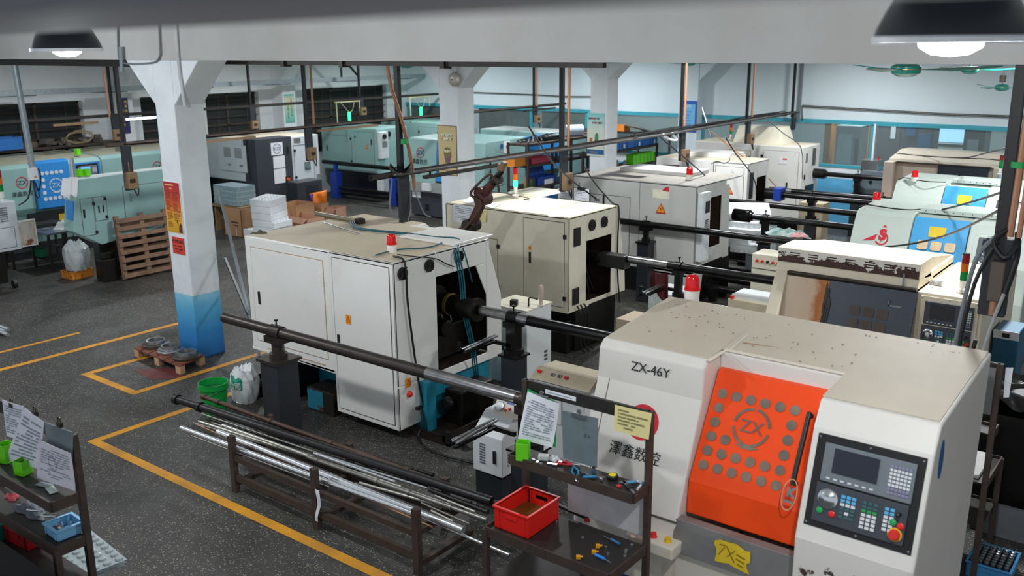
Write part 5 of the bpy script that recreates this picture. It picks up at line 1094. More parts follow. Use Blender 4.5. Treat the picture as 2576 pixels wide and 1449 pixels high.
# galvanised lighting channel in front of the windows, steel channel under the beam
t = thing('lighting_channel', 'galvanised channel fixed in front of the windows', 'channel', (-19.5, 12, 3.1))
build('channel', MB().box(-19.53, -19.47, 5.0, 20.9, 3.10, 3.21), GALV, t); 
for y in (7.0, 9.0, 11.0, 13.2, 15.5, 17.8, 20.0): build('bracket', MB().box(-19.95, -19.46, y-0.35, y+0.35, 3.085, 3.10), BLACK, t)
build('hanger', MB().box(-19.52, -19.48, 17.6, 17.64, 3.2, 4.75).cyl((-19.5, 18.25, 3.2), (-19.5, 17.65, 3.75), 0.03, n=6), BLACK, t)
t = thing('lighting_channel', 'dark steel channel slung under the front beam', 'channel', (-12, 7.3, 3.78))
build('channel', MB().box(-20.0, -10.98, 7.25, 7.31, 3.755, 3.85).box(-10.45, -4.6, 7.25, 7.31, 3.80, 3.86), STEEL_DK, t)
for x in (-9.0, -8.0, -6.5): build('bracket', MB().box(x-0.03, x+0.03, 7.22, 7.34, 3.78, 3.87), OILBR, t)
# conduit on the front beam and column, conduits on the far wall
t = thing('conduit', 'grey conduit looping down the front beam to nearest column', 'conduit', (-11.5, 6.7, 3.9))
build('pipe', MB().tube([at(px, py, Y=6.70) for px, py in ((293, -90), (297, 120), (303, 150), (318, 160), (360, 160), (390, 156), (402, 140), (402, 110), (394, -90))], 0.012, 6, 3), GREYPL, t, smooth=True)
build('corner_pipe', MB().tube([at(px, py, Y=6.70) for px, py in ((432, -90), (448, 150), (457, 215), (466, 268))], 0.02, 6, 2), paint('old_white_pipe', '#c3c6c6', 0.6), t, smooth=True)
build('bracket', MB().slab([at(px, py, Y=6.69) for px, py in ((302, 118), (309, 118), (312, 180), (305, 180))], 0.02, (0, -1, 0)), GALV, t)
t = thing('conduit', 'brown twin conduit along far wall above glass, right half', 'conduit', (-6, 20.95, 2.5))
for dz in (0, 0.028): build('pipe', MB().tube([at(2018, 300, Y=20.95)+Vector((0, 0, dz-0.03)), at(2018, 268, Y=20.95)+Vector((0, 0, dz)), (-5.0, 20.95, 2.545+dz), (-2, 20.95, 2.545+dz), (4, 20.95, 2.545+dz)], 0.011, 6, 1), IRON_BR, t)
t = thing('conduit', 'thin conduit along far wall above glass behind second column', 'conduit', (-14, 20.95, 2.5))
build('pipe', MB().tube([at(px, py, Y=20.95) for px, py in ((1180, 232), (1260, 235), (1340, 238), (1420, 243), (1490, 243))], 0.014, 6, 1), IRON_BR, t)
single('wall_pipe', MB().cyl((at(2018, 165, Y=20.9).x, 20.9, 2.3), (at(2018, 165, Y=20.9).x, 20.9, 4.75), 0.035), GREYPL, 'grey upright pipe on far wall at end of the long tray', 'pipe')
# alarm bell
t = thing('alarm_bell', 'round alarm bell with junction box high on the second column', 'bell', (-10.6, 12.0, 3.4))
c = at(1145, 200, Y=12.0)
build('gong', MB().lathe([(0.02, 0.08), (0.075, 0.07), (0.11, 0.045), (0.122, 0.0)], c, 24, (0, -1, 0)), paint('bell_ivory', '#cbc6ba', 0.4, 0.3, stain='#a39c8c', stain_amt=0.3, stain_scale=12), t, smooth=True)
build('boss', MB().cyl(c+Vector((0, -0.09, 0)), c+Vector((0, -0.07, 0)), 0.012), OILBR, t)
build('junction_box', MB().obox(c+Vector((-0.0, -0.0, 0.18)), (0.12, 0.10, 0.10)), paint('old_white_pipe', '#c3c6c6'), t, bevel=0.01)
build('lead', MB().tube([c+Vector((-0.05, -0.04, 0.17)), c+Vector((-0.12, -0.03, 0.2)), c+Vector((-0.13, 0.03, 0.28))], 0.008, 5), BLACK, t)
# notices
def grad_mat(name, stops, z0, z1):
    m, nt, b = _mat(name); g = nt.nodes.new('ShaderNodeNewGeometry'); sx = nt.nodes.new('ShaderNodeSeparateXYZ'); nt.links.new(g.outputs['Position'], sx.inputs[0])
    mr = nt.nodes.new('ShaderNodeMapRange'); mr.inputs[1].default_value = z0; mr.inputs[2].default_value = z1; nt.links.new(sx.outputs[2], mr.inputs[0])
    nt.links.new(ramp(nt, mr.outputs[0], [(p, srgb(c)) for p, c in stops]), b.inputs['Base Color']); b.inputs['Roughness'].default_value = 0.4; return m
def board(name, label, cat, x0, x1, y, z0, z1, mat, edge=None):
    t = thing(name, label, cat, ((x0+x1)/2, y, z0))
    build('sheet', MB().box(x0, x1, y-0.012, y-0.004, z0, z1), mat, t)
    if edge: build('edge', MB().box(x0-0.01, x1+0.01, y-0.008, y-0.002, z0-0.01, z1+0.01), edge, t)
    return t
def print_lines(t, x0, x1, y, z0, z1, n, mat, seed=1, frac=0.55):
    r = random.Random(seed); m = MB(); h = (z1-z0)/n
    for k in range(n):
        z = z1-(k+0.5)*h; m.box(x0, x0+(x1-x0)*r.uniform(0.55, 1.0), y-0.0015, y, z-h*frac/2, z+h*frac/2)
    return build('print', m, mat, t)
fy = 6.72
t = board('poster', 'tall red to yellow notice of rules on the nearest column', 'poster', -10.90, -10.56, fy, 1.69, 2.345, grad_mat('red_yellow', [(0.0, '#c4921f'), (0.3, '#dca726'), (0.55, '#d1591c'), (0.85, '#b8261f'), (1.0, '#a81d28')], 1.69, 2.345), WHITE)
for (x0, x1, z0, z1, n, s) in ((-10.87, -10.74, 2.12, 2.24, 8, 1), (-10.72, -10.58, 2.10, 2.23, 9, 2), (-10.87, -10.74, 1.97, 2.10, 8, 3), (-10.72, -10.58, 1.96, 2.08, 8, 4), (-10.87, -10.74, 1.86, 1.95, 6, 5), (-10.72, -10.58, 1.85, 1.94, 6, 6), (-10.86, -10.74, 1.76, 1.84, 5, 7)):
    print_lines(t, x0, x1, fy-0.0125, z0, z1, n, paint('notice_print', '#7b2a14', 0.6), s, 0.45)
print_lines(t, -10.87, -10.58, fy-0.0125, 2.295, 2.325, 1, paint('notice_gold', '#e0b06a', 0.6), 3); print_lines(t, -10.77, -10.69, fy-0.0125, 2.25, 2.28, 1, paint('notice_gold', '#e0b06a'), 8)
build('figure_print', MB().slab([(-10.64, fy-0.0135, 1.70), (-10.57, fy-0.0135, 1.70), (-10.57, fy-0.0135, 1.80), (-10.60, fy-0.0135, 1.83), (-10.63, fy-0.0135, 1.78)], 0.001, (0, -1, 0)).slab([(-10.68, fy-0.0135, 1.86), (-10.665, fy-0.0135, 1.86), (-10.64, fy-0.0135, 1.80), (-10.65, fy-0.0135, 1.79)], 0.001, (0, -1, 0)), paint('notice_dark', '#5a2a1c', 0.6), t)
t = board('sign', 'square red sign under the tall notice on nearest column', 'sign', -10.83, -10.57, fy, 1.41, 1.63, paint('sign_red', '#d8402c', 0.4, var=0.03))
text('lettering', '不合格品区', 0.05, BLKINK, t, (-10.70, fy-0.013, 1.56), (1, 0, 0), (0, 0, 1), 0.0, bold=0.001)
print_lines(t, -10.81, -10.62, fy-0.0125, 1.505, 1.525, 1, BLKINK, 2); text('lettering', '责任部门: 品质部', 0.024, BLKINK, t, (-10.70, fy-0.013, 1.465), (1, 0, 0), (0, 0, 1), 0.0); print_lines(t, -10.81, -10.59, fy-0.0125, 1.43, 1.445, 1, paint('notice_print', '#7b2a14'), 4)
fy = 12.05
t = board('poster', 'tan safety poster with pale heading and round dark picture on second column', 'poster', -10.96, -10.55, fy, 1.85, 2.68, paint('poster_tan', '#c3b182', 0.5, var=0.06, scale=3), paint('poster_edge', '#6a4a2c', 0.6))
text('lettering', '好钢靠锻打', 0.052, paint('poster_cream', '#eae6c8', 0.5), t, (-10.755, fy-0.013, 2.51), (1, 0, 0), (0, 0, 1), 0.002, bold=0.003); text('lettering', '安全要严抓', 0.052, paint('poster_cream', '#eae6c8'), t, (-10.755, fy-0.013, 2.445), (1, 0, 0), (0, 0, 1), 0.002, bold=0.003)
text('lettering_shadow', '好钢靠锻打', 0.052, paint('poster_dark', '#4b4a32', 0.6), t, (-10.753, fy-0.013, 2.508), (1, 0, 0), (0, 0, 1), 0.001, bold=0.005); text('lettering_shadow', '安全要严抓', 0.052, paint('poster_dark', '#4b4a32'), t, (-10.753, fy-0.013, 2.443), (1, 0, 0), (0, 0, 1), 0.001, bold=0.005)
build('round_picture', MB().slab(disc_pts((-10.75, fy-0.013, 2.24), 0.085, (1, 0, 0), (0, 0, 1)), 0.001, (0, -1, 0)), paint('poster_bronze', '#7f6a3a', 0.5, var=0.3, scale=20), t)
build('arm_picture', MB().slab([(-10.84, fy-0.0128, 2.24), (-10.80, fy-0.0128, 2.30), (-10.74, fy-0.0128, 2.17), (-10.67, fy-0.0128, 2.24), (-10.66, fy-0.0128, 2.20), (-10.70, fy-0.0128, 2.05), (-10.80, fy-0.0128, 2.05)], 0.0008, (0, -1, 0)), paint('poster_plum', '#7d5a58', 0.6, var=0.2, scale=14), t)
text('lettering', '安全性', 0.05, paint('poster_cream', '#eae6c8'), t, (-10.75, fy-0.0145, 2.235), (1, 0, 0), (0, 0, 1), 0.0, bold=0.002); build('stamp', MB().box(-10.79, -10.71, fy-0.013, fy-0.012, 1.89, 1.93), paint('stamp_brown', '#b0764f', 0.6), t)
text('lettering', '安全制造厂', 0.03, REDINK, t, (-10.63, fy-0.013, 1.895), (1, 0, 0), (0, 0, 1), 0.0)
fy = 16.75
t = board('poster', 'pale teal poster with black and red heading on third column', 'poster', -10.98, -10.56, fy, 1.72, 2.62, grad_mat('teal_cream', [(0.0, '#cfd4c4'), (0.6, '#d4dacb'), (0.85, '#a9d3cf'), (1.0, '#7fc8c8')], 1.72, 2.62))
for s, x, z, mt in (('发现', -10.91, 2.49, BLKINK), ('问题', -10.83, 2.49, REDINK), ('马上报', -10.735, 2.49, BLKINK), ('及时', -10.82, 2.40, BLKINK), ('处理', -10.745, 2.40, REDINK), ('要解答', -10.65, 2.40, BLKINK)): text('lettering', s, 0.042, mt, t, (x, fy-0.013, z), (1, 0, 0), (0, 0, 1), 0.0, bold=0.002)
build('blue_band', MB().box(-10.98, -10.56, fy-0.0135, fy-0.012, 1.76, 1.86), DKBLUE, t); print_lines(t, -10.9, -10.6, fy-0.0136, 1.79, 1.83, 1, paint('stamp_brown', '#b0764f'), 3)
build('picture', MB().slab([(-10.80, fy-0.0135, 1.98), (-10.70, fy-0.0135, 1.98), (-10.70, fy-0.0135, 2.16), (-10.74, fy-0.0135, 2.22), (-10.78, fy-0.0135, 2.18)], 0.001, (0, -1, 0)), paint('picture_green', '#4f7f5a', 0.6, var=0.3, scale=20), t)
build('picture', MB().box(-10.92, -10.85, fy-0.0135, fy-0.012, 2.0, 2.1), paint('picture_orange', '#c8693c', 0.6, var=0.3, scale=20), t)
fy = 20.72
t = board('poster', 'blue poster with ruled list on far pilaster', 'poster', -10.87, -10.46, fy, 1.93, 2.68, paint('poster_blue', '#1f62b8', 0.4, var=0.05))
build('panel', MB().box(-10.86, -10.50, fy-0.014, fy-0.012, 1.98, 2.60), paint('poster_sky', '#74b8e4', 0.4, var=0.05), t)
text('lettering', '7S', 0.085, REDINK, t, (-10.79, fy-0.0145, 2.51), (1, 0, 0), (0, 0, 1), 0.0, bold=0.003); text('lettering', '活动', 0.06, WHITE, t, (-10.67, fy-0.0145, 2.53), (1, 0, 0), (0, 0, 1), 0.0, bold=0.002)
for k in range(6):
    z = 2.42-k*0.072
    build('list_heading', MB().box(-10.83, -10.77, fy-0.0155, fy-0.014, z, z+0.022), (REDINK, BLKINK, YELLOWN)[k % 3], t); print_lines(t, -10.75, -10.58, fy-0.0145, z-0.022, z+0.022, 2, paint('poster_blue', '#1f62b8'), k+2, 0.35)
def banner(label, y0, y1, z0, z1, mat, X=-19.95):
    t = thing('banner', label, 'banner', (X, (y0+y1)/2, z0)); build('sheet', MB().box(X+0.002, X+0.010, y0, y1, z0, z1), mat, t); return t
bt = banner('narrow teal and cream banner with red and dark writing beyond nearest column', 16.0, 16.31, 2.07, 2.81, grad_mat('banner_teal', [(0.0, '#5fb0a8'), (0.5, '#b5d0b8'), (0.85, '#d8d6b4'), (1.0, '#53b6b4')], 2.07, 2.81))
for k, ch in enumerate('质量是企业的生命'): text('lettering', ch, 0.05, REDINK if k < 2 else BLKINK, bt, (-19.938, 16.21, 2.66-k*0.06), (0, 1, 0), (0, 0, 1), 0.0)
for k, ch in enumerate('安全是职工的保障'): text('lettering', ch, 0.05, REDINK if k < 1 else BLKINK, bt, (-19.938, 16.10, 2.57-k*0.055), (0, 1, 0), (0, 0, 1), 0.0)
bt = banner('navy banner with yellow upright writing left of nearest column', 11.33, 11.60, 2.14, 2.93, paint('banner_navy', '#26285e', 0.5, var=0.1))
for k, ch in enumerate('简单的'): text('lettering', ch, 0.07, YESTK, bt, (-19.938, 11.54, 2.82-k*0.10), (0, 1, 0), (0, 0, 1), 0.0, bold=0.001)
for k, ch in enumerate('练到极致'): text('lettering', ch, 0.07, YESTK, bt, (-19.938, 11.46, 2.62-k*0.10), (0, 1, 0), (0, 0, 1), 0.0, bold=0.001)
for k, ch in enumerate('就是绝招'): text('lettering', ch, 0.07, YESTK, bt, (-19.938, 11.38, 2.52-k*0.10), (0, 1, 0), (0, 0, 1), 0.0, bold=0.001)
# lit green lamps hung from pale frames in the far corner
GRN = glow('lit_green', '#18f060', 6.0); PALEF = paint('pale_frame', '#c9c79a', 0.5)
for (px, py, label) in ((879, 293, 'upright lit green lamp hung under pale frame by window'), (1059, 280, 'upright lit green lamp hung under pale frame in far corner')):
    GX = -18.82; p = at(px, py, X=GX); y = p.y; z0 = p.z; z1 = 2.605; t = thing('green_lamp', label, 'lamp', p)
    build('lit_tube', MB().box(GX-0.02, GX+0.02, y-0.03, y+0.03, z0-0.11, z0+0.11), GRN, t)
    build('frame', MB().box(GX-0.05, GX+0.02, y-0.47, y+0.40, z1-0.02, z1+0.005).cyl((GX, y-0.44, z1), (GX, y-0.42, 2.0), 0.015, n=8).cyl((GX, y+0.38, z1), (GX, y+0.38, 2.32), 0.012, n=8), PALEF, t)
    build('wire', MB().tube([(GX, y-0.3, z1), (GX, y-0.1, z0+0.2), (GX, y, z0+0.11)], 0.007, 5).tube([(GX, y+0.2, z1), (GX, y+0.12, z0+0.16), (GX, y, z0+0.11)], 0.007, 5), PALEF, t)
# loose power leads hanging across the bay
LEADS = [('black lead drooping from tray to the cream machine corner', [(1330, 318), (1388, 405), (1440, 455), (1500, 500)], -7.2, BLACK, 0.011),
         ('orange lead slanting from tray past the tapered hood', [(1788, 330), (1850, 380), (1905, 420), (1955, 472)], -7.6, paint('orange_lead', '#c98a4a', 0.5), 0.010),
         ('grey lead slanting down from tray end to the farthest white machine', [(1925, 296), (1970, 335), (2015, 372), (2018, 450)], -7.15, GREYPL, 0.010),
         ('dark blue lead hanging over the third grey machine to its right end', [(1660, 345), (1735, 408), (1785, 455), (1790, 490)], -6.9, paint('navy_lead', '#23274a', 0.5), 0.011)]
for label, P, X, mt, r in LEADS:
    t = tag(build('power_lead', MB().tube([at(px, py, X=X) for px, py in P], r, 6), mt, smooth=True), label, 'lead')
t = single('power_lead', MB().tube([at(px, py, X=-6.95) for px, py in ((1825, 345), (1850, 385), (1885, 430), (1900, 460), (1902, 490))], 0.010, 6), BLACK, 'black lead hanging from tray to the fourth white machine', 'lead', smooth=True)
wl_ = MB().tube([at(px, py, X=-7.95) for px, py in ((1690, 335), (1698, 345), (1702, 352), (1690, 352), (1675, 345), (1668, 338))], 0.022, 7); single('white_hose', wl_, WHITE, 'short white hose looped under the long tray', 'hose', smooth=True)
# ---------------------------------------------------------------- bar feed tubes on their stands
def feed_tube(label, x0, x1, y, z, stands, r=0.05, mat=TUBE_BK, bright=None, drum=None, group=None):
    t = thing('bar_feed_tube', label, 'bar feeder', ((x0+x1)/2, y, z), group=group)
    build('tube', MB().ring((x0, y, z), (x1, y, z), r, r*0.8, 20), mat, t, smooth=True)
    if bright: build('polished_length', MB().cyl((bright[0], y, z), (bright[1], y, z), r*1.01, n=20), paint('scratched_steel', '#a4a3a3', 0.22, 0.9, var=0.3, scale=6, stain='#3b3836', stain_amt=0.3, stain_scale=7), t, smooth=True)
    if drum: build('drum', MB().cyl((drum[0], y, z), (drum[1], y, z), r*2.1, n=20).cyl((drum[1], y, z), (drum[1]+0.04, y, z), r*1.5, n=16), TUBE_BK, t, smooth=True)
    for (sx, w, kind) in stands:
        if kind == 'wide':
            s = build('stand', MB().box(sx-w/2, sx+w/2, y-w/2, y+w/2, 0, z-0.30), NAVY, t, bevel=0.008)
            build('flange', MB().box(sx-w*0.6, sx+w*0.6, y-w*0.6, y+w*0.6, z-0.30, z-0.27).cyl((sx, y, z-0.27), (sx, y, z-0.22), w*0.34).cyl((sx, y, z-0.22), (sx, y, z-0.08), w*0.24), TUBE_BR if mat is TUBE_BR else TUBE_BK, s)
        else:
            s = build('stand', MB().box(sx-w/2, sx+w/2, y-w/2, y+w/2, 0, z-0.42), NAVY, t, bevel=0.006)
            build('flange', MB().box(sx-w*0.62, sx+w*0.62, y-w*0.62, y+w*0.62, z-0.42, z-0.40).cyl((sx, y, z-0.40), (sx, y, z-0.34), w*0.55).box(sx-w*0.3, sx+w*0.3, y-w*0.3, y+w*0.3, z-0.34, z-0.08), TUBE_BK, s)
        build('clamp', MB().box(sx-w*0.42, sx+w*0.42, y-r*1.5, y+r*1.5, z-r*1.9, z-r*0.7).ring((sx-w*0.3, y, z), (sx+w*0.3, y, z), r*1.25, r*0.98, 18), mat, s)
        build('clamp_screw', MB().cyl((sx, y, z+r), (sx, y, z+r+0.06), 0.008, n=8).cyl((sx, y, z+r+0.06), (sx, y, z+r+0.075), 0.02, n=10), TUBE_BK, s)
    return t
A = feed_tube('long worn round bar tube passing in front of the first white machine', -8.29, -4.12, 5.66, 1.22, [(-7.42, 0.27, 'wide'), (-4.24, 0.22, 'slim')], 0.055, TUBE_BR, (-5.35, -4.36))
def arm(t, x, y, z):
    build('bar_cradle', MB().box(x-0.20, x-0.16, y-0.5, y+0.02, z-0.30, z-0.28).box(x-0.20, x-0.16, y-0.5, y-0.48, z-0.30, z-0.18).box(x-0.20, x+0.1, y-0.0, y+0.03, z-0.32, z-0.28).box(x-0.12, x-0.09, y-0.5, y+0.02, z-0.30, z-0.28), TUBE_BK, t)
    build('cradle_rods', MB().cyl((x-0.17, y-0.47, z-0.265), (x-0.15, y+0.05, z-0.24), 0.012).cyl((x-0.12, y-0.47, z-0.265), (x-0.11, y+0.05, z-0.24), 0.012), CHROME, t)
arm(A, -4.45, 5.6, 1.22)
t = feed_tube('dark bar tube leaving the first white machine toward the orange-door one', -6.20, -3.75, 7.41, 1.25, [(-5.75, 0.2, 'slim')], 0.055, TUBE_BK, (-6.18, -5.55)); arm(t, -5.85, 7.35, 1.25)
t = feed_tube('dark bar tube leaving the cream machine toward the flaking hood', -6.20, -3.6, 10.48, 1.25, [(-5.45, 0.14, 'slim')], 0.055, TUBE_BK, (-6.18, -5.6)); arm(t, -5.5, 10.42, 1.25)
feed_tube('black bar tube crossing in front of the grey machine', -7.75, -3.95, 12.78, 1.25, [(-7.25, 0.2, 'wide')], 0.05)
feed_tube('black bar tube with a thick drum end, above white foam blocks', -6.25, -3.9, 14.38, 1.25, [(-5.95, 0.16, 'slim')], 0.05, TUBE_BK, None, (-6.5, -6.22))
feed_tube('black bar tube entering the pale grey-green machine, behind the drum-ended one', -7.3, -4.3, 15.62, 1.25, [(-4.75, 0.16, 'slim')], 0.05)
feed_tube('black bar tube with short drum and blue clamp', -6.7, -4.3, 16.85, 1.25, [(-6.1, 0.18, 'slim')], 0.05, TUBE_BK, None, (-7.0, -6.68))
feed_tube('black bar tube with one shiny end, second from far wall', -7.15, -4.8, 17.38, 1.25, [(-5.0, 0.14, 'slim')], 0.05, TUBE_BK, (-7.14, -6.7))
feed_tube('black bar tube with drum nearest the blue dado', -7.1, -5.2, 20.0, 1.27, [(-6.3, 0.18, 'slim')], 0.05, TUBE_BK, None, (-7.35, -7.0))
single('blue_clamp', MB().box(-6.80, -6.66, 16.72, 16.98, 1.14, 1.38), paint('cobalt', '#1f3f9e'), 'blue clamp block on drum of a black bar tube', 'clamp', bevel=0.01)
# ---------------------------------------------------------------- low rack of bar stock
t = thing('bar_rack', 'low brown steel rack holding long bars in front of the white machine', 'rack', (-5.8, 5.0, 0))
for i, x in enumerate((-6.92, -5.78, -4.60)):
    build('upright', MB().box(x-0.03, x+0.03, 4.66, 4.71, 0, 0.56), IRON_BR, t); build('upright', MB().box(x-0.33, x-0.27, 5.33, 5.38, 0, 0.47), IRON_BR, t)
    build('cross_bar', MB().box(x-0.04, x+0.02, 4.70, 5.33, 0.33, 0.37), IRON_BR, t); build('foot_bar', MB().box(x-0.04, x+0.02, 4.70, 5.33, 0.06, 0.10), IRON_BR, t)
build('side_rail', MB().box(-6.92, -4.60, 4.67, 4.71, 0.12, 0.18), IRON_BR, t); build('side_rail', MB().box(-6.92, -4.60, 4.67, 4.71, 0.32, 0.37), IRON_BR, t); build('side_rail', MB().box(-7.2, -4.9, 5.33, 5.37, 0.12, 0.18), IRON_BR, t)
build('white_ribbon', MB().grid(lambda u, v: (-5.735+0.05*u*(1-0.4*v)+0.02*math.sin(5*v), 4.645-0.004*math.sin(9*v), 0.40-0.30*v), 3, 8), PAPER, t, solid=0.002)
ALU = paint('bright_aluminium', '#e3e5e8', 0.25, 0.9, var=0.04); DULLSTEEL = paint('dull_steel_bar', '#8d8a84', 0.4, 0.75, var=0.25, scale=7); RUSTBAR = paint('rusty_bar', '#5a4438', 0.55, 0.5, var=0.3, scale=6); BLKBAR = paint('mill_scale_bar', '#2e2c2c', 0.4, 0.6, var=0.25, scale=6)
PALEBAR = paint('pale_bar', '#bdbbb0', 0.35, 0.7, var=0.2, scale=9)
def rod(label, pl, pr_, z, r, mat, collars=(), name='round_bar'):
    a, b = at(pl[0], pl[1], Z=z), at(pr_[0], pr_[1], Z=z)
    m = MB().cyl(a, b, r, n=14)
    t = single(name, m, mat, label, 'bar', loc=a, smooth=True)
    for k in collars: build('collar', MB().cyl(a+(b-a)*(k-0.006), a+(b-a)*(k+0.006), r*1.35, n=14), mat, t, smooth=True)
    return t
rod('thick black pipe reaching farthest left on the bar rack', (440, 1003), (1238, 1262), 0.48, 0.040, BLKBAR, (0.008, 0.10), 'pipe')
rod('brown jointed pipe with collars along back of the bar rack', (508, 997), (1262, 1270), 0.47, 0.022, RUSTBAR, (0.01, 0.07, 0.28, 0.50, 0.74), 'pipe')
rod('thin grey pipe ending beside green bucket, under the collared one', (524, 1022), (1090, 1195), 0.43, 0.018, BLKBAR)
rod('thin dark bar with pointed end next to the thick black pipe', (510, 1042), (985, 1202), 0.43, 0.011, DULLSTEEL)
rod('dark slim bar lying second from thick black pipe', (520, 1052), (1075, 1225), 0.425, 0.012, BLKBAR)
rod('bright aluminium bar outermost on the bar rack', (456, 1076), (1040, 1292), 0.42, 0.024, ALU)
rod('bright aluminium bar second from outer edge, longest toward the red bin', (548, 1086), (1166, 1334), 0.44, 0.028, ALU)
rod('slim bar under the outermost aluminium bar', (482, 1096), (830, 1226), 0.39, 0.008, DULLSTEEL)
rod('copper-coloured slim bar behind outermost aluminium bar', (490, 1066), (1088, 1326), 0.395, 0.008, COPPER)
rod('slim bar tipped brass, left of the grey bundle', (488, 1064), (985, 1214), 0.40, 0.010, DULLSTEEL)
rod('pale bar topmost of the grey bundle', (500, 1060), (1010, 1225), 0.415, 0.014, PALEBAR)
rod('dull grey bar in the middle of the bundle, cut at the second upright', (535, 1064), (1135, 1270), 0.40, 0.013, DULLSTEEL)
rod('pale dented bar ending at the mottled joint', (560, 1070), (790, 1152), 0.43, 0.018, PALEBAR)
rod('mottled bar with dark bands next to the aluminium bars', (775, 1150), (1225, 1308), 0.43, 0.019, DULLSTEEL, (0.06, 0.42, 0.6, 0.82))
rod('light slim bar starting beyond second upright', (790, 1140), (995, 1212), 0.445, 0.012, ALU)
rod('chrome slim bar beside the thick black pipe, right half', (800, 1142), (1075, 1228), 0.45, 0.012, CHROME)
rod('dark bar with bright cut end near the red bin', (1080, 1232), (1228, 1288), 0.44, 0.020, BLKBAR)
rod('grey bar with pale end stopping short of red bin', (905, 1215), (1210, 1300), 0.40, 0.014, PALEBAR)
rod('short pale rod lying above other bar ends', (1095, 1247), (1195, 1287), 0.46, 0.008, PALEBAR)
rod('short slim rod between bar ends and the aluminium bars', (1085, 1285), (1140, 1312), 0.42, 0.010, PALEBAR)
rod('slim grey rod crossing low near third upright', (1060, 1265), (1180, 1318), 0.40, 0.009, DULLSTEEL)
rod('white-bright thin rod sticking out under the tool rack', (1052, 1298), (1282, 1396), 0.38, 0.012, ALU)
# ---------------------------------------------------------------- tool rack beside the bar stock
def tool_rack(label, X0, X1, yb, yf, ztop, zs, zt, low=None, zs_front=None):
    t = thing('tool_rack', label, 'rack', ((X0+X1)/2, yb, 0)); b = 0.02
    for x in (X0, X1): build('post', MB().box(x-b, x+b, yb-b, yb+b, 0, ztop), IRON_BR, t)
    for x in (X0, X1): build('leg', MB().box(x-b, x+b, yf-b, yf+b, 0, zt), IRON_BR, t)
    build('top_rail', MB().box(X0, X1, yb-0.012, yb+0.012, ztop-0.09, ztop), STEEL_DK, t)
    sg = 1 if yf > yb else -1
    for (z, y0, nm) in ((zs, yb+sg*0.19, 'shelf'), (zt, yf, 'table')):
        s = build(nm, MB().box(X0, X1, y0, yb, z-0.012, z), STEEL_DK, t)
        build('rim', MB().box(X0, X1, y0-0.012, y0, z-0.05, z+0.02).box(X0-0.012, X0, y0, yb, z-0.05, z+0.02).box(X1, X1+0.012, y0, yb, z-0.05, z+0.02), IRON_BR, s)
    if low: build('lower_tray', MB().box(X0, X1, yf, yb, low-0.012, low).box(X0, X1, yf-0.012, yf, low-0.04, low+0.02), STEEL_DK, t)
    return t
RX0, RX1, RYB, RYF = -3.70, -2.71, 4.90, 4.44
t = tool_rack('black steel tool rack with red bin, standing before the orange-door machine', RX0, RX1, RYB, RYF, 1.75, 1.235, 0.80, 0.42)
build('label_strip', MB().box(-3.52, -3.27, RYB-0.016, RYB-0.012, 1.69, 1.72), PAPER, t); 
build('strip_print', MB().box(-3.50, -3.30, RYB-0.018, RYB-0.016, 1.702, 1.708), INK, t)
YC = RYB-0.03
def board_clip(name, label, cat, pts, mat, y=YC, paper=None, clip=True, lines=True, thick=0.006):
    """a hung sheet or clipboard traced as four corners on the plane of the rail"""
    P = [at(px, py, Y=y) for px, py in pts]; t = thing(name, label, cat, P[0])
    o = build('board' if name == 'clipboard' else 'sheet', MB().slab(P, thick, (0, -1, 0)), mat, t)
    if clip:
        c = (P[0]+P[1])/2+Vector((0, -thick-0.004, -0.01)); build('clip', MB().obox(c, (0.11, 0.014, 0.035)).lathe([(0.018, 0), (0.018, 0.012)], c+Vector((0, 0.006, 0.03)), 12, (0, -1, 0)), STEEL, t, bevel=0.003)
    return t, P
# hung items
t, P = board_clip('clipboard', 'green clipboard with long white sheets hung at left of tool rack', 'clipboard', ((1328, 978), (1402, 1012), (1398, 1125), (1322, 1098)), KEY_G)
m = MB(); q = [at(px, py, Y=YC-0.012) for px, py in ((1327, 984), (1409, 1015), (1390, 1126), (1308, 1100))]
def sheet(m, q, amp=0.012, n=8):
    return m.grid(lambda u, v: (q[0]*(1-u)*(1-v)+q[1]*u*(1-v)+q[2]*u*v+q[3]*(1-u)*v)+Vector((0, -amp*(math.sin(2.5*u+2*v)+v*v*1.2), 0)), n, n)
build('paper', sheet(m, q), PAPER, t, solid=0.0015); 
def print_on(q, t, rows, cols, amp=0.012, y=-0.004, mat=INK, seed=1):
    m = MB(); rnd = random.Random(seed)
    f = lambda u, v: (q[0]*(1-u)*(1-v)+q[1]*u*(1-v)+q[2]*u*v+q[3]*(1-u)*v)+Vector((0, -amp*(math.sin(2.5*u+2*v)+v*v*1.2)+y, 0))
    for i in range(rows):
        v = 0.12+0.78*i/rows; u = 0.1
        while u < 0.86:
            w = rnd.uniform(0.03, 0.9/cols)
            if rnd.random() < 0.75: m.add([f(u, v), f(min(u+w, 0.92), v), f(min(u+w, 0.92), v+0.35/rows), f(u, v+0.35/rows)], [(0, 1, 2, 3)])
            u += w+0.03
    o = build('print', m, mat, t); o['kind'] = 'stuff'; return o
print_on(q, t, 16, 3)
t, P = board_clip('clipboard', 'bare grey clipboard hung in the middle of tool rack', 'clipboard', ((1414, 1032), (1505, 1052), (1502, 1177), (1418, 1152)), paint('clip_grey', '#6e7b80', 0.5, var=0.12, scale=6, stain='#4e575a', stain_amt=0.3, stain_scale=9))
text('scribble', '之 1', 0.03, BLKINK, t, at(1476, 1100, Y=YC-0.012), (1, 0, 0), (0, 0, 1), 0.001)
t, P = board_clip('note', 'yellow typed notice taped at right corner of tool rack', 'note', ((1547, 1018), (1640, 1040), (1632, 1106), (1545, 1082)), YELLOWN, RYB-0.04, clip=False, thick=0.002)
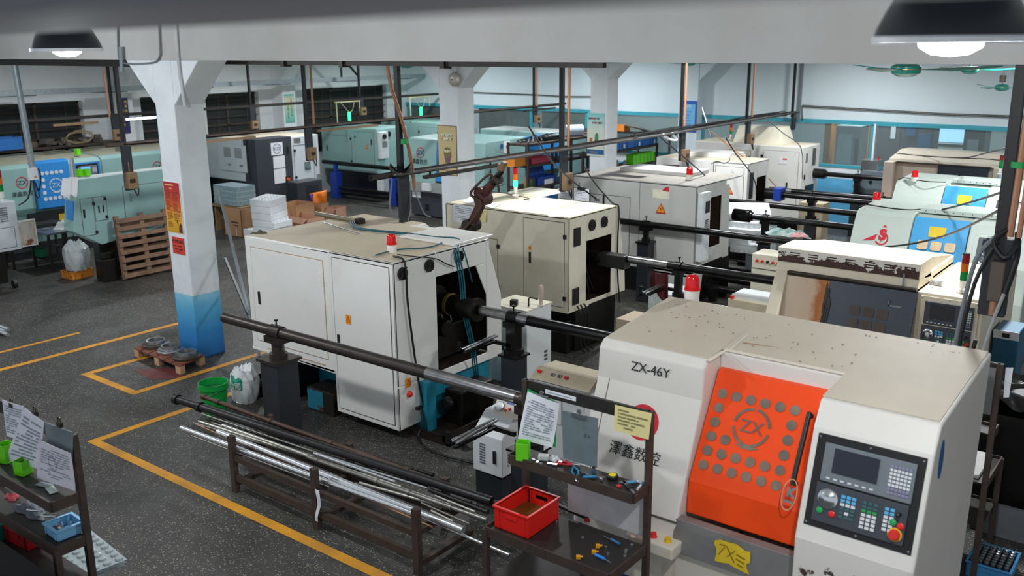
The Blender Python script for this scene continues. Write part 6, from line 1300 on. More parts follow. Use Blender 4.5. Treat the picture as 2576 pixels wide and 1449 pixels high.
q = [p+Vector((0, -0.004, 0)) for p in P]; print_on(q, t, 6, 2, 0.0, -0.0015, paint('note_print', '#8f865a', 0.7), 5)
# on the shelf and table
zS, zT = 1.235, 0.80
def open_box(name, label, cat, c, L, W, H, rz, mat, group=None, wall=0.008, rim=True, grips=True, fill=None):
    t = thing(name, label, cat, c, rz, group); ORG[t.name] = Vector((0, 0, 0)); m = MB()
    o = 0.012
    def ring(z0, z1, l, w, wl):
        m.box(-l/2, l/2, -w/2, -w/2+wl, z0, z1).box(-l/2, l/2, w/2-wl, w/2, z0, z1).box(-l/2, -l/2+wl, -w/2+wl, w/2-wl, z0, z1).box(l/2-wl, l/2, -w/2+wl, w/2-wl, z0, z1)
    ring(0, H, L, W, wall); m.box(-L/2, L/2, -W/2, W/2, 0, wall)
    build('walls', m, mat, t, bevel=0.002)
    if rim:
        m = MB(); 
        for (x0, x1, y0, y1) in ((-L/2-o, L/2+o, -W/2-o, -W/2+wall), (-L/2-o, L/2+o, W/2-wall, W/2+o), (-L/2-o, -L/2+wall, -W/2, W/2), (L/2-wall, L/2+o, -W/2, W/2)): m.box(x0, x1, y0, y1, H-0.012, H+0.002)
        build('rim', m, mat, t, bevel=0.003)
    if grips:
        m = MB()
        for s in (-1, 1): m.box(-L*0.18, L*0.18, s*W/2-0.008, s*W/2+0.008, H*0.62, H*0.78)
        for s in (-1, 1):
            for x in (-0.38, 0.38): m.box(L*x-0.006, L*x+0.006, s*W/2-0.008, s*W/2+0.008, 0.01, H-0.012)
        build('ribs', m, mat, t)
    if fill: build('contents', MB().box(-L/2+wall, L/2-wall, -W/2+wall, W/2-wall, fill[0], fill[0]+0.004), fill[1], t)
    return t
REDBIN = paint('red_bin', '#e3221c', 0.35, var=0.05)
open_box('plastic_bin', 'bright red open bin with brown oily water on tool rack table', 'bin', (-3.525, 4.675, zT), 0.285, 0.36, 0.165, 0.0, REDBIN, fill=(0.05, paint('oily_water', '#6d451d', 0.12, var=0.25, scale=9)))
open_box('pen_holder', 'lime green square holder at left end of tool rack shelf', 'holder', at(1316, 1155, Z=zS)+Vector((0, 0, 0.001)), 0.085, 0.085, 0.13, 0.4, LIME, rim=False, grips=False, wall=0.005)
def tool(name, label, cat, px, py, z, parts, rz=0.0, group=None):
    """parts: (name, builder on an MB in local coordinates, material)"""
    p = at(px, py, Z=z+0.004); t = thing(name, label, cat, p, rz, group); ORG[t.name] = Vector((0, 0, 0))
    for nm, fn, mt in parts: build(nm, fn(MB()), mt, t, smooth=(nm in ('handle', 'barrel', 'grip', 'shaft', 'disc')))
    return t
def plier(label, px, py, z, rz, mat):
    tool('pliers', label, 'pliers', px, py, z, [('jaws', lambda m: m.slab([(0, -0.008, 0), (0.06, -0.004, 0), (0.06, 0.004, 0), (0, 0.008, 0)], 0.01, (0, 0, 1)), STEEL),
        ('grip', lambda m: m.tube([(0, 0.004, 0.006), (-0.05, 0.02, 0.006), (-0.11, 0.016, 0.006)], 0.007, 8).tube([(0, -0.004, 0.006), (-0.05, -0.02, 0.006), (-0.11, -0.016, 0.006)], 0.007, 8), mat)], rz)
def driver(label, px, py, z, rz, mat, L=0.09):
    tool('screwdriver', label, 'screwdriver', px, py, z, [('shaft', lambda m: m.cyl((0.0, 0, 0.012), (L, 0, 0.006), 0.003, n=8), STEEL), ('handle', lambda m: m.lathe([(0.006, 0), (0.011, 0.01), (0.010, 0.05), (0.012, 0.08), (0.006, 0.09)], (-0.09, 0, 0.012), 12, (1, 0, 0)), mat)], rz)
plier('pliers with blue grips left of shelf middle', 1444, 1178, zS, 2.3, paint('grip_blue', '#2d83b0', 0.4)); plier('pliers with red grips touching the blue ones', 1438, 1170, zS, 0.3, REDINK)
tool('hex_key', 'chrome bent key lying by the pliers', 'key', 1452, 1195, zS, [('shaft', lambda m: m.tube([(0, 0, 0.006), (0.09, 0, 0.006), (0.10, 0.02, 0.006)], 0.005, 6, 2), CHROME)], -1.1)
tool('metal_block', 'shiny steel strip near the green holder', 'block', 1389, 1170, zS, [('bar', lambda m: m.box(-0.035, 0.035, -0.01, 0.01, 0, 0.012), CHROME)], 0.3)
tool('plastic_case', 'small frosted case between green holder and clipboard', 'case', 1367, 1155, zS, [('shell', lambda m: m.box(-0.035, 0.035, -0.025, 0.025, 0, 0.03), paint('frosted', '#d4d6cf', 0.5))], 0.5)
tool('tape_measure', 'round tape measure with yellow face on right of shelf', 'tape measure', 1541, 1203, zS, [('case', lambda m: m.lathe([(0.036, 0), (0.038, 0.006), (0.038, 0.02), (0.034, 0.026)], (0, 0, 0), 20), BLACK), ('disc', lambda m: m.lathe([(0.026, 0.026), (0.024, 0.029), (0.002, 0.03)], (0, 0, 0), 18), paint('tape_yellow', '#f0dc1c', 0.4))])
driver('screwdriver with blue handle left of the tape measure', 1500, 1203, zS, 0.75, paint('grip_blue', '#2d83b0'), 0.06)
tool('caliper', 'steel caliper lying across right end of shelf', 'caliper', 1583, 1228, zS, [('beam', lambda m: m.box(-0.10, 0.11, -0.009, 0.009, 0, 0.006), paint('caliper_grey', '#8f9398', 0.35, 0.7)), ('jaw', lambda m: m.slab([(-0.10, 0, 0), (-0.06, 0, 0), (-0.09, 0.05, 0)], 0.006, (0, 0, 1)).slab([(-0.10, 0, 0), (-0.06, 0, 0), (-0.09, -0.035, 0)], 0.006, (0, 0, 1)), STEEL), ('dial', lambda m: m.box(-0.03, 0.02, -0.02, 0.016, 0.006, 0.014), BLACK)], -0.62)
tool('marker_pen', 'white and blue marker at far right end of shelf', 'pen', 1610, 1226, zS, [('barrel', lambda m: m.cyl((-0.05, 0, 0.008), (0.05, 0, 0.008), 0.008), KEY_W), ('cap', lambda m: m.cyl((0.015, 0, 0.008), (0.055, 0, 0.008), 0.0095), paint('grip_blue', '#2d83b0'))], 1.75)
tool('vial', 'small clear blue vial beside the caliper', 'vial', 1588, 1216, zS, [('barrel', lambda m: m.cyl((-0.03, 0, 0.010), (0.035, 0, 0.010), 0.010), paint('vial_blue', '#5ea7cf', 0.15)), ('stopper', lambda m: m.cyl((0.035, 0, 0.010), (0.05, 0, 0.010), 0.007), WHITE)], 0.9)
tool('jar', 'small dark glass jar standing mid shelf', 'jar', 1493, 1190, zS, [('barrel', lambda m: m.lathe([(0.014, 0), (0.015, 0.03), (0.008, 0.035)], (0, 0, 0), 12), paint('slate_glass', '#4a6170', 0.2)), ('cap', lambda m: m.cyl((0, 0, 0.035), (0, 0, 0.045), 0.010), BLACK)])
tool('plastic_cap', 'small red plastic cap beneath tape measure', 'bead', 1557, 1226, zS, [('disc', lambda m: m.lathe([(0.014, 0), (0.016, 0.012), (0.008, 0.02)], (0, 0, 0), 12), REDINK)])  # a loose plastic cap, turned as a small disc
rnd = random.Random(11)
for k, (px, py) in enumerate(((1342, 1160), (1352, 1166), (1360, 1170), (1400, 1158), (1410, 1166), (1420, 1162), (1470, 1192), (1478, 1196), (1486, 1200), (1512, 1208))):
    p = at(px, py, Z=zS+0.003); single('offcut', MB().obox(p+Vector((0, 0, 0.008)), (rnd.uniform(0.02, 0.05), rnd.uniform(0.01, 0.03), 0.014), rnd.uniform(0, 3)), (STEEL, CHROME, GREYPL)[k % 3], 'small metal scrap scattered on tool rack shelf', 'scrap', 'metal scraps on the shelf', bevel=0.002)
tool('bag', 'crumpled clear plastic bag behind small frosted case', 'bag', 1396, 1156, zS, [('film', lambda m: m.grid(lambda u, v: (0.05*(v)*math.cos(6.283*u)*(1+0.2*math.sin(19*u)), 0.035*v*math.sin(6.283*u), 0.035*(1-v*v)*(0.7+0.3*math.sin(13*u+4*v))), 20, 6), paint('film', '#c9ced2', 0.2))])
driver('utility knife with bright blue handle at front of table', 1522, 1411, zT, -0.12, paint('knife_blue', '#1b86e0', 0.35), 0.05)
driver('thin screwdriver with dark blue tip toward back of table', 1560, 1373, zT, -0.22, paint('tip_blue', '#1e5f86', 0.4), -0.16)
for label, px, py in (('orange plastic fitting nearest the back of table', 1504, 1377), ('orange plastic fitting in front of another on table', 1494, 1392), ('flat orange chip close to blue knife', 1455, 1405)):
    tool('fitting', label, 'fitting', px, py, zT, [('body', lambda m: m.box(-0.014, 0.014, -0.011, 0.011, 0, 0.02), paint('fitting_orange', '#f2a31c', 0.45)), ('spout', lambda m: m.cyl((0.0, 0, 0.01), (0.028, 0.01, 0.012), 0.006), paint('fitting_orange', '#f2a31c'))], 0.5)
tool('eraser', 'small pale rubber block at back right of table', 'block', 1594, 1350, zT, [('block', lambda m: m.box(-0.02, 0.02, -0.012, 0.012, 0, 0.015), paint('pale_pink', '#d9c5b6', 0.7))], 0.9)
tool('clip', 'red plastic clip at back of table beside black bar', 'clip', 1477, 1312, zT, [('body', lambda m: m.box(-0.02, 0.02, -0.008, 0.008, 0, 0.02), REDINK)], 0.3)
for k, (px, py) in enumerate(((1466, 1353), (1524, 1377), (1530, 1393), (1575, 1385), (1572, 1400), (1508, 1400), (1400, 1312), (1590, 1372), (1574, 1391))):
    p = at(px, py, Z=zT+0.003); single('nut', MB().ring(p, p+Vector((0, 0, 0.008)), 0.010, 0.005, 6), CHROME, 'small bright nut scattered on tool rack table', 'nut', 'nuts on the table')
tool('black_bar', 'short black strip lying at back of table', 'bar', 1440, 1290, zT, [('bar', lambda m: m.box(-0.16, 0.14, -0.012, 0.012, 0, 0.02), BLACK)], -0.12)
single('steel_sheet', MB().box(-3.36, -2.73, 4.93, 4.945, 0.84, 1.12), paint('dull_white_panel', '#c9c7c6', 0.4, stain='#a9876a', stain_amt=0.2, stain_scale=3), 'dull white sheet leaning behind tool rack table', 'sheet', bevel=0.003)
# ---------------------------------------------------------------- similar rack at the lower left corner
LX0, LX1, LYB, LYF = -6.62, -5.43, 2.56, 2.36
t = tool_rack('brown steel rack with hung drawings, lower left corner of picture', LX0, LX1, LYB, 2.36, 1.70, 1.30, 1.0, 0.72)
build('deep_tray', MB().box(LX0, LX1, 1.95, LYB, 0.708, 0.722).box(LX0, LX1, 1.94, 1.95, 0.69, 0.75), STEEL_DK, t)
YC = LYB-0.03
for lab, pts, mt, sd in (('leftmost white drawing clipped on corner rack rail', ((5, 1005), (60, 1022), (55, 1110), (22, 1095)), PAPER, 21),
                         ('dense printed sheet hanging askew, in front of other drawings', ((62, 1025), (112, 1062), (98, 1180), (18, 1155)), PAPER, 22),
                         ('drawing with a large circle clipped near rack post', ((98, 1105), (180, 1140), (190, 1235), (98, 1200)), paint('pinkish_paper', '#e4dee4', 0.7, var=0.03), 23)):
    y = YC-0.012*(sd-20); P = [at(px, py, Y=y) for px, py in pts]; t = thing('drawing', lab, 'paper', P[0]); build('sheet', sheet(MB(), P, 0.006), mt, t, solid=0.0015); print_on(P, t, 12, 3, 0.006, -0.003, INK, sd)
    if sd == 23: build('circle_print', arc_band(MB(), (P[0]+P[1]+P[2]+P[3])/4+Vector((-0.02, -0.012, 0.01)), 0.05, 0.047, 0, 360, (1, 0, 0), (0, 0, 1)), INK, t)
P = [at(px, py, Y=YC) for px, py in ((112, 1062), (183, 1088), (176, 1150), (118, 1130))]
t = thing('clipboard', 'dark grey clipboard behind circle drawing on corner rack', 'clipboard', P[0]); build('board', MB().slab([P[0], P[1], P[2]-Vector((0, 0, 0.08)), P[3]-Vector((0, 0, 0.08))], 0.004, (0, 1, 0)), paint('clip_grey', '#6e7b80'), t)
for px, py in ((30, 1020), (88, 1040), (150, 1068)):
    c = at(px, py, Y=YC-0.012); single('binder_clip', MB().obox(c, (0.05, 0.02, 0.03)).tube([c+Vector((-0.015, 0, 0.01)), c+Vector((-0.012, 0, 0.045)), c+Vector((0.012, 0, 0.045)), c+Vector((0.015, 0, 0.01))], 0.004, 5, 2), OILBR, 'dark binder clip on rail of corner rack', 'clip', 'binder clips on the corner rack')
open_box('pen_holder', 'green square holder at far left on corner rack shelf', 'holder', at(18, 1160, Z=1.302), 0.09, 0.09, 0.13, 0.3, LIME, rim=False, grips=False, wall=0.005)
open_box('pen_holder', 'green holder hidden behind hanging sheets of corner rack', 'holder', at(60, 1192, Z=1.302), 0.08, 0.08, 0.10, 0.3, LIME, rim=False, grips=False, wall=0.005)
open_box('plastic_bin', 'light blue bin with steel parts at right end of corner rack', 'bin', at(150, 1365, Z=1.003)+Vector((-0.095, 0.085, 0)), 0.17, 0.17, 0.075, -0.05, paint('light_blue_bin', '#79b2d6', 0.4, var=0.05))
rnd = random.Random(3); c0 = at(150, 1350, Z=1.03)+Vector((-0.09, 0, 0))
for k in range(7): 
    p = c0+Vector((rnd.uniform(-0.05, 0.05), rnd.uniform(0.02, 0.12), 0)); single('turned_part', MB().cyl(p, p+Vector((rnd.uniform(-0.03, 0.03), rnd.uniform(-0.03, 0.03), 0.03)), 0.010), CHROME, 'turned steel piece in light blue bin', 'part', 'turned parts in the blue bin', smooth=True)
p = at(75, 1295, Z=1.003); single('rag', crumple(p.x-0.05, p.y+0.03, 1.0, 0.17, 0.07, 0.05, 9), paint('grey_cloth', '#6b7078', 0.9, var=0.25, scale=20), 'grey rag with tools heaped on corner rack', 'rag', smooth=True)
p = at(22, 1255, Z=1.003); single('rag', crumple(p.x, p.y+0.02, 1.0, 0.06, 0.04, 0.03, 10), paint('red_cloth', '#a2454c', 0.9, var=0.2, scale=20), 'dusty red rag at far left of corner rack', 'rag', smooth=True)
for k, (px, py, l) in enumerate(((85, 1285, 'chrome spanner lying on grey rag'), (120, 1300, 'short chrome pin near light blue bin'))):
    p = at(px, py, Z=1.05); single('spanner' if k == 0 else 'pin', MB().cyl(p-Vector((0.05, 0.02, 0)), p+Vector((0.05, 0.03, 0)), 0.008), CHROME, l, 'tool', smooth=True)
for k, (px, py, l, r) in enumerate(((100, 1225, 'glass lens plate on corner rack upper shelf', 0), (118, 1238, 'pale card on corner rack upper shelf beside glass plate', 1))):
    p = at(px, py, Z=1.303); single('card', MB().obox(p+Vector((0, 0.03, 0.004)), (0.11, 0.05, 0.004), 0.3-0.5*r), (paint('glassy_grey', '#8a9696', 0.15), paint('pale_card', '#b6c4bb', 0.5))[r], l, 'card')
open_box('plastic_bin', 'deep red bin on lowest tray of corner rack', 'bin', at(45, 1375, Z=0.722)+Vector((-0.02, 0.1, 0)), 0.26, 0.2, 0.12, 0.1, paint('deep_red_bin', '#b3131c', 0.4))
open_box('plastic_bin', 'teal bin standing in front of deep red one', 'bin', at(5, 1362, Z=0.722)+Vector((-0.1, 0.0, 0.0)), 0.2, 0.16, 0.16, 0.1, paint('teal_bin', '#1fa08c', 0.4))
CLEAR = glassy('clear_tray', '#e6ebee', 0.45, 0.12)
def blister(name, label, c, L, W, n, m_, rz, group=None, H=0.03):
    t = thing(name, label, 'tray', c, rz, group); m = MB().box(-L/2, L/2, -W/2, W/2, H*0.6, H*0.66)
    for i in range(n):
        for j in range(m_): m.lathe([(L/n*0.40, H*0.66), (L/n*0.33, H*1.2), (L/n*0.2, H*1.25)], (-L/2+(i+0.5)*L/n, -W/2+(j+0.5)*W/m_, 0), 8)
    build('pockets', m, CLEAR, t); return t
for k in range(3): blister('blister_tray', 'stacked clear pocket tray below light blue bin, corner rack foot', at(160, 1432, Z=0.44)+Vector((0.02*k, 0.1, 0.03*k)), 0.62, 0.42, 8, 5, -0.1, 'clear pocket trays under the corner rack')
_a, _b = at(-40, 1330, Z=1.0), at(150, 1460, Z=1.0)
single('black_crate', MB().slab([_a, _b, _b+Vector((-0.1, -0.8, 0)), _a+Vector((-0.4, -0.8, 0))], 1.0, (0, 0, -1)), paint('dull_black', '#0e0e0e', 0.95, var=0.2, spec=0.1), 'black box filling the bottom left corner of picture', 'box', bevel=0.01)
single('bench', MB().box(-5.75, -4.95, 2.15, 2.75, 0.40, 0.435).box(-5.73, -5.70, 2.17, 2.2, 0, 0.4).box(-5.0, -4.97, 2.17, 2.2, 0, 0.4).box(-5.0, -4.97, 2.70, 2.73, 0, 0.4).box(-5.73, -5.70, 2.70, 2.73, 0, 0.4), STEEL_DK, 'low dark stand under the clear pocket trays', 'stand')
# ---------------------------------------------------------------- things standing on the floor
def zat(px, py, x, y):
    d = RGT*((px-IW/2)/FPX) - UPV*((py-IH/2)/FPX) + FWD
    return EYE.z + d.z*math.hypot(x, y)/math.hypot(d.x, d.y)
def local(name, label, cat, c, rz=0.0, group=None):
    t = thing(name, label, cat, c, rz, group); ORG[t.name] = Vector((0, 0, 0)); return t
def sack(label, c, r, h, mat, seed, squash=0.85, mouth=0.5, name='sack', band=None, rz=0.0):
    t = local(name, label, 'sack', c, rz); rnd = random.Random(seed); ph = [rnd.uniform(0, 6.28) for _ in range(8)]
    def f(u, v):
        th = 2*math.pi*u; z = h*v
        prof = 0.86+0.22*math.sin(math.pi*min(1, v*1.15)) if v < 0.72 else (1.02-(v-0.72)/0.28*(1-mouth))
        wob = 1+0.05*math.sin(3*th+ph[0]+2*v)+0.045*math.sin(5*th+ph[1]-5*v)+0.03*math.sin(9*th+ph[2]+8*v)+0.02*math.sin(14*th+9*v+ph[5])
        if v > 0.72: wob += (v-0.72)*0.9*math.sin(6*th+ph[3])*0.5
        rr = r*prof*wob; return (rr*math.cos(th), rr*squash*math.sin(th), z+(0.05*h*math.sin(2*th+ph[4])*max(0, v-0.6)/0.4)+0.012*math.sin(11*th+17*v))
    m = MB().grid(f, 44, 26); n = 45*26; m.v.append((0, 0, h*0.80)); k = len(m.v)-1
    for i in range(44): m.f.append((n+i, n+i+1, k))
    b = build('bag', m, mat, t, smooth=True)
    build('bottom', MB().lathe([(r*0.84, 0.0), (r*0.84, 0.004)], (0, 0, 0), 24).map(lambda v: Vector((v.x, v.y*squash, v.z))), mat, t)
    if band:
        m = MB().grid(lambda u, v: (Vector(f(0.73+0.22*u, 0.50+0.30*v))*1.0+Vector((0.004*math.cos(2*math.pi*(0.73+0.22*u)), 0.004*math.sin(2*math.pi*(0.73+0.22*u)), 0)))*Vector((1, 1, 1)).x, 12, 8)
        m.map(lambda v: Vector((v.x*1.025, v.y*1.025, v.z))); build('printed_band', m, band, t, smooth=True)
    return t
PPW = paint('woven_white', '#dfe1e2', 0.5, var=0.06, scale=9, stain='#c6c2c0', stain_amt=0.25, stain_scale=4)
SACKG = paint('sack_green', '#17997a', 0.5, var=0.08)
s = sack('white woven sack with green print beside the green bucket', at(603, 1012, Z=0)+Vector((-0.02, 0.10, 0)), 0.19, 0.40, PPW, 3, 0.8, 0.62, 'sack', SACKG, -0.5)
text('lettering', '公司', 0.085, PPW, s, (0.15, -0.115, 0.215), (0.62, 0.78, 0), (0, 0, 1), 0.03, bold=0.003)
# green bucket
t = local('bucket', 'green plastic bucket holding liquid, left of the white woven sack', 'bucket', at(518, 1045, Z=0)+Vector((0, 0.13, 0)))
GRN_B = paint('bucket_green', '#0f9a3f', 0.3, var=0.06)
m = MB().lathe([(0.125, 0), (0.155, 0.30), (0.172, 0.30), (0.172, 0.325), (0.162, 0.325), (0.165, 0.36), (0.155, 0.36), (0.148, 0.30), (0.12, 0.012), (0.002, 0.012)], (0, 0, 0), 32); build('shell', m, GRN_B, t, smooth=True)
build('liquid', MB().lathe([(0.146, 0.285), (0.002, 0.286)], (0, 0, 0), 28), paint('green_liquid', '#17663a', 0.06), t)
build('bail', MB().tube([(0.172, 0, 0.31), (0.13, -0.12, 0.27), (0, -0.18, 0.25), (-0.13, -0.12, 0.27), (-0.172, 0, 0.31)], 0.004, 6), STEEL, t, smooth=True)
# black bins and petrol box behind the stand
def steel_bin(label, c, L, W, H, rz, mat=OIL, name='steel_bin'):
    return open_box(name, label, 'bin', c, L, W, H, rz, mat, wall=0.006, rim=True, grips=False)
steel_bin('black steel bin behind the white woven sack', at(690, 1000, Z=0)+Vector((-0.05, 0.06, 0)), 0.50, 0.26, 0.22, 0.1)
steel_bin('taller black steel bin under raised front of the white machine', at(650, 990, Z=0)+Vector((0.22, 0.36, 0)), 0.55, 0.34, 0.34, 0.1)
t = local('coolant_box', 'petrol blue and black metal box under the first white machine', 'box', at(770, 1025, Z=0)+Vector((0.26, 0.16, 0)), 0.0)
build('body', MB().box(-0.22, 0.22, -0.16, 0.16, 0, 0.27), OILBR, t, bevel=0.008); build('worn_side', MB().box(-0.226, -0.22, -0.15, 0.15, 0.02, 0.25).box(-0.215, 0.05, -0.166, -0.16, 0.02, 0.25), peel('worn_petrol', '#1b7f95', '#5a3a26', 0.56, 8, None, False), t)
t = single('cloth_pad', MB().grid(lambda u, v: (-6.02+0.20*u+0.05*v, 6.66+0.02*u+0.13*v, 0.05+0.03*math.sin(7*u+3*v)), 8, 6), paint('film_blue', '#7fb2c6', 0.3), 'pale blue plastic sheet lying in oil tray', 'sheet', solid=0.004)
# steel flanges on a small pallet by the column
def pallet(label, c, L, W, rz, nb, tilt=None):
    t = local('pallet', label, 'pallet', c, rz); nd = nb
    for k in range(nd): build('deck_board', MB().box(-L/2+k*L/nd+0.012, -L/2+(k+1)*L/nd-0.012, -W/2, W/2, 0.10, 0.122), WOOD, t)
    for y in (-W/2+0.05, 0, W/2-0.05): build('stringer', MB().box(-L/2, L/2, y-0.04, y+0.04, 0.022, 0.10), WOOD, t)
    for k in range(3): build('base_board', MB().box(-L/2+k*(L-0.1)/2, -L/2+k*(L-0.1)/2+0.1, -W/2, W/2, 0, 0.022), WOOD, t)
    return t
PALW = paint('red_wood', '#7c4a35', 0.8, var=0.2, scale=8, bump=0.3)
fp0, fp1, fp2 = at(349, 893, Z=0.0), at(465, 940, Z=0.0), at(528, 912, Z=0.0)
t = local('pallet', 'small reddish pallet carrying three steel flanges by the nearest column', 'pallet', (0, 0, 0))
fp0 += Vector((0, -0.06, 0)); ex = (fp1-fp0)-Vector((0, 0.06, 0)); ey = (fp2-fp1)*0.98
def pq(u, v, z): return fp0+ex*u+ey*v+Vector((0, 0, z))
for k in range(6):
    u0, u1 = k/6+0.01, (k+1)/6-0.01; build('deck_board', MB().slab([pq(u0, 0, 0.12), pq(u1, 0, 0.12), pq(u1, 1, 0.12), pq(u0, 1, 0.12)], 0.02, (0, 0, -1)), PALW, t)
for u in (0.05, 0.5, 0.95): 
    for v in (0.1, 0.9): build('block', MB().slab([pq(u-0.05, v-0.1, 0), pq(u+0.05, v-0.1, 0), pq(u+0.05, v+0.1, 0), pq(u-0.05, v+0.1, 0)], 0.10, (0, 0, 1)), paint('pale_wood', '#c29a78', 0.8, var=0.15, scale=8), t)
FL = paint('turned_steel', '#b4b6b8', 0.3, 0.9, var=0.12, scale=9); FLD = paint('dark_turned', '#5d5a55', 0.4, 0.7, var=0.2, scale=9)
for k, (u, lab) in enumerate(((0.20, 'turned steel flange farthest left on small pallet'), (0.53, 'brightest turned steel flange, middle of the small pallet'), (0.86, 'turned steel flange with darkest rim, right end of small pallet'))):
    c = pq(u, 0.55, 0.122); t = local('flange', lab, 'flange', c)
    build('rim', MB().lathe([(0.17, 0), (0.18, 0.01), (0.18, 0.03), (0.165, 0.045), (0.11, 0.05)], (0, 0, 0), 36), (FLD, FL, FLD)[k], t, smooth=True)
    build('hub', MB().ring((0, 0, 0.045), (0, 0, 0.085), 0.125, 0.10, 36), FL, t, smooth=True); build('bore', MB().lathe([(0.098, 0.052), (0.002, 0.053)], (0, 0, 0), 24), FLD, t)
red = struct('trim_8', MB().slab([at(335, 931, Z=0.002), at(430, 925, Z=0.002), at(470, 950, Z=0.002), at(380, 955, Z=0.002)], 0.001, (0, 0, 1)), paint('red_floor_mark', '#6a2f2c', 0.6, var=0.3, scale=14))
# pallet leaning on the sage machine
t = local('pallet', 'weathered pallet leaning upright on the sage machine', 'pallet', (-15.40, 9.0, 0.02), 0.0)
H_, W_ = 1.12, 1.0
def lean(y, z, o): return (o-0.10*z/H_, y*1.0, z)
for k in range(8):
    z0 = 0.02+k*H_/8; build('deck_board', MB().slab([lean(-W_/2, z0, 0.06), lean(W_/2, z0, 0.06), lean(W_/2, z0+0.075, 0.06), lean(-W_/2, z0+0.075, 0.06)], 0.02, (1, 0, 0.1)), WOOD, t)
for y in (-W_/2+0.03, 0, W_/2-0.03): build('stringer', MB().slab([lean(y-0.04, 0, 0.0), lean(y+0.04, 0, 0.0), lean(y+0.04, H_, 0.0), lean(y-0.04, H_, 0.0)], 0.06, (1, 0, 0.1)), WOOD, t)
for z0 in (0.02, 0.45, 0.9): build('base_board', MB().slab([lean(-W_/2, z0, -0.02), lean(W_/2, z0, -0.02), lean(W_/2, z0+0.08, -0.02), lean(-W_/2, z0+0.08, -0.02)], 0.02, (1, 0, 0.1)), WOOD, t)
# orange crate carrying a plastic sack
c = (at(187, 705, Z=0)+at(200, 680, Z=0))/2; c.z = 0
open_box('crate', 'grimy orange crate under the white plastic sack', 'crate', (-16.32, 8.16, 0), 0.34, 0.42, 0.14, 0.05, peel('grimy_orange', '#d9862b', '#4a2a14', 0.60, 12, None, False))
FILMW = paint('film_white', '#cdd2d3', 0.3, var=0.08, scale=8, stain='#a8acaa', stain_amt=0.3, stain_scale=5)
sack('white plastic sack tied shut, standing in orange crate', (-16.32, 8.17, 0.145), 0.215, 0.52, FILMW, 12, 0.95, 0.35, 'plastic_sack')
single('coolant_tank', MB().box(-15.72, -15.50, 8.22, 8.50, 0, 0.40).box(-15.68, -15.55, 8.28, 8.42, 0.40, 0.52), OIL, 'black oily tank between plastic sack and leaning pallet', 'tank', bevel=0.015)
# steel tables at the left
def table(label, x0, x1, y0, y1, h, mat=STEEL, shelf=None):
    t = thing('table', label, 'table', ((x0+x1)/2, (y0+y1)/2, 0)); build('top', MB().box(x0, x1, y0, y1, h-0.03, h), mat, t)
    for x in (x0+0.03, x1-0.03):
        for y in (y0+0.03, y1-0.03): build('leg', MB().box(x-0.02, x+0.02, y-0.02, y+0.02, 0, h-0.03), STEEL_DK, t)
    if shelf: build('shelf', MB().box(x0+0.03, x1-0.03, y0+0.03, y1-0.03, shelf-0.015, shelf), STEEL_DK, t)
    return t
table('steel table left of the plastic sack, with trays stacked beneath', -17.75, -17.05, 8.05, 8.75, 0.72, STEEL, 0.20)
table('dark table before dotted blue door, covered in pocket trays', -18.15, -17.8, 7.7, 8.75, 0.78, STEEL_DK, 0.3)
p = Vector((-17.35, 8.5, 0.72)); single('plastic_bag', crumple(p.x, p.y, p.z, 0.16, 0.14, 0.14, 31), FILMW, 'crumpled clear bag on steel table', 'bag', smooth=True)
single('disc', MB().cyl((-17.5, 8.25, 0.722), (-17.5, 8.25, 0.74), 0.07), GREYPL, 'flat grey disc on steel table beside the bag', 'disc')
for k in range(2): blister('blister_tray', 'clear pocket tray with parts on dark table before blue door', Vector((-17.97, 8.45+0.0*k, 0.785+0.035*k)), 0.3, 0.55, 5, 9, 0.0, 'clear pocket trays on the dark table')
open_box('plastic_basket', 'teal basket of shiny parts on dark table', 'basket', (-17.97, 7.98, 0.784), 0.26, 0.34, 0.07, 0.0, paint('teal_bin', '#1fa08c'), fill=(0.05, CHROME))
for k in range(4): blister('blister_tray', 'clear pocket tray stacked under steel table', Vector((-17.35, 8.40, 0.21+0.045*k)), 0.5, 0.55, 7, 8, 0.0, 'clear pocket trays under the steel table', 0.04)
open_box('plastic_basket', 'green basket on floor shelf behind table legs', 'basket', (-17.6, 8.15, 0.21), 0.2, 0.14, 0.15, 0.0, paint('green_basket', '#17734f', 0.45))
t = local('box_panel', 'white framed rusty panel hinged on cabinet at left edge', 'panel', (-16.46, 7.42, 0.68)); build('frame', MB().box(-0.02, 0.02, -0.13, 0.17, 0, 0.46), WHITE_EN, t); build('rusty_face', MB().box(0.02, 0.024, -0.11, 0.15, 0.02, 0.44), peel('rust_stained', '#c9c2b8', '#8f5a33', 0.55, 4, None, True), t)
# things on machine tops at the left
for lab, px, py, x in (('lime holder on console of machine with dotted blue door', 197, 398, -18.7), ('lime holder on sage machine roof, farther from drop post', 200, 436, -15.85), ('translucent green holder on sage machine roof beside the lime one', 219, 438, -15.8)):
    p = at(px, py, X=x); p.z = max(p.z, 1.80); open_box('pen_holder', lab, 'holder', (p.x, p.y, 1.862 if x > -17 else 1.91), 0.09, 0.09, 0.12, 0.2, LIME, rim=False, grips=False, wall=0.005)
P = [at(px, py, X=-15.57) for px, py in ((158, 447), (180, 448), (176, 500), (160, 488))]
t = thing('drawing', 'white drawings clipped to corner of sage machine', 'paper', P[0]); build('sheet', sheet(MB(), [p+Vector((0.03, -0.02, 0)) for p in P], 0.02), PAPER, t, solid=0.002); build('back_sheet', sheet(MB(), [p+Vector((0.0, 0.12, 0.0)) for p in P], 0.015), PAPER, t, solid=0.002)
single('steel_tube', MB().ring((-15.75, 8.02, 1.856), (-15.75, 8.02, 2.2), 0.035, 0.028, 14), CHROME, 'upright shiny tube on sage machine corner', 'tube', smooth=True)
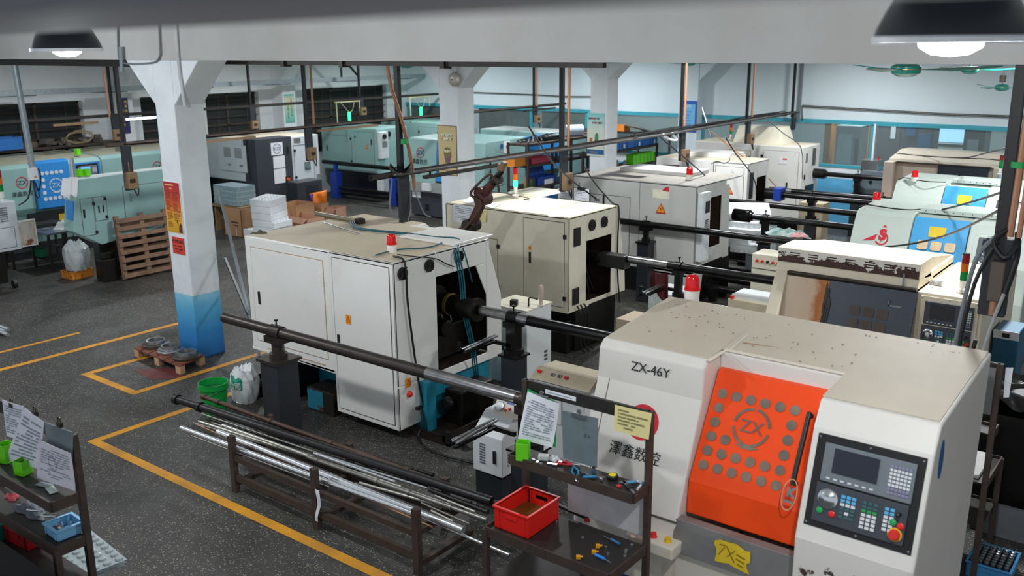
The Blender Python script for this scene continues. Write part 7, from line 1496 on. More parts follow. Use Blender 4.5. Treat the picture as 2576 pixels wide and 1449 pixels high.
# bench with clutter under the windows
t = thing('workbench', 'cluttered brown bench under the window wall', 'bench', (-20.0, 8.8, 0)); build('top', MB().box(-20.38, -19.96, 6.9, 11.28, 1.95, 2.0), IRON_BR, t)
for y in (7.0, 8.4, 9.8, 11.2): build('leg', MB().box(-19.98, -19.93, y-0.03, y+0.03, 0, 1.95), IRON_BR, t)
open_box('crate', 'blue plastic crate on bench at left picture edge', 'crate', (-20.1, at(14, 370, X=-20.0).y, 2.002), 0.4, 0.62, 0.26, 0.0, paint('crate_blue', '#2c70bd', 0.4))
single('scrap_pile', MB().box(-20.3, -20.0, 9.12, 9.5, 2.0, 2.12), paint('cardboard_dark', '#5b4a3c', 0.8, var=0.4, scale=8), 'dark carton right of blue crate on the bench', 'box')
m = MB(); rnd = random.Random(8)
for k in range(26): y = rnd.uniform(9.7, 10.9); m.obox((-20.1+rnd.uniform(-0.1, 0.1), y, 2.02+rnd.uniform(0, 0.10)), (rnd.uniform(0.05, 0.2), rnd.uniform(0.05, 0.25), rnd.uniform(0.02, 0.1)), rnd.uniform(0, 3))
o = single('clutter', m, paint('clutter_grey', '#5a544e', 0.7, var=0.5, scale=6), 'heap of grey scrap on bench under the windows', 'scrap'); o['kind'] = 'stuff'
single('wire_coil', MB().tube([(-19.95+0.02*math.sin(5*a), 10.4+0.30*math.cos(a), 2.12+0.12*math.sin(a)+0.004*a) for a in [k*0.5 for k in range(30)]], 0.010, 5, 2), paint('wire_tan', '#9b8a68', 0.6), 'tan wire coil on bench below window', 'wire', smooth=True)
# cartons, foam trays and crisp bag beyond the first white machine
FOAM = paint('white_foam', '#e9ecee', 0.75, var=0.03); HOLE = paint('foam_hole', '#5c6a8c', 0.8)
z8 = lambda a, b, z: at(550+a/7.36, 460+b/7.36, Z=z)
def foam(label, cs, ztop, h, nu, nv, z0, grp=None):
    L, B, R, F = [z8(a, b, ztop) for a, b in cs]; t = thing('foam_tray', label, 'tray', (F.x, F.y, ztop-h), 0.0, grp)
    build('block', MB().slab([L, F, R, B], h, (0, 0, -1)), FOAM, t, bevel=0.008); m = MB()
    for i in range(nu):
        for j in range(nv):
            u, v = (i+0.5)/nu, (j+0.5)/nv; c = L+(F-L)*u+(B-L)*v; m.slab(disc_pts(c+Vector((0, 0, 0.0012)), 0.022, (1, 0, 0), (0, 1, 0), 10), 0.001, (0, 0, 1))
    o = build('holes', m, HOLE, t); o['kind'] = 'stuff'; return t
for k in range(6):
    dx = (0, 6, 14, 22, 34, 44)[k]; zt_ = 0.92-0.145*k; c = 0.92
    L, B, R, F = [z8(a, b, c)+Vector((0.012*k, 0.0, 0)) for a, b in ((572, 300), (890, 200), (1245, 232), (935, 338))]
    t = thing('foam_tray', ('topmost tray of the taller white foam tray stack' if k == 0 else 'white foam tray lower in the taller stack'), 'tray', (F.x, F.y, zt_-0.14), 0.0, 'trays of the taller foam stack')
    build('block', MB().slab([Vector((p.x, p.y, zt_)) for p in (L, F, R, B)], 0.14, (0, 0, -1)), FOAM, t, bevel=0.006)
    if k == 0:
        m = MB()
        for i in range(6):
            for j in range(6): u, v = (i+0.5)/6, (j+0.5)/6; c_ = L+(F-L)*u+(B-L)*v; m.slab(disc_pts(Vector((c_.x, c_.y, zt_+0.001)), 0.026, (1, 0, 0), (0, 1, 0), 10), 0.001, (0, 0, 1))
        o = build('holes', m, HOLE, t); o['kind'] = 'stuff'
foam('white foam tray in front of the taller stack', ((662, 697), (1000, 620), (1360, 668), (1030, 748)), 0.46, 0.13, 6, 6, 0); foam('grey-white foam tray under the front one', ((690, 790), (1000, 700), (1365, 760), (1040, 860)), 0.325, 0.13, 1, 1, 0)
foam('wide white foam tray lowest at left of the stacks', ((315, 835), (650, 735), (1560, 745), (900, 900)), 0.19, 0.18, 11, 6, 0)
def carton(label, a, b, zt_, L, W, H, rz, open_=True, mat=CARD, flaps=True):
    c = z8(a, b, zt_); t = local('carton', label, 'carton', (c.x, c.y, zt_-H), rz); w = 0.008
    build('walls', MB().box(-L/2, L/2, -W/2, -W/2+w, 0, H).box(-L/2, L/2, W/2-w, W/2, 0, H).box(-L/2, -L/2+w, -W/2, W/2, 0, H).box(L/2-w, L/2, -W/2, W/2, 0, H).box(-L/2, L/2, -W/2, W/2, 0, w), mat, t)
    if flaps: build('flap', MB().slab([(-L/2, -W/2, H), (L/2, -W/2, H), (L/2-0.02, -W/2-0.10, H-0.10), (-L/2+0.02, -W/2-0.10, H-0.10)], 0.005, (0, 1, 1)), mat, t)
    return t
t = carton('brown printed carton left of the foam tray stack', 520, 420, 0.62, 0.62, 0.8, 0.62, 0.0, flaps=False)
build('print', MB().box(-0.05, 0.2, -0.406, -0.401, 0.30, 0.33).box(0.0, 0.18, -0.406, -0.401, 0.24, 0.26), paint('carton_ink', '#4d3a2e', 0.8), t)
carton('tall carton right of foam stack, dark tape along edge', 1430, 370, 0.60, 0.55, 0.6, 0.60, 0.1, flaps=False)
carton('large pinkish carton directly right of foam stack', 1550, 600, 0.44, 1.0, 0.45, 0.44, -0.1, mat=paint('pinkish_card', '#bd8f78', 0.8, var=0.08))
carton('torn carton right of the crisp bag', 2150, 450, 0.40, 0.35, 0.4, 0.40, 0.2, mat=paint('pinkish_card', '#bd8f78'))
carton('plain carton under the snack bag', 1850, 380, 0.50, 0.34, 0.34, 0.50, 0.3, flaps=False)
c = z8(1850, 350, 0.50); t = local('snack_bag', 'orange and purple snack bag poking out of cartons', 'bag', (c.x, c.y, 0.52), 0.5)
def pillow(u, v): 
    th = 4*u*(1-u)*4*v*(1-v); return (0.42*(u-0.5), -0.06*th**0.5+0.02*math.sin(9*u+5*v), 0.42*(v-0.5)+0.1*(u-0.5))
build('bag', MB().grid(pillow, 14, 14), paint('crisp_orange', '#ef7d1e', 0.35, var=0.15, scale=10), t, smooth=True, solid=0.02)
build('purple_band', MB().grid(lambda u, v: (lambda p: (p[0]-0.0, p[1]-0.012, p[2]))(pillow(0.02+0.22*u, 0.02+0.96*v)), 6, 10).grid(lambda u, v: (lambda p: (p[0], p[1]-0.012, p[2]))(pillow(0.24+0.7*u, 0.02+0.22*v)), 10, 5), paint('crisp_purple', '#4a2a78', 0.35), t, smooth=True)
t = local('parts_block', 'bluish clear stack of moulded trays left of printed carton', 'tray', z8(310, 380, 0.62), 0.0); build('stack', MB().box(-0.42, 0.42, -0.25, 0.25, 0.0, 0.42), paint('clear_stack', '#8fa6ad', 0.2, var=0.25, scale=18), t); build('ridges', MB().box(-0.425, 0.425, -0.255, 0.255, 0.1, 0.11).box(-0.425, 0.425, -0.255, 0.255, 0.2, 0.21).box(-0.425, 0.425, -0.255, 0.255, 0.3, 0.31), paint('clear_ridge', '#b9ccd2', 0.2), t)
pb = z8(310, 380, 0.62); single('low_cart', MB().box(pb.x-0.5, pb.x+0.55, pb.y-0.28, pb.y+0.28, 0.56, 0.61).box(pb.x-0.45, pb.x-0.4, pb.y-0.25, pb.y+0.25, 0, 0.56).box(pb.x+0.45, pb.x+0.5, pb.y-0.25, pb.y+0.25, 0, 0.56), paint('cart_wood', '#8d7550', 0.7), 'low cart under the moulded trays', 'cart')
# steel bars leaning against the nearest column and first machine
for k, (a, b, lab, mt) in enumerate((((548, 470), (632, 812), 'grey flat bar leaning beside nearest column, longer one', GALV), ((566, 650), (628, 800), 'dark flat bar leaning beside nearest column, shorter one', paint('bar_dark', '#3f4245', 0.5, 0.3)))):
    p, q = at(a[0], a[1], Y=7.6), at(b[0], b[1], Y=6.9); d = (p-q).normalized(); single('flat_bar', MB().cyl(q-d*0.5, p, 0.022, n=4), mt, lab, 'bar')
t = single('grey_cabinet', MB().box(-9.75, -9.05, 7.25, 8.1, 0.0, 0.92), paint('pale_blue_grey', '#c6d0d6', 0.5, stain='#9aa6ab', stain_amt=0.2), 'pale cabinet between nearest column and first white machine', 'cabinet', bevel=0.01)
t = single('chip_bin', MB().box(-9.7, -9.1, 7.35, 7.95, 0.92, 1.02).box(-9.5, -9.2, 7.6, 7.9, 1.02, 1.35), OIL, 'black machinery on pale cabinet beside first white machine', 'machinery', bevel=0.02)
# robot arm reaching up between the first two machines
t = thing('robot_arm', 'dark red brown jointed robot arm reaching up between two white machines', 'robot', (-7.75, 8.9, 0))
RB = paint('robot_maroon', '#5a2f2c', 0.45, 0.2, var=0.3, scale=7, stain='#2b211f', stain_amt=0.45, stain_scale=6)
J = [at(px, py, Y=8.9) for px, py in ((1163, 590), (1186, 566), (1216, 500), (1218, 486), (1246, 452), (1262, 430))]
build('pedestal', MB().cyl((J[0].x, 8.9, 0), (J[0].x, 8.9, J[0].z), 0.11, n=18), OIL, t, smooth=True)
build('shoulder', MB().cyl(J[0]+Vector((-0.03, 0, -0.03)), J[1], 0.095, n=18), RB, t, smooth=True)
build('shoulder_cap', MB().cyl(J[1]+Vector((0, -0.10, 0)), J[1]+Vector((0, 0.10, 0)), 0.085, n=20), OIL, t, smooth=True)
build('lower_arm', MB().cyl(J[1], J[2], 0.068, 0.058, n=16), RB, t, smooth=True)
build('elbow', MB().cyl(J[2]+Vector((0, -0.09, 0)), J[2]+Vector((0, 0.09, 0)), 0.085, n=20).cyl(J[3]+Vector((-0.03, -0.07, 0)), J[3]+Vector((-0.03, 0.09, 0)), 0.08, n=20), RB, t, smooth=True)
build('upper_arm', MB().cyl(J[3], J[4], 0.062, 0.055, n=16), RB, t, smooth=True)
wr = build('wrist', MB().cyl(J[4], J[5], 0.05, 0.04, n=14).cyl(J[4]+Vector((-0.04, 0, -0.02)), J[4]+Vector((0.07, 0, 0.02)), 0.065, n=16), OIL, t, smooth=True)
build('gripper', MB().obox(J[5]+Vector((0.02, 0, 0.06)), (0.05, 0.07, 0.12), 0, 0, 0.5).obox(J[5]+Vector((-0.04, 0, 0.04)), (0.03, 0.04, 0.09), 0, 0, 0.2), paint('worn_card', '#8a6d55', 0.7), wr)
build('cable', MB().tube([J[0]+Vector((0, -0.13, 0.03)), J[1]+Vector((0.03, -0.13, 0)), J[2]+Vector((0.06, -0.11, -0.05)), J[2]+Vector((-0.11, -0.11, 0.05)), J[3]+Vector((-0.06, -0.10, 0.08)), J[4]+Vector((-0.02, -0.08, 0.07)), J[4]+Vector((0.10, -0.08, -0.04)), J[4]+Vector((0.09, -0.05, -0.14))], 0.016, 7), paint('hose_brown', '#4b3327', 0.6), t, smooth=True)
# papers on the cream machine
for k, (pts, z, lab) in enumerate(((((1163, 507), (1185, 493), (1215, 503), (1205, 520)), 1.88, 'white sheet on cream machine roof behind robot arm'), (((1222, 508), (1262, 512), (1240, 524), (1215, 516)), 1.885, 'white sheet on cream machine roof right of robot arm'), (((1372, 522), (1415, 532), (1420, 545), (1380, 545)), 1.88, 'crumpled shiny sheet near front of cream machine roof'))):
    q = [at(a, b, Z=z) for a, b in pts]; single('paper', sheet(MB(), q, 0.0), PAPER, lab, 'paper', solid=0.002)
P = [at(px, py, Y=9.66) for px, py in ((1140, 512), (1192, 520), (1192, 566), (1143, 556))]; t = thing('drawing', 'white drawing hung on front of cream machine by robot arm', 'paper', P[0]); build('sheet', sheet(MB(), P, 0.01), PAPER, t, solid=0.002); print_on(P, t, 8, 2, 0.01, -0.003, INK, 41)
P = [at(px, py, Y=9.67) for px, py in ((1196, 530), (1224, 530), (1222, 560), (1192, 557))]; single('note', MB().slab(P, 0.002, (0, -1, 0)), YELLOWN, 'yellow note on cream machine behind robot arm', 'note')
for k, px in enumerate((1404, 1444)):
    P = [at(px+dx, 473+dy, Y=12.2) for dx, dy in ((0, 0), (38, 3), (38, 34), (0, 31))]; t = thing('drawing', ('white drawing clipped left of another, between cream and grey machines', 'white drawing clipped right of another, between cream and grey machines')[k], 'paper', P[0])
    build('sheet', MB().slab(P, 0.003, (0, -1, 0)), PAPER, t); print_on(P, t, 6, 2, 0, -0.004, INK, 50+k); build('clip', MB().obox((P[0]+P[1])/2, (0.14, 0.03, 0.05)), BLACK, t)
q0, q1 = at(1400, 470, Y=12.23), at(1485, 478, Y=12.23); t = thing('drawing_stand', 'dark stand holding clipped drawings between cream and grey machines', 'stand', (q0.x, 12.25, 0))
build('board', MB().box(q0.x, q1.x, 12.22, 12.24, 1.0, q0.z+0.02), paint('board_green', '#4a5a55', 0.6), t); build('leg', MB().box(q0.x, q0.x+0.04, 12.24, 12.28, 0, 1.2), STEEL_DK, t); build('leg', MB().box(q1.x-0.04, q1.x, 12.24, 12.28, 0, 1.2), STEEL_DK, t)
# small control cabinets along the middle aisle
def cab(label, x0, x1, y0, y1, z0, z1, mat, name='control_cabinet'):
    t = thing(name, label, 'cabinet', ((x0+x1)/2, (y0+y1)/2, 0)); build('body', MB().box(x0, x1, y0, y1, z0, z1), mat, t, bevel=0.01); return t
W3 = paint('cab_white', '#dcdfdf', 0.45, var=0.04)
t = thing('hydraulic_unit', 'white pedestal unit with pressure gauge on its sloping head', 'control unit', (-4.95, 6.0, 0))
build('stand', MB().prism([(-4.99, 0), (-4.69, 0), (-4.69, 0.30), (-4.99, 0.36)], 'y', 5.86, 6.16), NAVY, t)
build('body', MB().prism([(5.84, 0.34), (6.18, 0.34), (6.18, 0.86), (6.02, 0.86), (5.84, 0.70)], 'x', -5.0, -4.67), W3, t, bevel=0.008)
vent(t, 'y', 5.84, -4.92, -4.86, 0.42, 0.62, 8, GREYPL); vent(t, 'x', -4.67, 5.92, 6.08, 0.42, 0.62, 6, paint('vent_pale', '#c2c6c6'))
build('handle', MB().box(-4.76, -4.74, 5.82, 5.84, 0.46, 0.58), BLACK, t)
hd_ = build('head', MB().prism([(6.0, 0.84), (6.14, 1.04), (6.20, 1.02), (6.20, 0.80)], 'x', -4.91, -4.65), paint('ivory_panel', '#dfd4c2', 0.45), t, bevel=0.004)
gc = Vector((-4.85, 6.045, 0.905)); gn = Vector((0, -0.82, 0.57)); build('gauge', MB().lathe([(0.045, 0), (0.045, 0.014), (0.038, 0.016), (0.002, 0.016)], gc, 20, gn), STEEL, hd_, smooth=True); build('gauge_face', MB().lathe([(0.036, 0.017), (0.002, 0.0175)], gc, 18, gn), PAPER, hd_)
for dx, dz, mt in ((0.07, -0.02, paint('orange_knob', '#e0561c')), (0.11, 0.0, REDINK), (0.15, 0.08, REDINK)): build('push_button', MB().lathe([(0.014, 0), (0.012, 0.014), (0.002, 0.016)], gc+Vector((dx, dz*0.57, dz*0.82)), 12, gn), mt, hd_)
build('blue_plate', MB().slab([gc+Vector((dx, dz*0.57, dz*0.82))+gn*0.002 for dx, dz in ((0.06, 0.04), (0.14, 0.04), (0.14, 0.085), (0.06, 0.085))], 0.002, gn), paint('plate_blue', '#2b59b0', 0.4), hd_)
t = cab('low ivory control box with red stop button behind tool rack', -5.2, -4.6, 7.02, 7.42, 0.0, 0.83, W3); build('sloped_top', MB().prism([(6.98, 0.82), (7.12, 0.90), (7.42, 0.88), (7.42, 0.84)], 'x', -5.22, -4.53), paint('dusty_top', '#b9ab93', 0.7, var=0.12, scale=8), t)
build('white_door', MB().box(-5.16, -4.86, 7.005, 7.02, 0.4, 0.80), W3, t)
for x, mt in ((-5.16, RED_PL), (-5.0, CHROME), (-4.92, CHROME), (-4.84, REDINK)): build('push_button', MB().lathe([(0.022, 0), (0.022, 0.02), (0.002, 0.024)], (x, 7.06, 0.87), 12), mt, t)
t = cab('tall white cabinet between the first two machines, gauge and bottle on top', -6.92, -6.36, 8.45, 8.95, 0.0, 0.96, W3); build('top_panel', MB().box(-6.93, -6.35, 8.44, 8.96, 0.96, 0.975), paint('cream_top', '#dcd6c2', 0.5), t)
build('dark_label', MB().box(-6.88, -6.70, 8.442, 8.45, 0.42, 0.50), NAVY, t); build('front_gap', MB().box(-6.62, -6.61, 8.445, 8.45, 0.05, 0.92), SEAM, t); build('switch', MB().box(-6.52, -6.47, 8.40, 8.45, 0.66, 0.76), RED_PL, t)
vent(t, 'x', -6.36, 8.8, 8.86, 0.25, 0.4, 3, SEAM)
p = at(1361, 768, Z=0.976); t = local('spray_bottle', 'small clear bottle standing on tall white cabinet', 'bottle', (p.x, p.y, 0.976)); build('bottle', MB().lathe([(0.03, 0), (0.02, 0.03), (0.02, 0.06), (0.035, 0.09), (0.034, 0.22), (0.022, 0.25), (0.002, 0.255)], (0, 0, 0), 14), paint('bottle_pink', '#c9b5a8', 0.2), t, smooth=True); build('base', MB().lathe([(0.045, 0), (0.045, 0.012)], (0, 0, 0), 14), paint('beacon_base', '#e7e2d8'), t)
p = at(1293, 768, Z=0.976); single('square_cup', MB().obox(p+Vector((0, 0, 0.035)), (0.09, 0.08, 0.07), 0.4), BLACK, 'small black square cup on tall white cabinet', 'cup', bevel=0.01)
p = at(1330, 770, Z=0.976); single('lever', MB().tube([p, p+Vector((0.0, 0, 0.09)), p+Vector((0.04, 0, 0.11)), p+Vector((0.12, 0.02, 0.10))], 0.010, 6, 2), BLACK, 'black bent lever on tall white cabinet', 'lever', smooth=True)
t = cab('pale louvred cabinet under bar tube of the cream machine', -6.15, -5.72, 10.95, 11.5, 0, 0.72, paint('sage_grey_cab', '#c2c8c4', 0.5)); vent(t, 'x', -5.72, 11.05, 11.4, 0.3, 0.6, 8, GREYPL)
p = at(1660, 672, Y=10.4); t = single('red_cloth', MB().grid(lambda u, v: (p.x-0.12+0.26*u, 10.36+0.03*math.sin(9*u)+0.02*v, 1.16-0.34*v*(1-0.25*math.sin(5*u))), 12, 8), paint('wine_cloth', '#4d141c', 0.9, var=0.2), 'dark red cloth hung on bar tube clamp', 'cloth', solid=0.006)
t = cab('cream control box with five small buttons, left of flaking hood', -5.45, -4.9, 12.75, 13.15, 0.2, 1.02, CREAM); build('stand', MB().box(-5.4, -4.95, 12.8, 13.1, 0, 0.2), OIL, t); build('door_gap', MB().box(-5.43, -4.92, 12.742, 12.75, 0.80, 0.81), SEAM, t)
for k in range(5): build('push_button', MB().cyl((-5.36+0.08*k, 12.75, 0.92), (-5.36+0.08*k, 12.72, 0.92), 0.02), RED_PL if k != 2 else BLACK, t)
t = cab('beige box with white lid and red button near flaking hood', -4.75, -4.2, 10.45, 10.85, 0.0, 0.95, paint('beige_box', '#c9bc9f', 0.5)); build('white_lid', MB().box(-4.72, -4.25, 10.5, 10.85, 0.95, 1.0), W3, t); build('push_button', MB().cyl((-4.7, 10.47, 0.95), (-4.7, 10.47, 0.985), 0.025), RED_PL, t)
t = cab('low beige box behind roof of the orange-door machine', -5.35, -4.75, 8.8, 9.2, 0, 0.98, paint('worn_beige', '#b8a58c', 0.6, var=0.1))
t = cab('grey louvred cabinet right of the white foam blocks', -6.55, -6.15, 15.05, 15.4, 0, 0.95, paint('blue_grey_cab', '#a9b5b8', 0.5)); vent(t, 'y', 15.05, -6.52, -6.38, 0.45, 0.75, 8, PAPER); vent(t, 'y', 15.05, -6.33, -6.19, 0.45, 0.75, 8, PAPER)
t = cab('beige control cabinet left of sage machine with red emblem', -4.95, -4.45, 13.3, 13.7, 0, 0.98, paint('beige_box', '#c9bc9f')); build('slot', MB().box(-4.86, -4.82, 13.29, 13.3, 0.5, 0.62), BLACK, t)
build('teal_display', MB().slab([(-4.9, 13.32, 0.985), (-4.5, 13.32, 0.985), (-4.5, 13.5, 1.02), (-4.9, 13.5, 1.02)], 0.01, (0, 0, 1)), paint('teal_dim', '#4a7a7a', 0.3), t)
t = cab('orange machine casing beyond the sage machine with red emblem', -5.45, -4.55, 17.9, 18.4, 0, 0.95, peel('orange_casing', '#c9532a', '#4a2a20', 0.62, 4, None, False), 'machine_casing'); build('hose', MB().tube([(-5.4, 17.85, 0.1), (-5.5, 17.8, 0.5), (-5.3, 17.8, 0.85), (-5.1, 17.85, 0.6), (-5.2, 17.82, 0.2)], 0.02, 6), paint('wine_cloth', '#4d141c'), t, smooth=True)
t = cab('beige cabinet against blue dado behind black tubes', -7.0, -6.5, 18.6, 19.0, 0, 0.85, paint('beige_box', '#c9bc9f'))
# foam blocks on the floor
for k, (px, py, L, W, H, rz, z, rx, lab) in enumerate(((1880, 532, 0.75, 0.5, 0.12, 0.5, 0.80, 0.25, 'topmost tilted white foam block by black drum tube'), (1868, 560, 0.6, 0.45, 0.12, 0.2, 0.62, 0.06, 'second white foam block from the top by black drum tube'), (1870, 580, 0.62, 0.45, 0.12, 0.25, 0.48, 0.0, 'white foam block in middle of the heap'), (1860, 606, 0.45, 0.4, 0.14, 0.1, 0.2, 0.0, 'white foam block at left foot of the heap'), (1885, 622, 0.55, 0.35, 0.12, 0.1, 0.08, 0.1, 'white foam block lowest and nearest in the heap'))):
    c = at(px, py, Y=15.0-0.12*k); c.z = max(c.z, 0.08); t = local('foam_block', lab, 'foam block', c, rz, 'white foam blocks by the drum tube'); build('block', MB().obox((0, 0, 0), (L, W, H), 0, rx), FOAM, t, bevel=0.01)
    m = MB()
    for j in range(6): m.cyl((-L/2+0.06+j*L/6, -W/2-0.002, -0.02), (-L/2+0.06+j*L/6, -W/2+0.01, -0.02), 0.028, n=10)
    build('scallops', m.map(lambda v: Matrix.Rotation(rx, 3, 'X') @ v), paint('foam_grey', '#d3d7da', 0.8), t)  # scallops are discs slightly greyer than the foam block
p = at(2000, 585, Y=14.1); single('cloth', crumple(p.x-0.1, p.y, max(0.55, p.z-0.05), 0.35, 0.2, 0.10, 17), paint('teal_cloth', '#3f7f78', 0.9, var=0.3, scale=5, stain='#e2e0dd', stain_amt=0.5, stain_scale=5), 'heap of teal and white patterned cloth below drum tube', 'cloth', smooth=True)
p = at(2012, 590, Y=14.0); single('cloth', crumple(p.x, p.y-0.05, max(0.6, p.z-0.02), 0.13, 0.1, 0.07, 18), paint('pink_cloth', '#d9a0a0', 0.9), 'pink cloth on top of the teal heap', 'cloth', smooth=True)
p = at(2035, 562, Z=0.40); single('wrapper', crumple(p.x, p.y, 0.33, 0.2, 0.15, 0.14, 19), paint('wrapper_red', '#cf4a2a', 0.4, var=0.2, scale=6, stain='#efe9df', stain_amt=0.4, stain_scale=7), 'red and white wrapper among black rails', 'wrapper', smooth=True)
single('heap_table', MB().box(-5.9, -4.95, 13.85, 14.35, 0.50, 0.54).box(-5.85, -5.8, 13.9, 13.95, 0, 0.5).box(-5.05, -5.0, 13.9, 13.95, 0, 0.5), STEEL_DK, 'low dark table beneath heap of cloth', 'table')
for k, (y, z) in enumerate(((13.4, 0.22), (13.75, 0.30), (14.7, 0.22), (15.1, 0.26), (16.2, 0.3), (16.6, 0.22))):
    single('floor_rail', MB().cyl((-7.0+0.1*k, y, z), (-4.2, y, z), 0.05, n=12).box(-6.4, -6.3, y-0.05, y+0.05, 0, z).box(-4.8, -4.7, y-0.05, y+0.05, 0, z), TUBE_BK, 'black tube on low blocks among others between the two machine rows', 'tube', 'low black tubes between the rows', smooth=True)
for k in range(5): single('round_bar', MB().cyl((-6.0, 11.65+0.06*k, 0.35+0.01*k), (-4.3, 11.65+0.06*k, 0.35+0.01*k), 0.022, n=10), CHROME, 'bright round bar lying with others behind the orange-door machine', 'bar', 'bright bars behind the nearest machine', smooth=True)
single('bar_cradle', MB().box(-6.0, -5.9, 11.55, 12.0, 0, 0.33).box(-4.5, -4.4, 11.55, 12.0, 0, 0.33), IRON_BR, 'low brown cradle under the bright bars', 'cradle')
single('drip_tray', MB().box(-6.4, -5.5, 12.2, 12.7, 0, 0.02).box(-6.4, -5.5, 12.2, 12.22, 0.02, 0.22).box(-5.52, -5.5, 12.2, 12.7, 0.02, 0.22), OIL, 'black drip tray on floor before the grey machine', 'tray')
for k in range(4): single('dark_roller', MB().cyl((-6.0+0.0*k, 7.72+0.10*k, 0.22+0.06*(k % 2)), (-5.35-0.03*k, 7.78+0.10*k, 0.22+0.06*(k % 2)), 0.055, n=14).cyl((-5.35-0.03*k, 7.78+0.10*k, 0.22+0.06*(k % 2)), (-5.30-0.03*k, 7.78+0.10*k, 0.22+0.06*(k % 2)), 0.03, n=12).box(-5.9, -5.8, 7.70+0.1*k, 7.76+0.1*k, 0, 0.2), OIL, 'oily black roller in a heap beside first white machine', 'roller', 'oily rollers by the first machine', smooth=True)
# ---------------------------------------------------------------- storage racks at the back
def storage(label, x0, x1, ys, levels, ztop):
    t = thing('storage_rack', label, 'rack', ((x0+x1)/2, (ys[0]+ys[-1])/2, 0))
    for y in ys:
        for x in (x0, x1): build('post', MB().box(x-0.025, x+0.025, y-0.025, y+0.025, 0, ztop), IRON_BR, t)
    for z in levels: build('shelf', MB().box(x0, x1, ys[0], ys[-1], z-0.05, z), IRON_BR, t)
    return t
SX = -12.47
storage('brown open rack crowded with boxes, between second and third columns', -13.0, -12.45, (16.6, 18.3, 19.85), (0.45, 0.91, 1.41, 1.88), 1.90)
storage('dark open rack of blue bins and lime boxes, right of third column', -12.05, -11.5, (18.2, 20.7), (0.5, 1.18, 1.60), 1.62)
def bx(name, label, cat, p, q, z, h, mat, X=SX, d=0.35, group=None, open_=True):
    """a box standing on a shelf, given by the picture columns of its two front corners"""
    a, b = at(p, 400, X=X).y, at(q, 400, X=X).y; return open_box(name, label, cat, (X-d/2-0.03, (a+b)/2, z+0.001), d, abs(b-a), h, 0, mat, group, 0.008, open_, False)
CBLUE = paint('crate_blue', '#2c70bd'); 
bx('carton', 'orange carton on middle shelf of brown rack', 'carton', 1297, 1334, 1.41, 0.20, paint('orange_carton', '#d9822b', 0.6))
bx('carton', 'magenta red open carton next to the orange one', 'carton', 1340, 1390, 1.41, 0.13, paint('magenta_carton', '#9b2f4a', 0.6))
t = bx('toolbox', 'dark blue open toolbox on lower shelf of brown rack', 'toolbox', 1356, 1402, 0.91, 0.18, paint('tool_blue', '#1d3f94', 0.4))
ORG[t.name] = t.location.copy(); a, b = at(1362, 400, X=SX).y, at(1402, 400, X=SX).y
build('lid', MB().slab([(SX-0.36, a, 1.09), (SX-0.36, b, 1.09), (SX-0.42, b, 1.33), (SX-0.42, a, 1.36)], 0.02, (-1, 0, 0)), paint('tool_blue', '#1d3f94'), t)
for k, (px, r, h, mt, lab) in enumerate(((1308, 0.05, 0.16, LIME, 'lime tub at left on lower shelf of brown rack'), (1322, 0.05, 0.17, GREYPL, 'grey tub beside lime tub on brown rack'), (1340, 0.055, 0.2, paint('jar_dark', '#3a4047', 0.3), 'dark jar with label on brown rack lower shelf'), (1352, 0.05, 0.12, paint('tin_blue', '#4f8fb4', 0.4), 'blue tin between dark jar and toolbox'))):
    p = at(max(px, 1334), 455, X=SX-0.1); single('jar', MB().lathe([(r, 0), (r, h*0.8), (r*0.8, h*0.85), (r*0.8, h), (0.002, h)], (SX-0.1, p.y, 0.911), 14), mt, lab, 'jar', smooth=True)
single('power_strip', MB().box(SX-0.06, SX-0.02, at(1372, 400, X=SX).y, at(1394, 400, X=SX).y, 0.911, 1.02), WHITE, 'white socket strip in front of blue toolbox', 'socket')
p = at(1306, 470, Y=16.4); single('bottle', MB().lathe([(0.05, 0), (0.055, 0.13), (0.02, 0.2), (0.018, 0.25), (0.002, 0.25)], (-12.56, 16.68, 0.912), 14), paint('amber_bottle', '#d8b27a', 0.15), 'clear bottle with amber liquid at corner of brown rack', 'bottle', smooth=True)
m = MB(); rnd = random.Random(2)
for k in range(7): y = 16.8+0.16*k; m.tube([(SX-0.1, y, 1.90), (SX-0.25, y+0.15, 1.96+0.03*(k % 3)), (SX-0.4, y-0.05, 1.93), (SX-0.2, y-0.12, 1.91)], 0.014, 6)
single('cable_heap', m, BLACK, 'heap of black cables on top of brown rack', 'cables', smooth=True)
t = local('black_case', 'long black case with looped lead on top of brown rack', 'case', (SX-0.25, 17.75, 1.881)); build('case', MB().box(-0.15, 0.15, -0.3, 0.3, 0, 0.10), BLACK, t, bevel=0.02); build('loop', MB().tube([(0.16, 0.35*math.cos(a), 0.09+0.07*math.sin(a)) for a in [k*0.63 for k in range(11)]], 0.012, 6), BLACK, t)
p = at(1444, 340, X=SX-0.2); single('film_roll', MB().cyl((SX-0.35, p.y-0.15, 2.02), (SX-0.1, p.y+0.2, 2.02), 0.14, n=20), paint('film_clear', '#a9b6c4', 0.15, var=0.25, scale=14), 'roll of clear film on top of brown rack', 'roll', smooth=True)
p = at(1490, 330, X=SX-0.2); single('rusty_coil', MB().tube([(SX-0.25+0.18*math.cos(a), p.y+0.3*math.sin(a), 1.90+0.006*a) for a in [k*0.6 for k in range(28)]], 0.014, 5, 2), RUSTBAR, 'coil of rusty wire on far end of brown rack', 'wire', smooth=True)
p = at(1505, 385, X=SX-0.15); single('cloth', crumple(p.x, p.y-0.1, 1.41, 0.14, 0.32, 0.10, 23), FOAM, 'heap of white cloth on middle shelf of brown rack, right end', 'cloth', smooth=True)
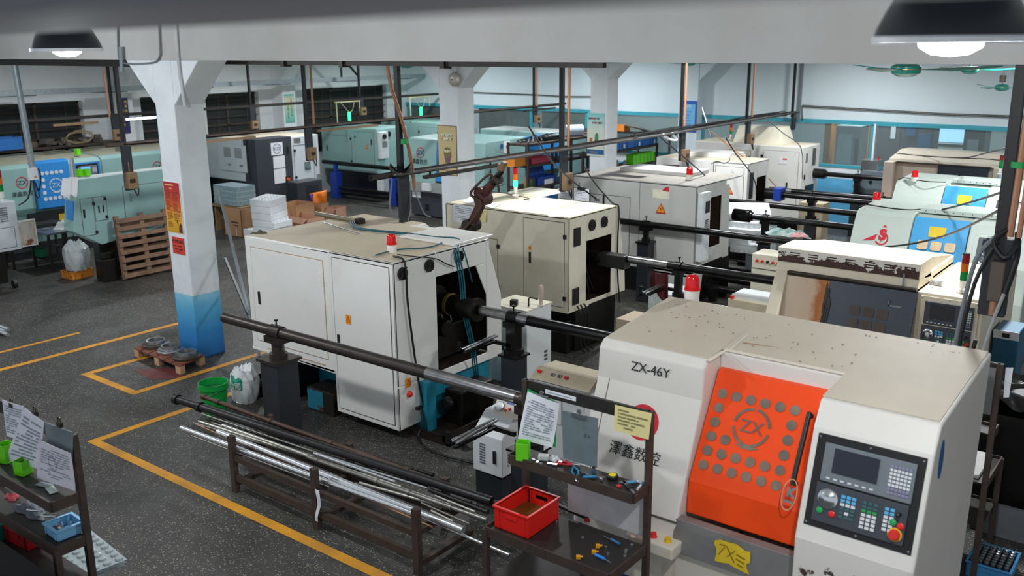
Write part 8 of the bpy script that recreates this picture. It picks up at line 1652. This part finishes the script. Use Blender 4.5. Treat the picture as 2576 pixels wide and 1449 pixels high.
p = at(1440, 392, X=SX-0.15); single('cloth', crumple(p.x, p.y, 1.41, 0.12, 0.2, 0.05, 24), FOAM, 'flat white cloth in middle of brown rack shelf', 'cloth', smooth=True)
m = MB()
for k in range(14): m.cyl((SX-0.1-0.03*(k % 4), 17.55+0.04*k, 1.42), (SX-0.1-0.03*(k % 4), 17.55+0.04*k, 1.50+0.03*(k % 3)), 0.035, n=8)
o = single('gear_pile', m, STEEL_DK, 'dark turned parts piled on middle shelf of brown rack', 'parts'); o['kind'] = 'stuff'
for k in range(3): bx('crate', 'blue crate under lower shelf of brown rack', 'crate', 1345+22*k, 1365+22*k, 0.45, 0.2, CBLUE, SX, 0.4, 'blue crates under the brown rack')
for k in range(7):
    bx('bin', 'blue bin of wrapped parts in row on dark rack', 'bin', 1524+19*k, 1541+19*k, 1.60, 0.17, CBLUE, -11.52, 0.3, 'blue bins on the dark rack')
    y = at(1532+19*k, 400, X=-11.52).y; single('wrapped_part', crumple(-11.7, y, 1.70, 0.12, 0.09, 0.12, 60+k), paint('wrapped_grey', '#8d9196', 0.3, var=0.3, scale=30), 'grey wrapped bundle heaped in blue bin', 'bundle', 'wrapped bundles in the blue bins', smooth=True)
    if k % 2 == 0: single('bin_card', MB().box(-11.53, -11.525, y-0.03, y+0.04, 1.63, 1.72), PAPER, 'white card on front of blue bin', 'card', 'white cards on the blue bins')
for k in range(6): bx('lime_box', 'lime plastic box in row on lower shelf of dark rack', 'box', 1596+9*k, 1604+9*k, 1.18, 0.24, LIME, -11.52, 0.2, 'lime boxes on the dark rack')
for k in range(8):
    y = at(1530+8*k, 400, X=-11.55).y; single('turned_part', MB().cyl((-11.65-0.05*(k % 3), y, 1.181), (-11.65-0.05*(k % 3), y, 1.27+0.03*(k % 3)), 0.04, n=12), STEEL, 'steel turned piece standing left of lime boxes', 'part', 'turned pieces on the dark rack', smooth=True)
m = MB()
for k in range(6): m.tube([(-11.9, 20.72+0.03*math.sin(3*a+k)+0.0, 1.86+0.05*k+0.02*math.sin(2*a)) if 0 else (-12.6+0.75*a/3+0.06*k, 20.7+0.12*math.sin(2*a+k), 1.93+0.10*math.sin(a+0.4*k)) for a in [j*0.5 for j in range(8)]], 0.022, 6, 3)
single('hose_coil', m, paint('hose_grey', '#6d6a64', 0.6, var=0.2), 'long grey hoses heaped beneath glass behind dark rack', 'hose', smooth=True)
t = thing('bench', 'low dark bench under glass behind dark rack', 'bench', (-11.6, 20.75, 0)); build('top', MB().box(-13.1, -11.0, 20.45, 20.98, 1.84, 1.88), STEEL_DK, t)
for x in (-13.05, -11.05): build('leg', MB().box(x-0.02, x+0.02, 20.48, 20.52, 0, 1.84), STEEL_DK, t)
p = at(1565, 318, Y=20.7); single('carton', MB().box(p.x-0.2, p.x+0.15, 20.55, 20.85, 1.88, 2.03), paint('orange_carton', '#d9822b'), 'small orange carton on bench under glass', 'carton')
for lab, a, b in (('bright tube leaning against far pilaster', (1768, 272), (1790, 345)), ('white strip leaning low beside far pilaster', (1756, 372), (1768, 398))):
    p, q = at(a[0], a[1], Y=20.6), at(b[0], b[1], Y=20.3); single('steel_tube', MB().cyl(p, q+(q-p)*1.5, 0.025, n=10), CHROME, lab, 'tube', smooth=True)
# ---------------------------------------------------------------- right edge of the view
yP = 7.0; px0 = at(2515, 745, Y=yP)
t = thing('hanging_post', 'dark post with copper pipes and thick leads at right picture edge', 'post', (px0.x, yP, 1.9))
pt, pm = at(2572, 150, Y=yP), at(2517, 600, Y=yP); pbz = at(2495, 793, Y=yP).z; xm = pm.x
build('post', MB().box(xm-0.035, xm+0.035, yP-0.035, yP+0.035, pm.z-0.1, 4.75), BLACK, t); build('channel', MB().box(xm-0.085, xm+0.085, yP-0.03, yP+0.06, pbz, pm.z), NAVY, t, bevel=0.006)
for k, dx in enumerate((0.075, 0.13)): build('copper_pipe', MB().tube([(xm+dx, yP-0.03, 4.7), (xm+dx, yP-0.05, 3.4), (xm+dx-0.01, yP-0.06, pm.z+0.03)], 0.024-0.006*k, 8), COPPER, t, smooth=True)
build('green_tape', MB().cyl((xm+0.06, yP-0.04, 3.19), (xm+0.06, yP-0.04, 3.23), 0.05), KEY_G, t)
sb = build('switch_box', MB().box(xm-0.02, xm+0.07, yP-0.12, yP-0.03, pm.z-0.42, pm.z-0.14), paint('box_brown_dark', '#4f443a', 0.6), t, bevel=0.008); build('cable_gland', MB().cyl((xm+0.02, yP-0.08, pm.z-0.52), (xm+0.02, yP-0.08, pm.z-0.42), 0.025), COPPER, sb)
for P, r, mt in (([(xm-0.02, yP-0.06, pm.z+0.02), (xm-0.12, yP-0.1, pm.z-0.15), (xm-0.17, yP-0.12, pm.z-0.6), (xm-0.19, yP-0.12, pm.z-0.95)], 0.016, GREYPL), ([(xm+0.0, yP-0.1, pm.z+0.0), (xm-0.10, yP-0.14, pm.z-0.3), (xm-0.15, yP-0.14, pm.z-0.8), (xm-0.10, yP-0.14, pm.z-1.0), (xm-0.05, yP-0.14, pm.z-0.7)], 0.014, BLACK),
                 ([(xm+0.12, yP-0.1, pm.z-0.2), (xm+0.03, yP-0.13, pm.z-0.6), (xm-0.04, yP-0.15, pm.z-1.1), (xm-0.10, yP-0.17, pm.z-1.5)], 0.013, paint('lead_grey', '#9a9c9a', 0.5)), ([(xm+0.10, yP, pm.z+0.05), (xm+0.13, yP-0.1, pm.z-0.1), (xm+0.09, yP-0.12, pm.z-0.35)], 0.02, BLACK),
                 ([(xm+0.08, yP-0.05, pm.z+0.1), (xm-0.02, yP-0.1, pm.z+0.0), (xm+0.06, yP-0.14, pm.z-0.1), (xm+0.12, yP-0.1, pm.z-0.02)], 0.018, BLACK)):
    build('power_cable', MB().tube(P, r, 7), mt, t, smooth=True)
for lab, P, y, r in (('black lead sagging from right edge to sage machine emblem', [(2540, 515, 7.0), (2400, 585, 9.4), (2300, 612, 10.8), (2210, 622, 11.7), (2165, 618, 12.0)], 11.2, 0.011), ('black lead sagging from right edge across the pale grey-green machine', [(2545, 475, 7.0), (2470, 500, 9.8), (2400, 520, 12.0), (2370, 527, 12.4)], 13.8, 0.011), ('black lead running along top of the beige machine', [(2560, 365, 7.0), (2480, 385, 13.0), (2420, 397, 17.5), (2320, 392, 18.9)], 18.3, 0.010)):
    tag(build('power_lead', MB().tube([at(a, b, Y=c) for a, b, c in P], r, 6), BLACK, smooth=True), lab, 'lead')
t = tool_rack('dark tool rack with grey board beyond right end of the orange-door machine', -2.1, -1.14, 7.2, 7.76, 1.75, 1.20, 0.80, 0.42)
build('grey_board', MB().box(-1.42, -1.16, 7.165, 7.18, 1.36, 1.72), paint('zinc_sheet', '#777a7c', 0.5, 0.2, var=0.15, scale=6), t)
P = [at(a, b, Y=7.215) for a, b in ((2530, 925), (2549, 925), (2538, 1000), (2524, 1000))]; single('paper', MB().slab([p+Vector((0.0, 0, 0)) for p in P], 0.002, (0, 1, 0)), PAPER, 'white paper edge showing beside post of rack at right edge', 'paper')
single('tray_liner', MB().box(-1.52, -1.20, 7.26, 7.74, 0.802, 0.83), paint('white_rag_tray', '#d9d7d1', 0.8, var=0.1, scale=14), 'white lined tray on rack at right edge', 'tray')
single('cloth', crumple(-1.43, 7.5, 0.83, 0.10, 0.07, 0.05, 71), paint('crimson_cloth', '#8e1a2b', 0.8), 'crimson rag in white lined tray', 'rag', smooth=True)
single('turned_part', MB().cyl((-1.35, 7.36, 0.862), (-1.28, 7.33, 0.862), 0.03, n=14), CHROME, 'shiny steel sleeve in white lined tray', 'part', smooth=True)
t = local('steel_sleeve', 'steel sleeve standing on disc, lowest tray of rack at right edge', 'sleeve', at(2404, 1325, Z=0.421)); build('sleeve', MB().ring((0, 0, 0.02), (0, 0, 0.15), 0.06, 0.045, 20), STEEL, t, smooth=True); build('disc', MB().cyl((0, 0, 0), (0, 0, 0.02), 0.10, n=22), GREYPL, t)
c = (at(2454, 1375, Z=0.12)+at(2562, 1400, Z=0.12))/2; t = open_box('crate', 'blue crate of upright steel pins, lower right corner', 'crate', (c.x, c.y-0.12, 0.0), 0.30, 0.36, 0.13, 0.0, paint('pale_blue_crate', '#3f86ba', 0.4), grips=True)
for i in range(6):
    for j in range(7): single('steel_pin', MB().lathe([(0.013, 0), (0.013, 0.10), (0.018, 0.11), (0.018, 0.135), (0.008, 0.14)], (c.x-0.115+0.046*i, c.y-0.12-0.14+0.046*j, 0.01), 8), STEEL, 'upright steel pin among rows in blue crate', 'pin', 'steel pins in the blue crate', smooth=True)
t = thing('covered_bin', 'large bin under dark crinkled plastic, at right edge', 'bin', (-0.8, 8.7, 0)); rnd = random.Random(4)
build('plastic_cover', MB().grid(lambda u, v: (-1.44+1.3*u+0.03*math.sin(17*v+9*u), 8.15+1.2*v+0.05*math.sin(13*u), 1.05+0.07*math.sin(9*u+5*v)+0.05*math.sin(23*u-11*v)), 26, 26), paint('dark_film', '#1d1c1a', 0.18, var=0.3), t, smooth=True); build('body', MB().box(-1.4, -0.2, 8.2, 9.2, 0.1, 1.0), OIL, t); build('steel_curb', MB().box(-1.3, 0.3, 8.02, 8.06, 0, 0.28), paint('zinc_sheet', '#777a7c'), t)
t = cab('petrol blue cabinet with pale switch strip, right of the rusty door machine', -1.60, -1.38, 9.5, 9.9, 0, 1.36, paint('petrol_cab', '#155a78', 0.45)); build('switch_strip', MB().box(-1.60, -1.38, 9.49, 9.5, 1.28, 1.36), W3, t); build('switch', MB().box(-1.52, -1.46, 9.475, 9.49, 1.30, 1.34), BLACK, t)
# ---------------------------------------------------------------- machines in the room beyond the glass
yb = 23.2
def beyond(name, label, cat, x0p, x1p, z0, z1, mat, y=yb, d=0.6, parts=()):
    a, b = at(x0p, 340, Y=y).x, at(x1p, 340, Y=y).x; t = thing(name, label, cat, ((a+b)/2, y, z0)); build('body', MB().box(a, b, y, y+d, z0, z1), mat, t, bevel=0.02)
    for (nm, u0, u1, v0, v1, m_) in parts: build(nm, MB().box(a+(b-a)*u0, a+(b-a)*u1, y-0.02, y, z0+(z1-z0)*v0, z0+(z1-z0)*v1), m_, t)
    return t
OCH = paint('ochre_post', '#c98138', 0.6); BG = paint('beyond_grey', '#8f9aa0', 0.6, var=0.1); BD = paint('beyond_dark', '#4a4c52', 0.6, var=0.2)
single('ochre_post', MB().box(at(2074, 340, Y=23.4).x, at(2090, 340, Y=23.4).x, 23.4, 23.6, 0, 3.0), OCH, 'ochre post seen through glass left of white upright', 'post')
single('ochre_shutter', MB().box(at(2100, 340, Y=25.8).x, at(2190, 340, Y=25.8).x, 25.7, 25.9, 0, 3.0), OCH, 'ochre shutter beyond glass behind pale machine', 'shutter')
beyond('lathe_beyond', 'pale machine with window seen through glass by ochre post', 'machine', 2102, 2165, 0, 2.05, BG, parts=(('window', 0.1, 0.7, 0.55, 0.9, paint('beyond_pane', '#b9c6c8', 0.2)), ('panel', 0.8, 0.97, 0.5, 0.85, BD)))
beyond('shelf_beyond', 'dark shelving with blue boxes seen through right glass', 'shelf', 2270, 2350, 0, 2.2, BD, 24.0, 0.5, (('blue_box', 0.1, 0.4, 0.82, 0.95, DKBLUE), ('blue_box', 0.5, 0.9, 0.7, 0.85, DKBLUE), ('pale_box', 0.2, 0.6, 0.5, 0.62, BG)))
beyond('lathe_beyond', 'dark machine seen through glass right of bright blue window', 'machine', 2425, 2480, 0, 2.1, BD, 24.0, parts=(('panel', 0.2, 0.7, 0.6, 0.85, BG),))
beyond('crate_beyond', 'ochre crate seen through glass at far right', 'crate', 2535, 2580, 1.4, 1.95, OCH, 23.6)
beyond('cabinet_beyond', 'dark cabinet with pale sheet seen through glass right of white upright', 'cabinet', 2205, 2265, 0, 2.3, BD, 24.6, parts=(('sheet', 0.6, 0.8, 0.72, 0.88, PAPER),))
beyond('lathe_beyond', 'beige machine seen through glass right of tan poster column', 'machine', 1415, 1475, 0, 2.4, paint('beyond_beige', '#b8ac88', 0.6), 23.0, parts=(('panel', 0.5, 0.8, 0.5, 0.8, BG),))
beyond('lathe_beyond', 'pale machine with red lamp seen through glass behind brown rack', 'machine', 1285, 1335, 0, 2.3, BG, 23.0, parts=(('window', 0.1, 0.7, 0.6, 0.8, paint('beyond_pane', '#b9c6c8')), ('lamp', 0.78, 0.84, 0.68, 0.72, REDLENS)))
beyond('cabinet_beyond', 'dark cabinet seen through glass beside second column', 'cabinet', 1205, 1245, 0, 2.2, BD, 23.0)
a, b = at(2352, 340, Y=26.15), at(2432, 340, Y=26.15); wn = struct('window_6', MB().box(a.x-0.05, b.x+0.05, 26.12, 26.2, 1.45, 2.75), WHITE); build('pane', MB().box(a.x, b.x, 26.10, 26.12, 1.5, 2.7), glow('bright_window', '#9cc8f4', 1.3), wn)

# drawings standing behind the third and fourth machines, bar ends at the left edge
for (x0, x1, y0, y1, Y, z0, lab) in ((1780, 1842, 381, 396, 18.4, 1.2, 'dark board with white papers between the fourth and hooded machines'), (1668, 1708, 416, 430, 15.6, 1.2, 'dark board with white sheets behind grey machine roof')):
    p, q = at(x0, y0, Y=Y), at(x1, y1, Y=Y); t = thing('drawing_stand', lab, 'stand', (p.x, Y, 0)); build('board', MB().box(p.x, q.x, Y, Y+0.02, z0, p.z+0.02), NAVY, t)
    for u in (0.22, 0.62): build('paper', MB().box(p.x+(q.x-p.x)*(u-0.12), p.x+(q.x-p.x)*(u+0.16), Y-0.006, Y, z0+0.25, p.z-0.03), PAPER, t)
    for u in (0.1, 0.9): build('leg', MB().box(p.x+(q.x-p.x)*u-0.02, p.x+(q.x-p.x)*u+0.02, Y+0.02, Y+0.05, 0, z0+0.1), STEEL_DK, t)
for k, (px, py) in enumerate(((22, 829), (14, 834), (20, 842))):
    p = at(px, py, Z=0.06); single('round_bar', MB().cyl((p.x-1.6, p.y, 0.06), (p.x, p.y, 0.06), 0.026, n=12).box(p.x-1.3, p.x-1.25, p.y-0.04, p.y+0.04, 0, 0.04).box(p.x-0.5, p.x-0.45, p.y-0.04, p.y+0.04, 0, 0.04), ALU, 'bright bar end showing at left picture edge on the floor', 'bar', 'bright bar ends at the left edge', smooth=True)
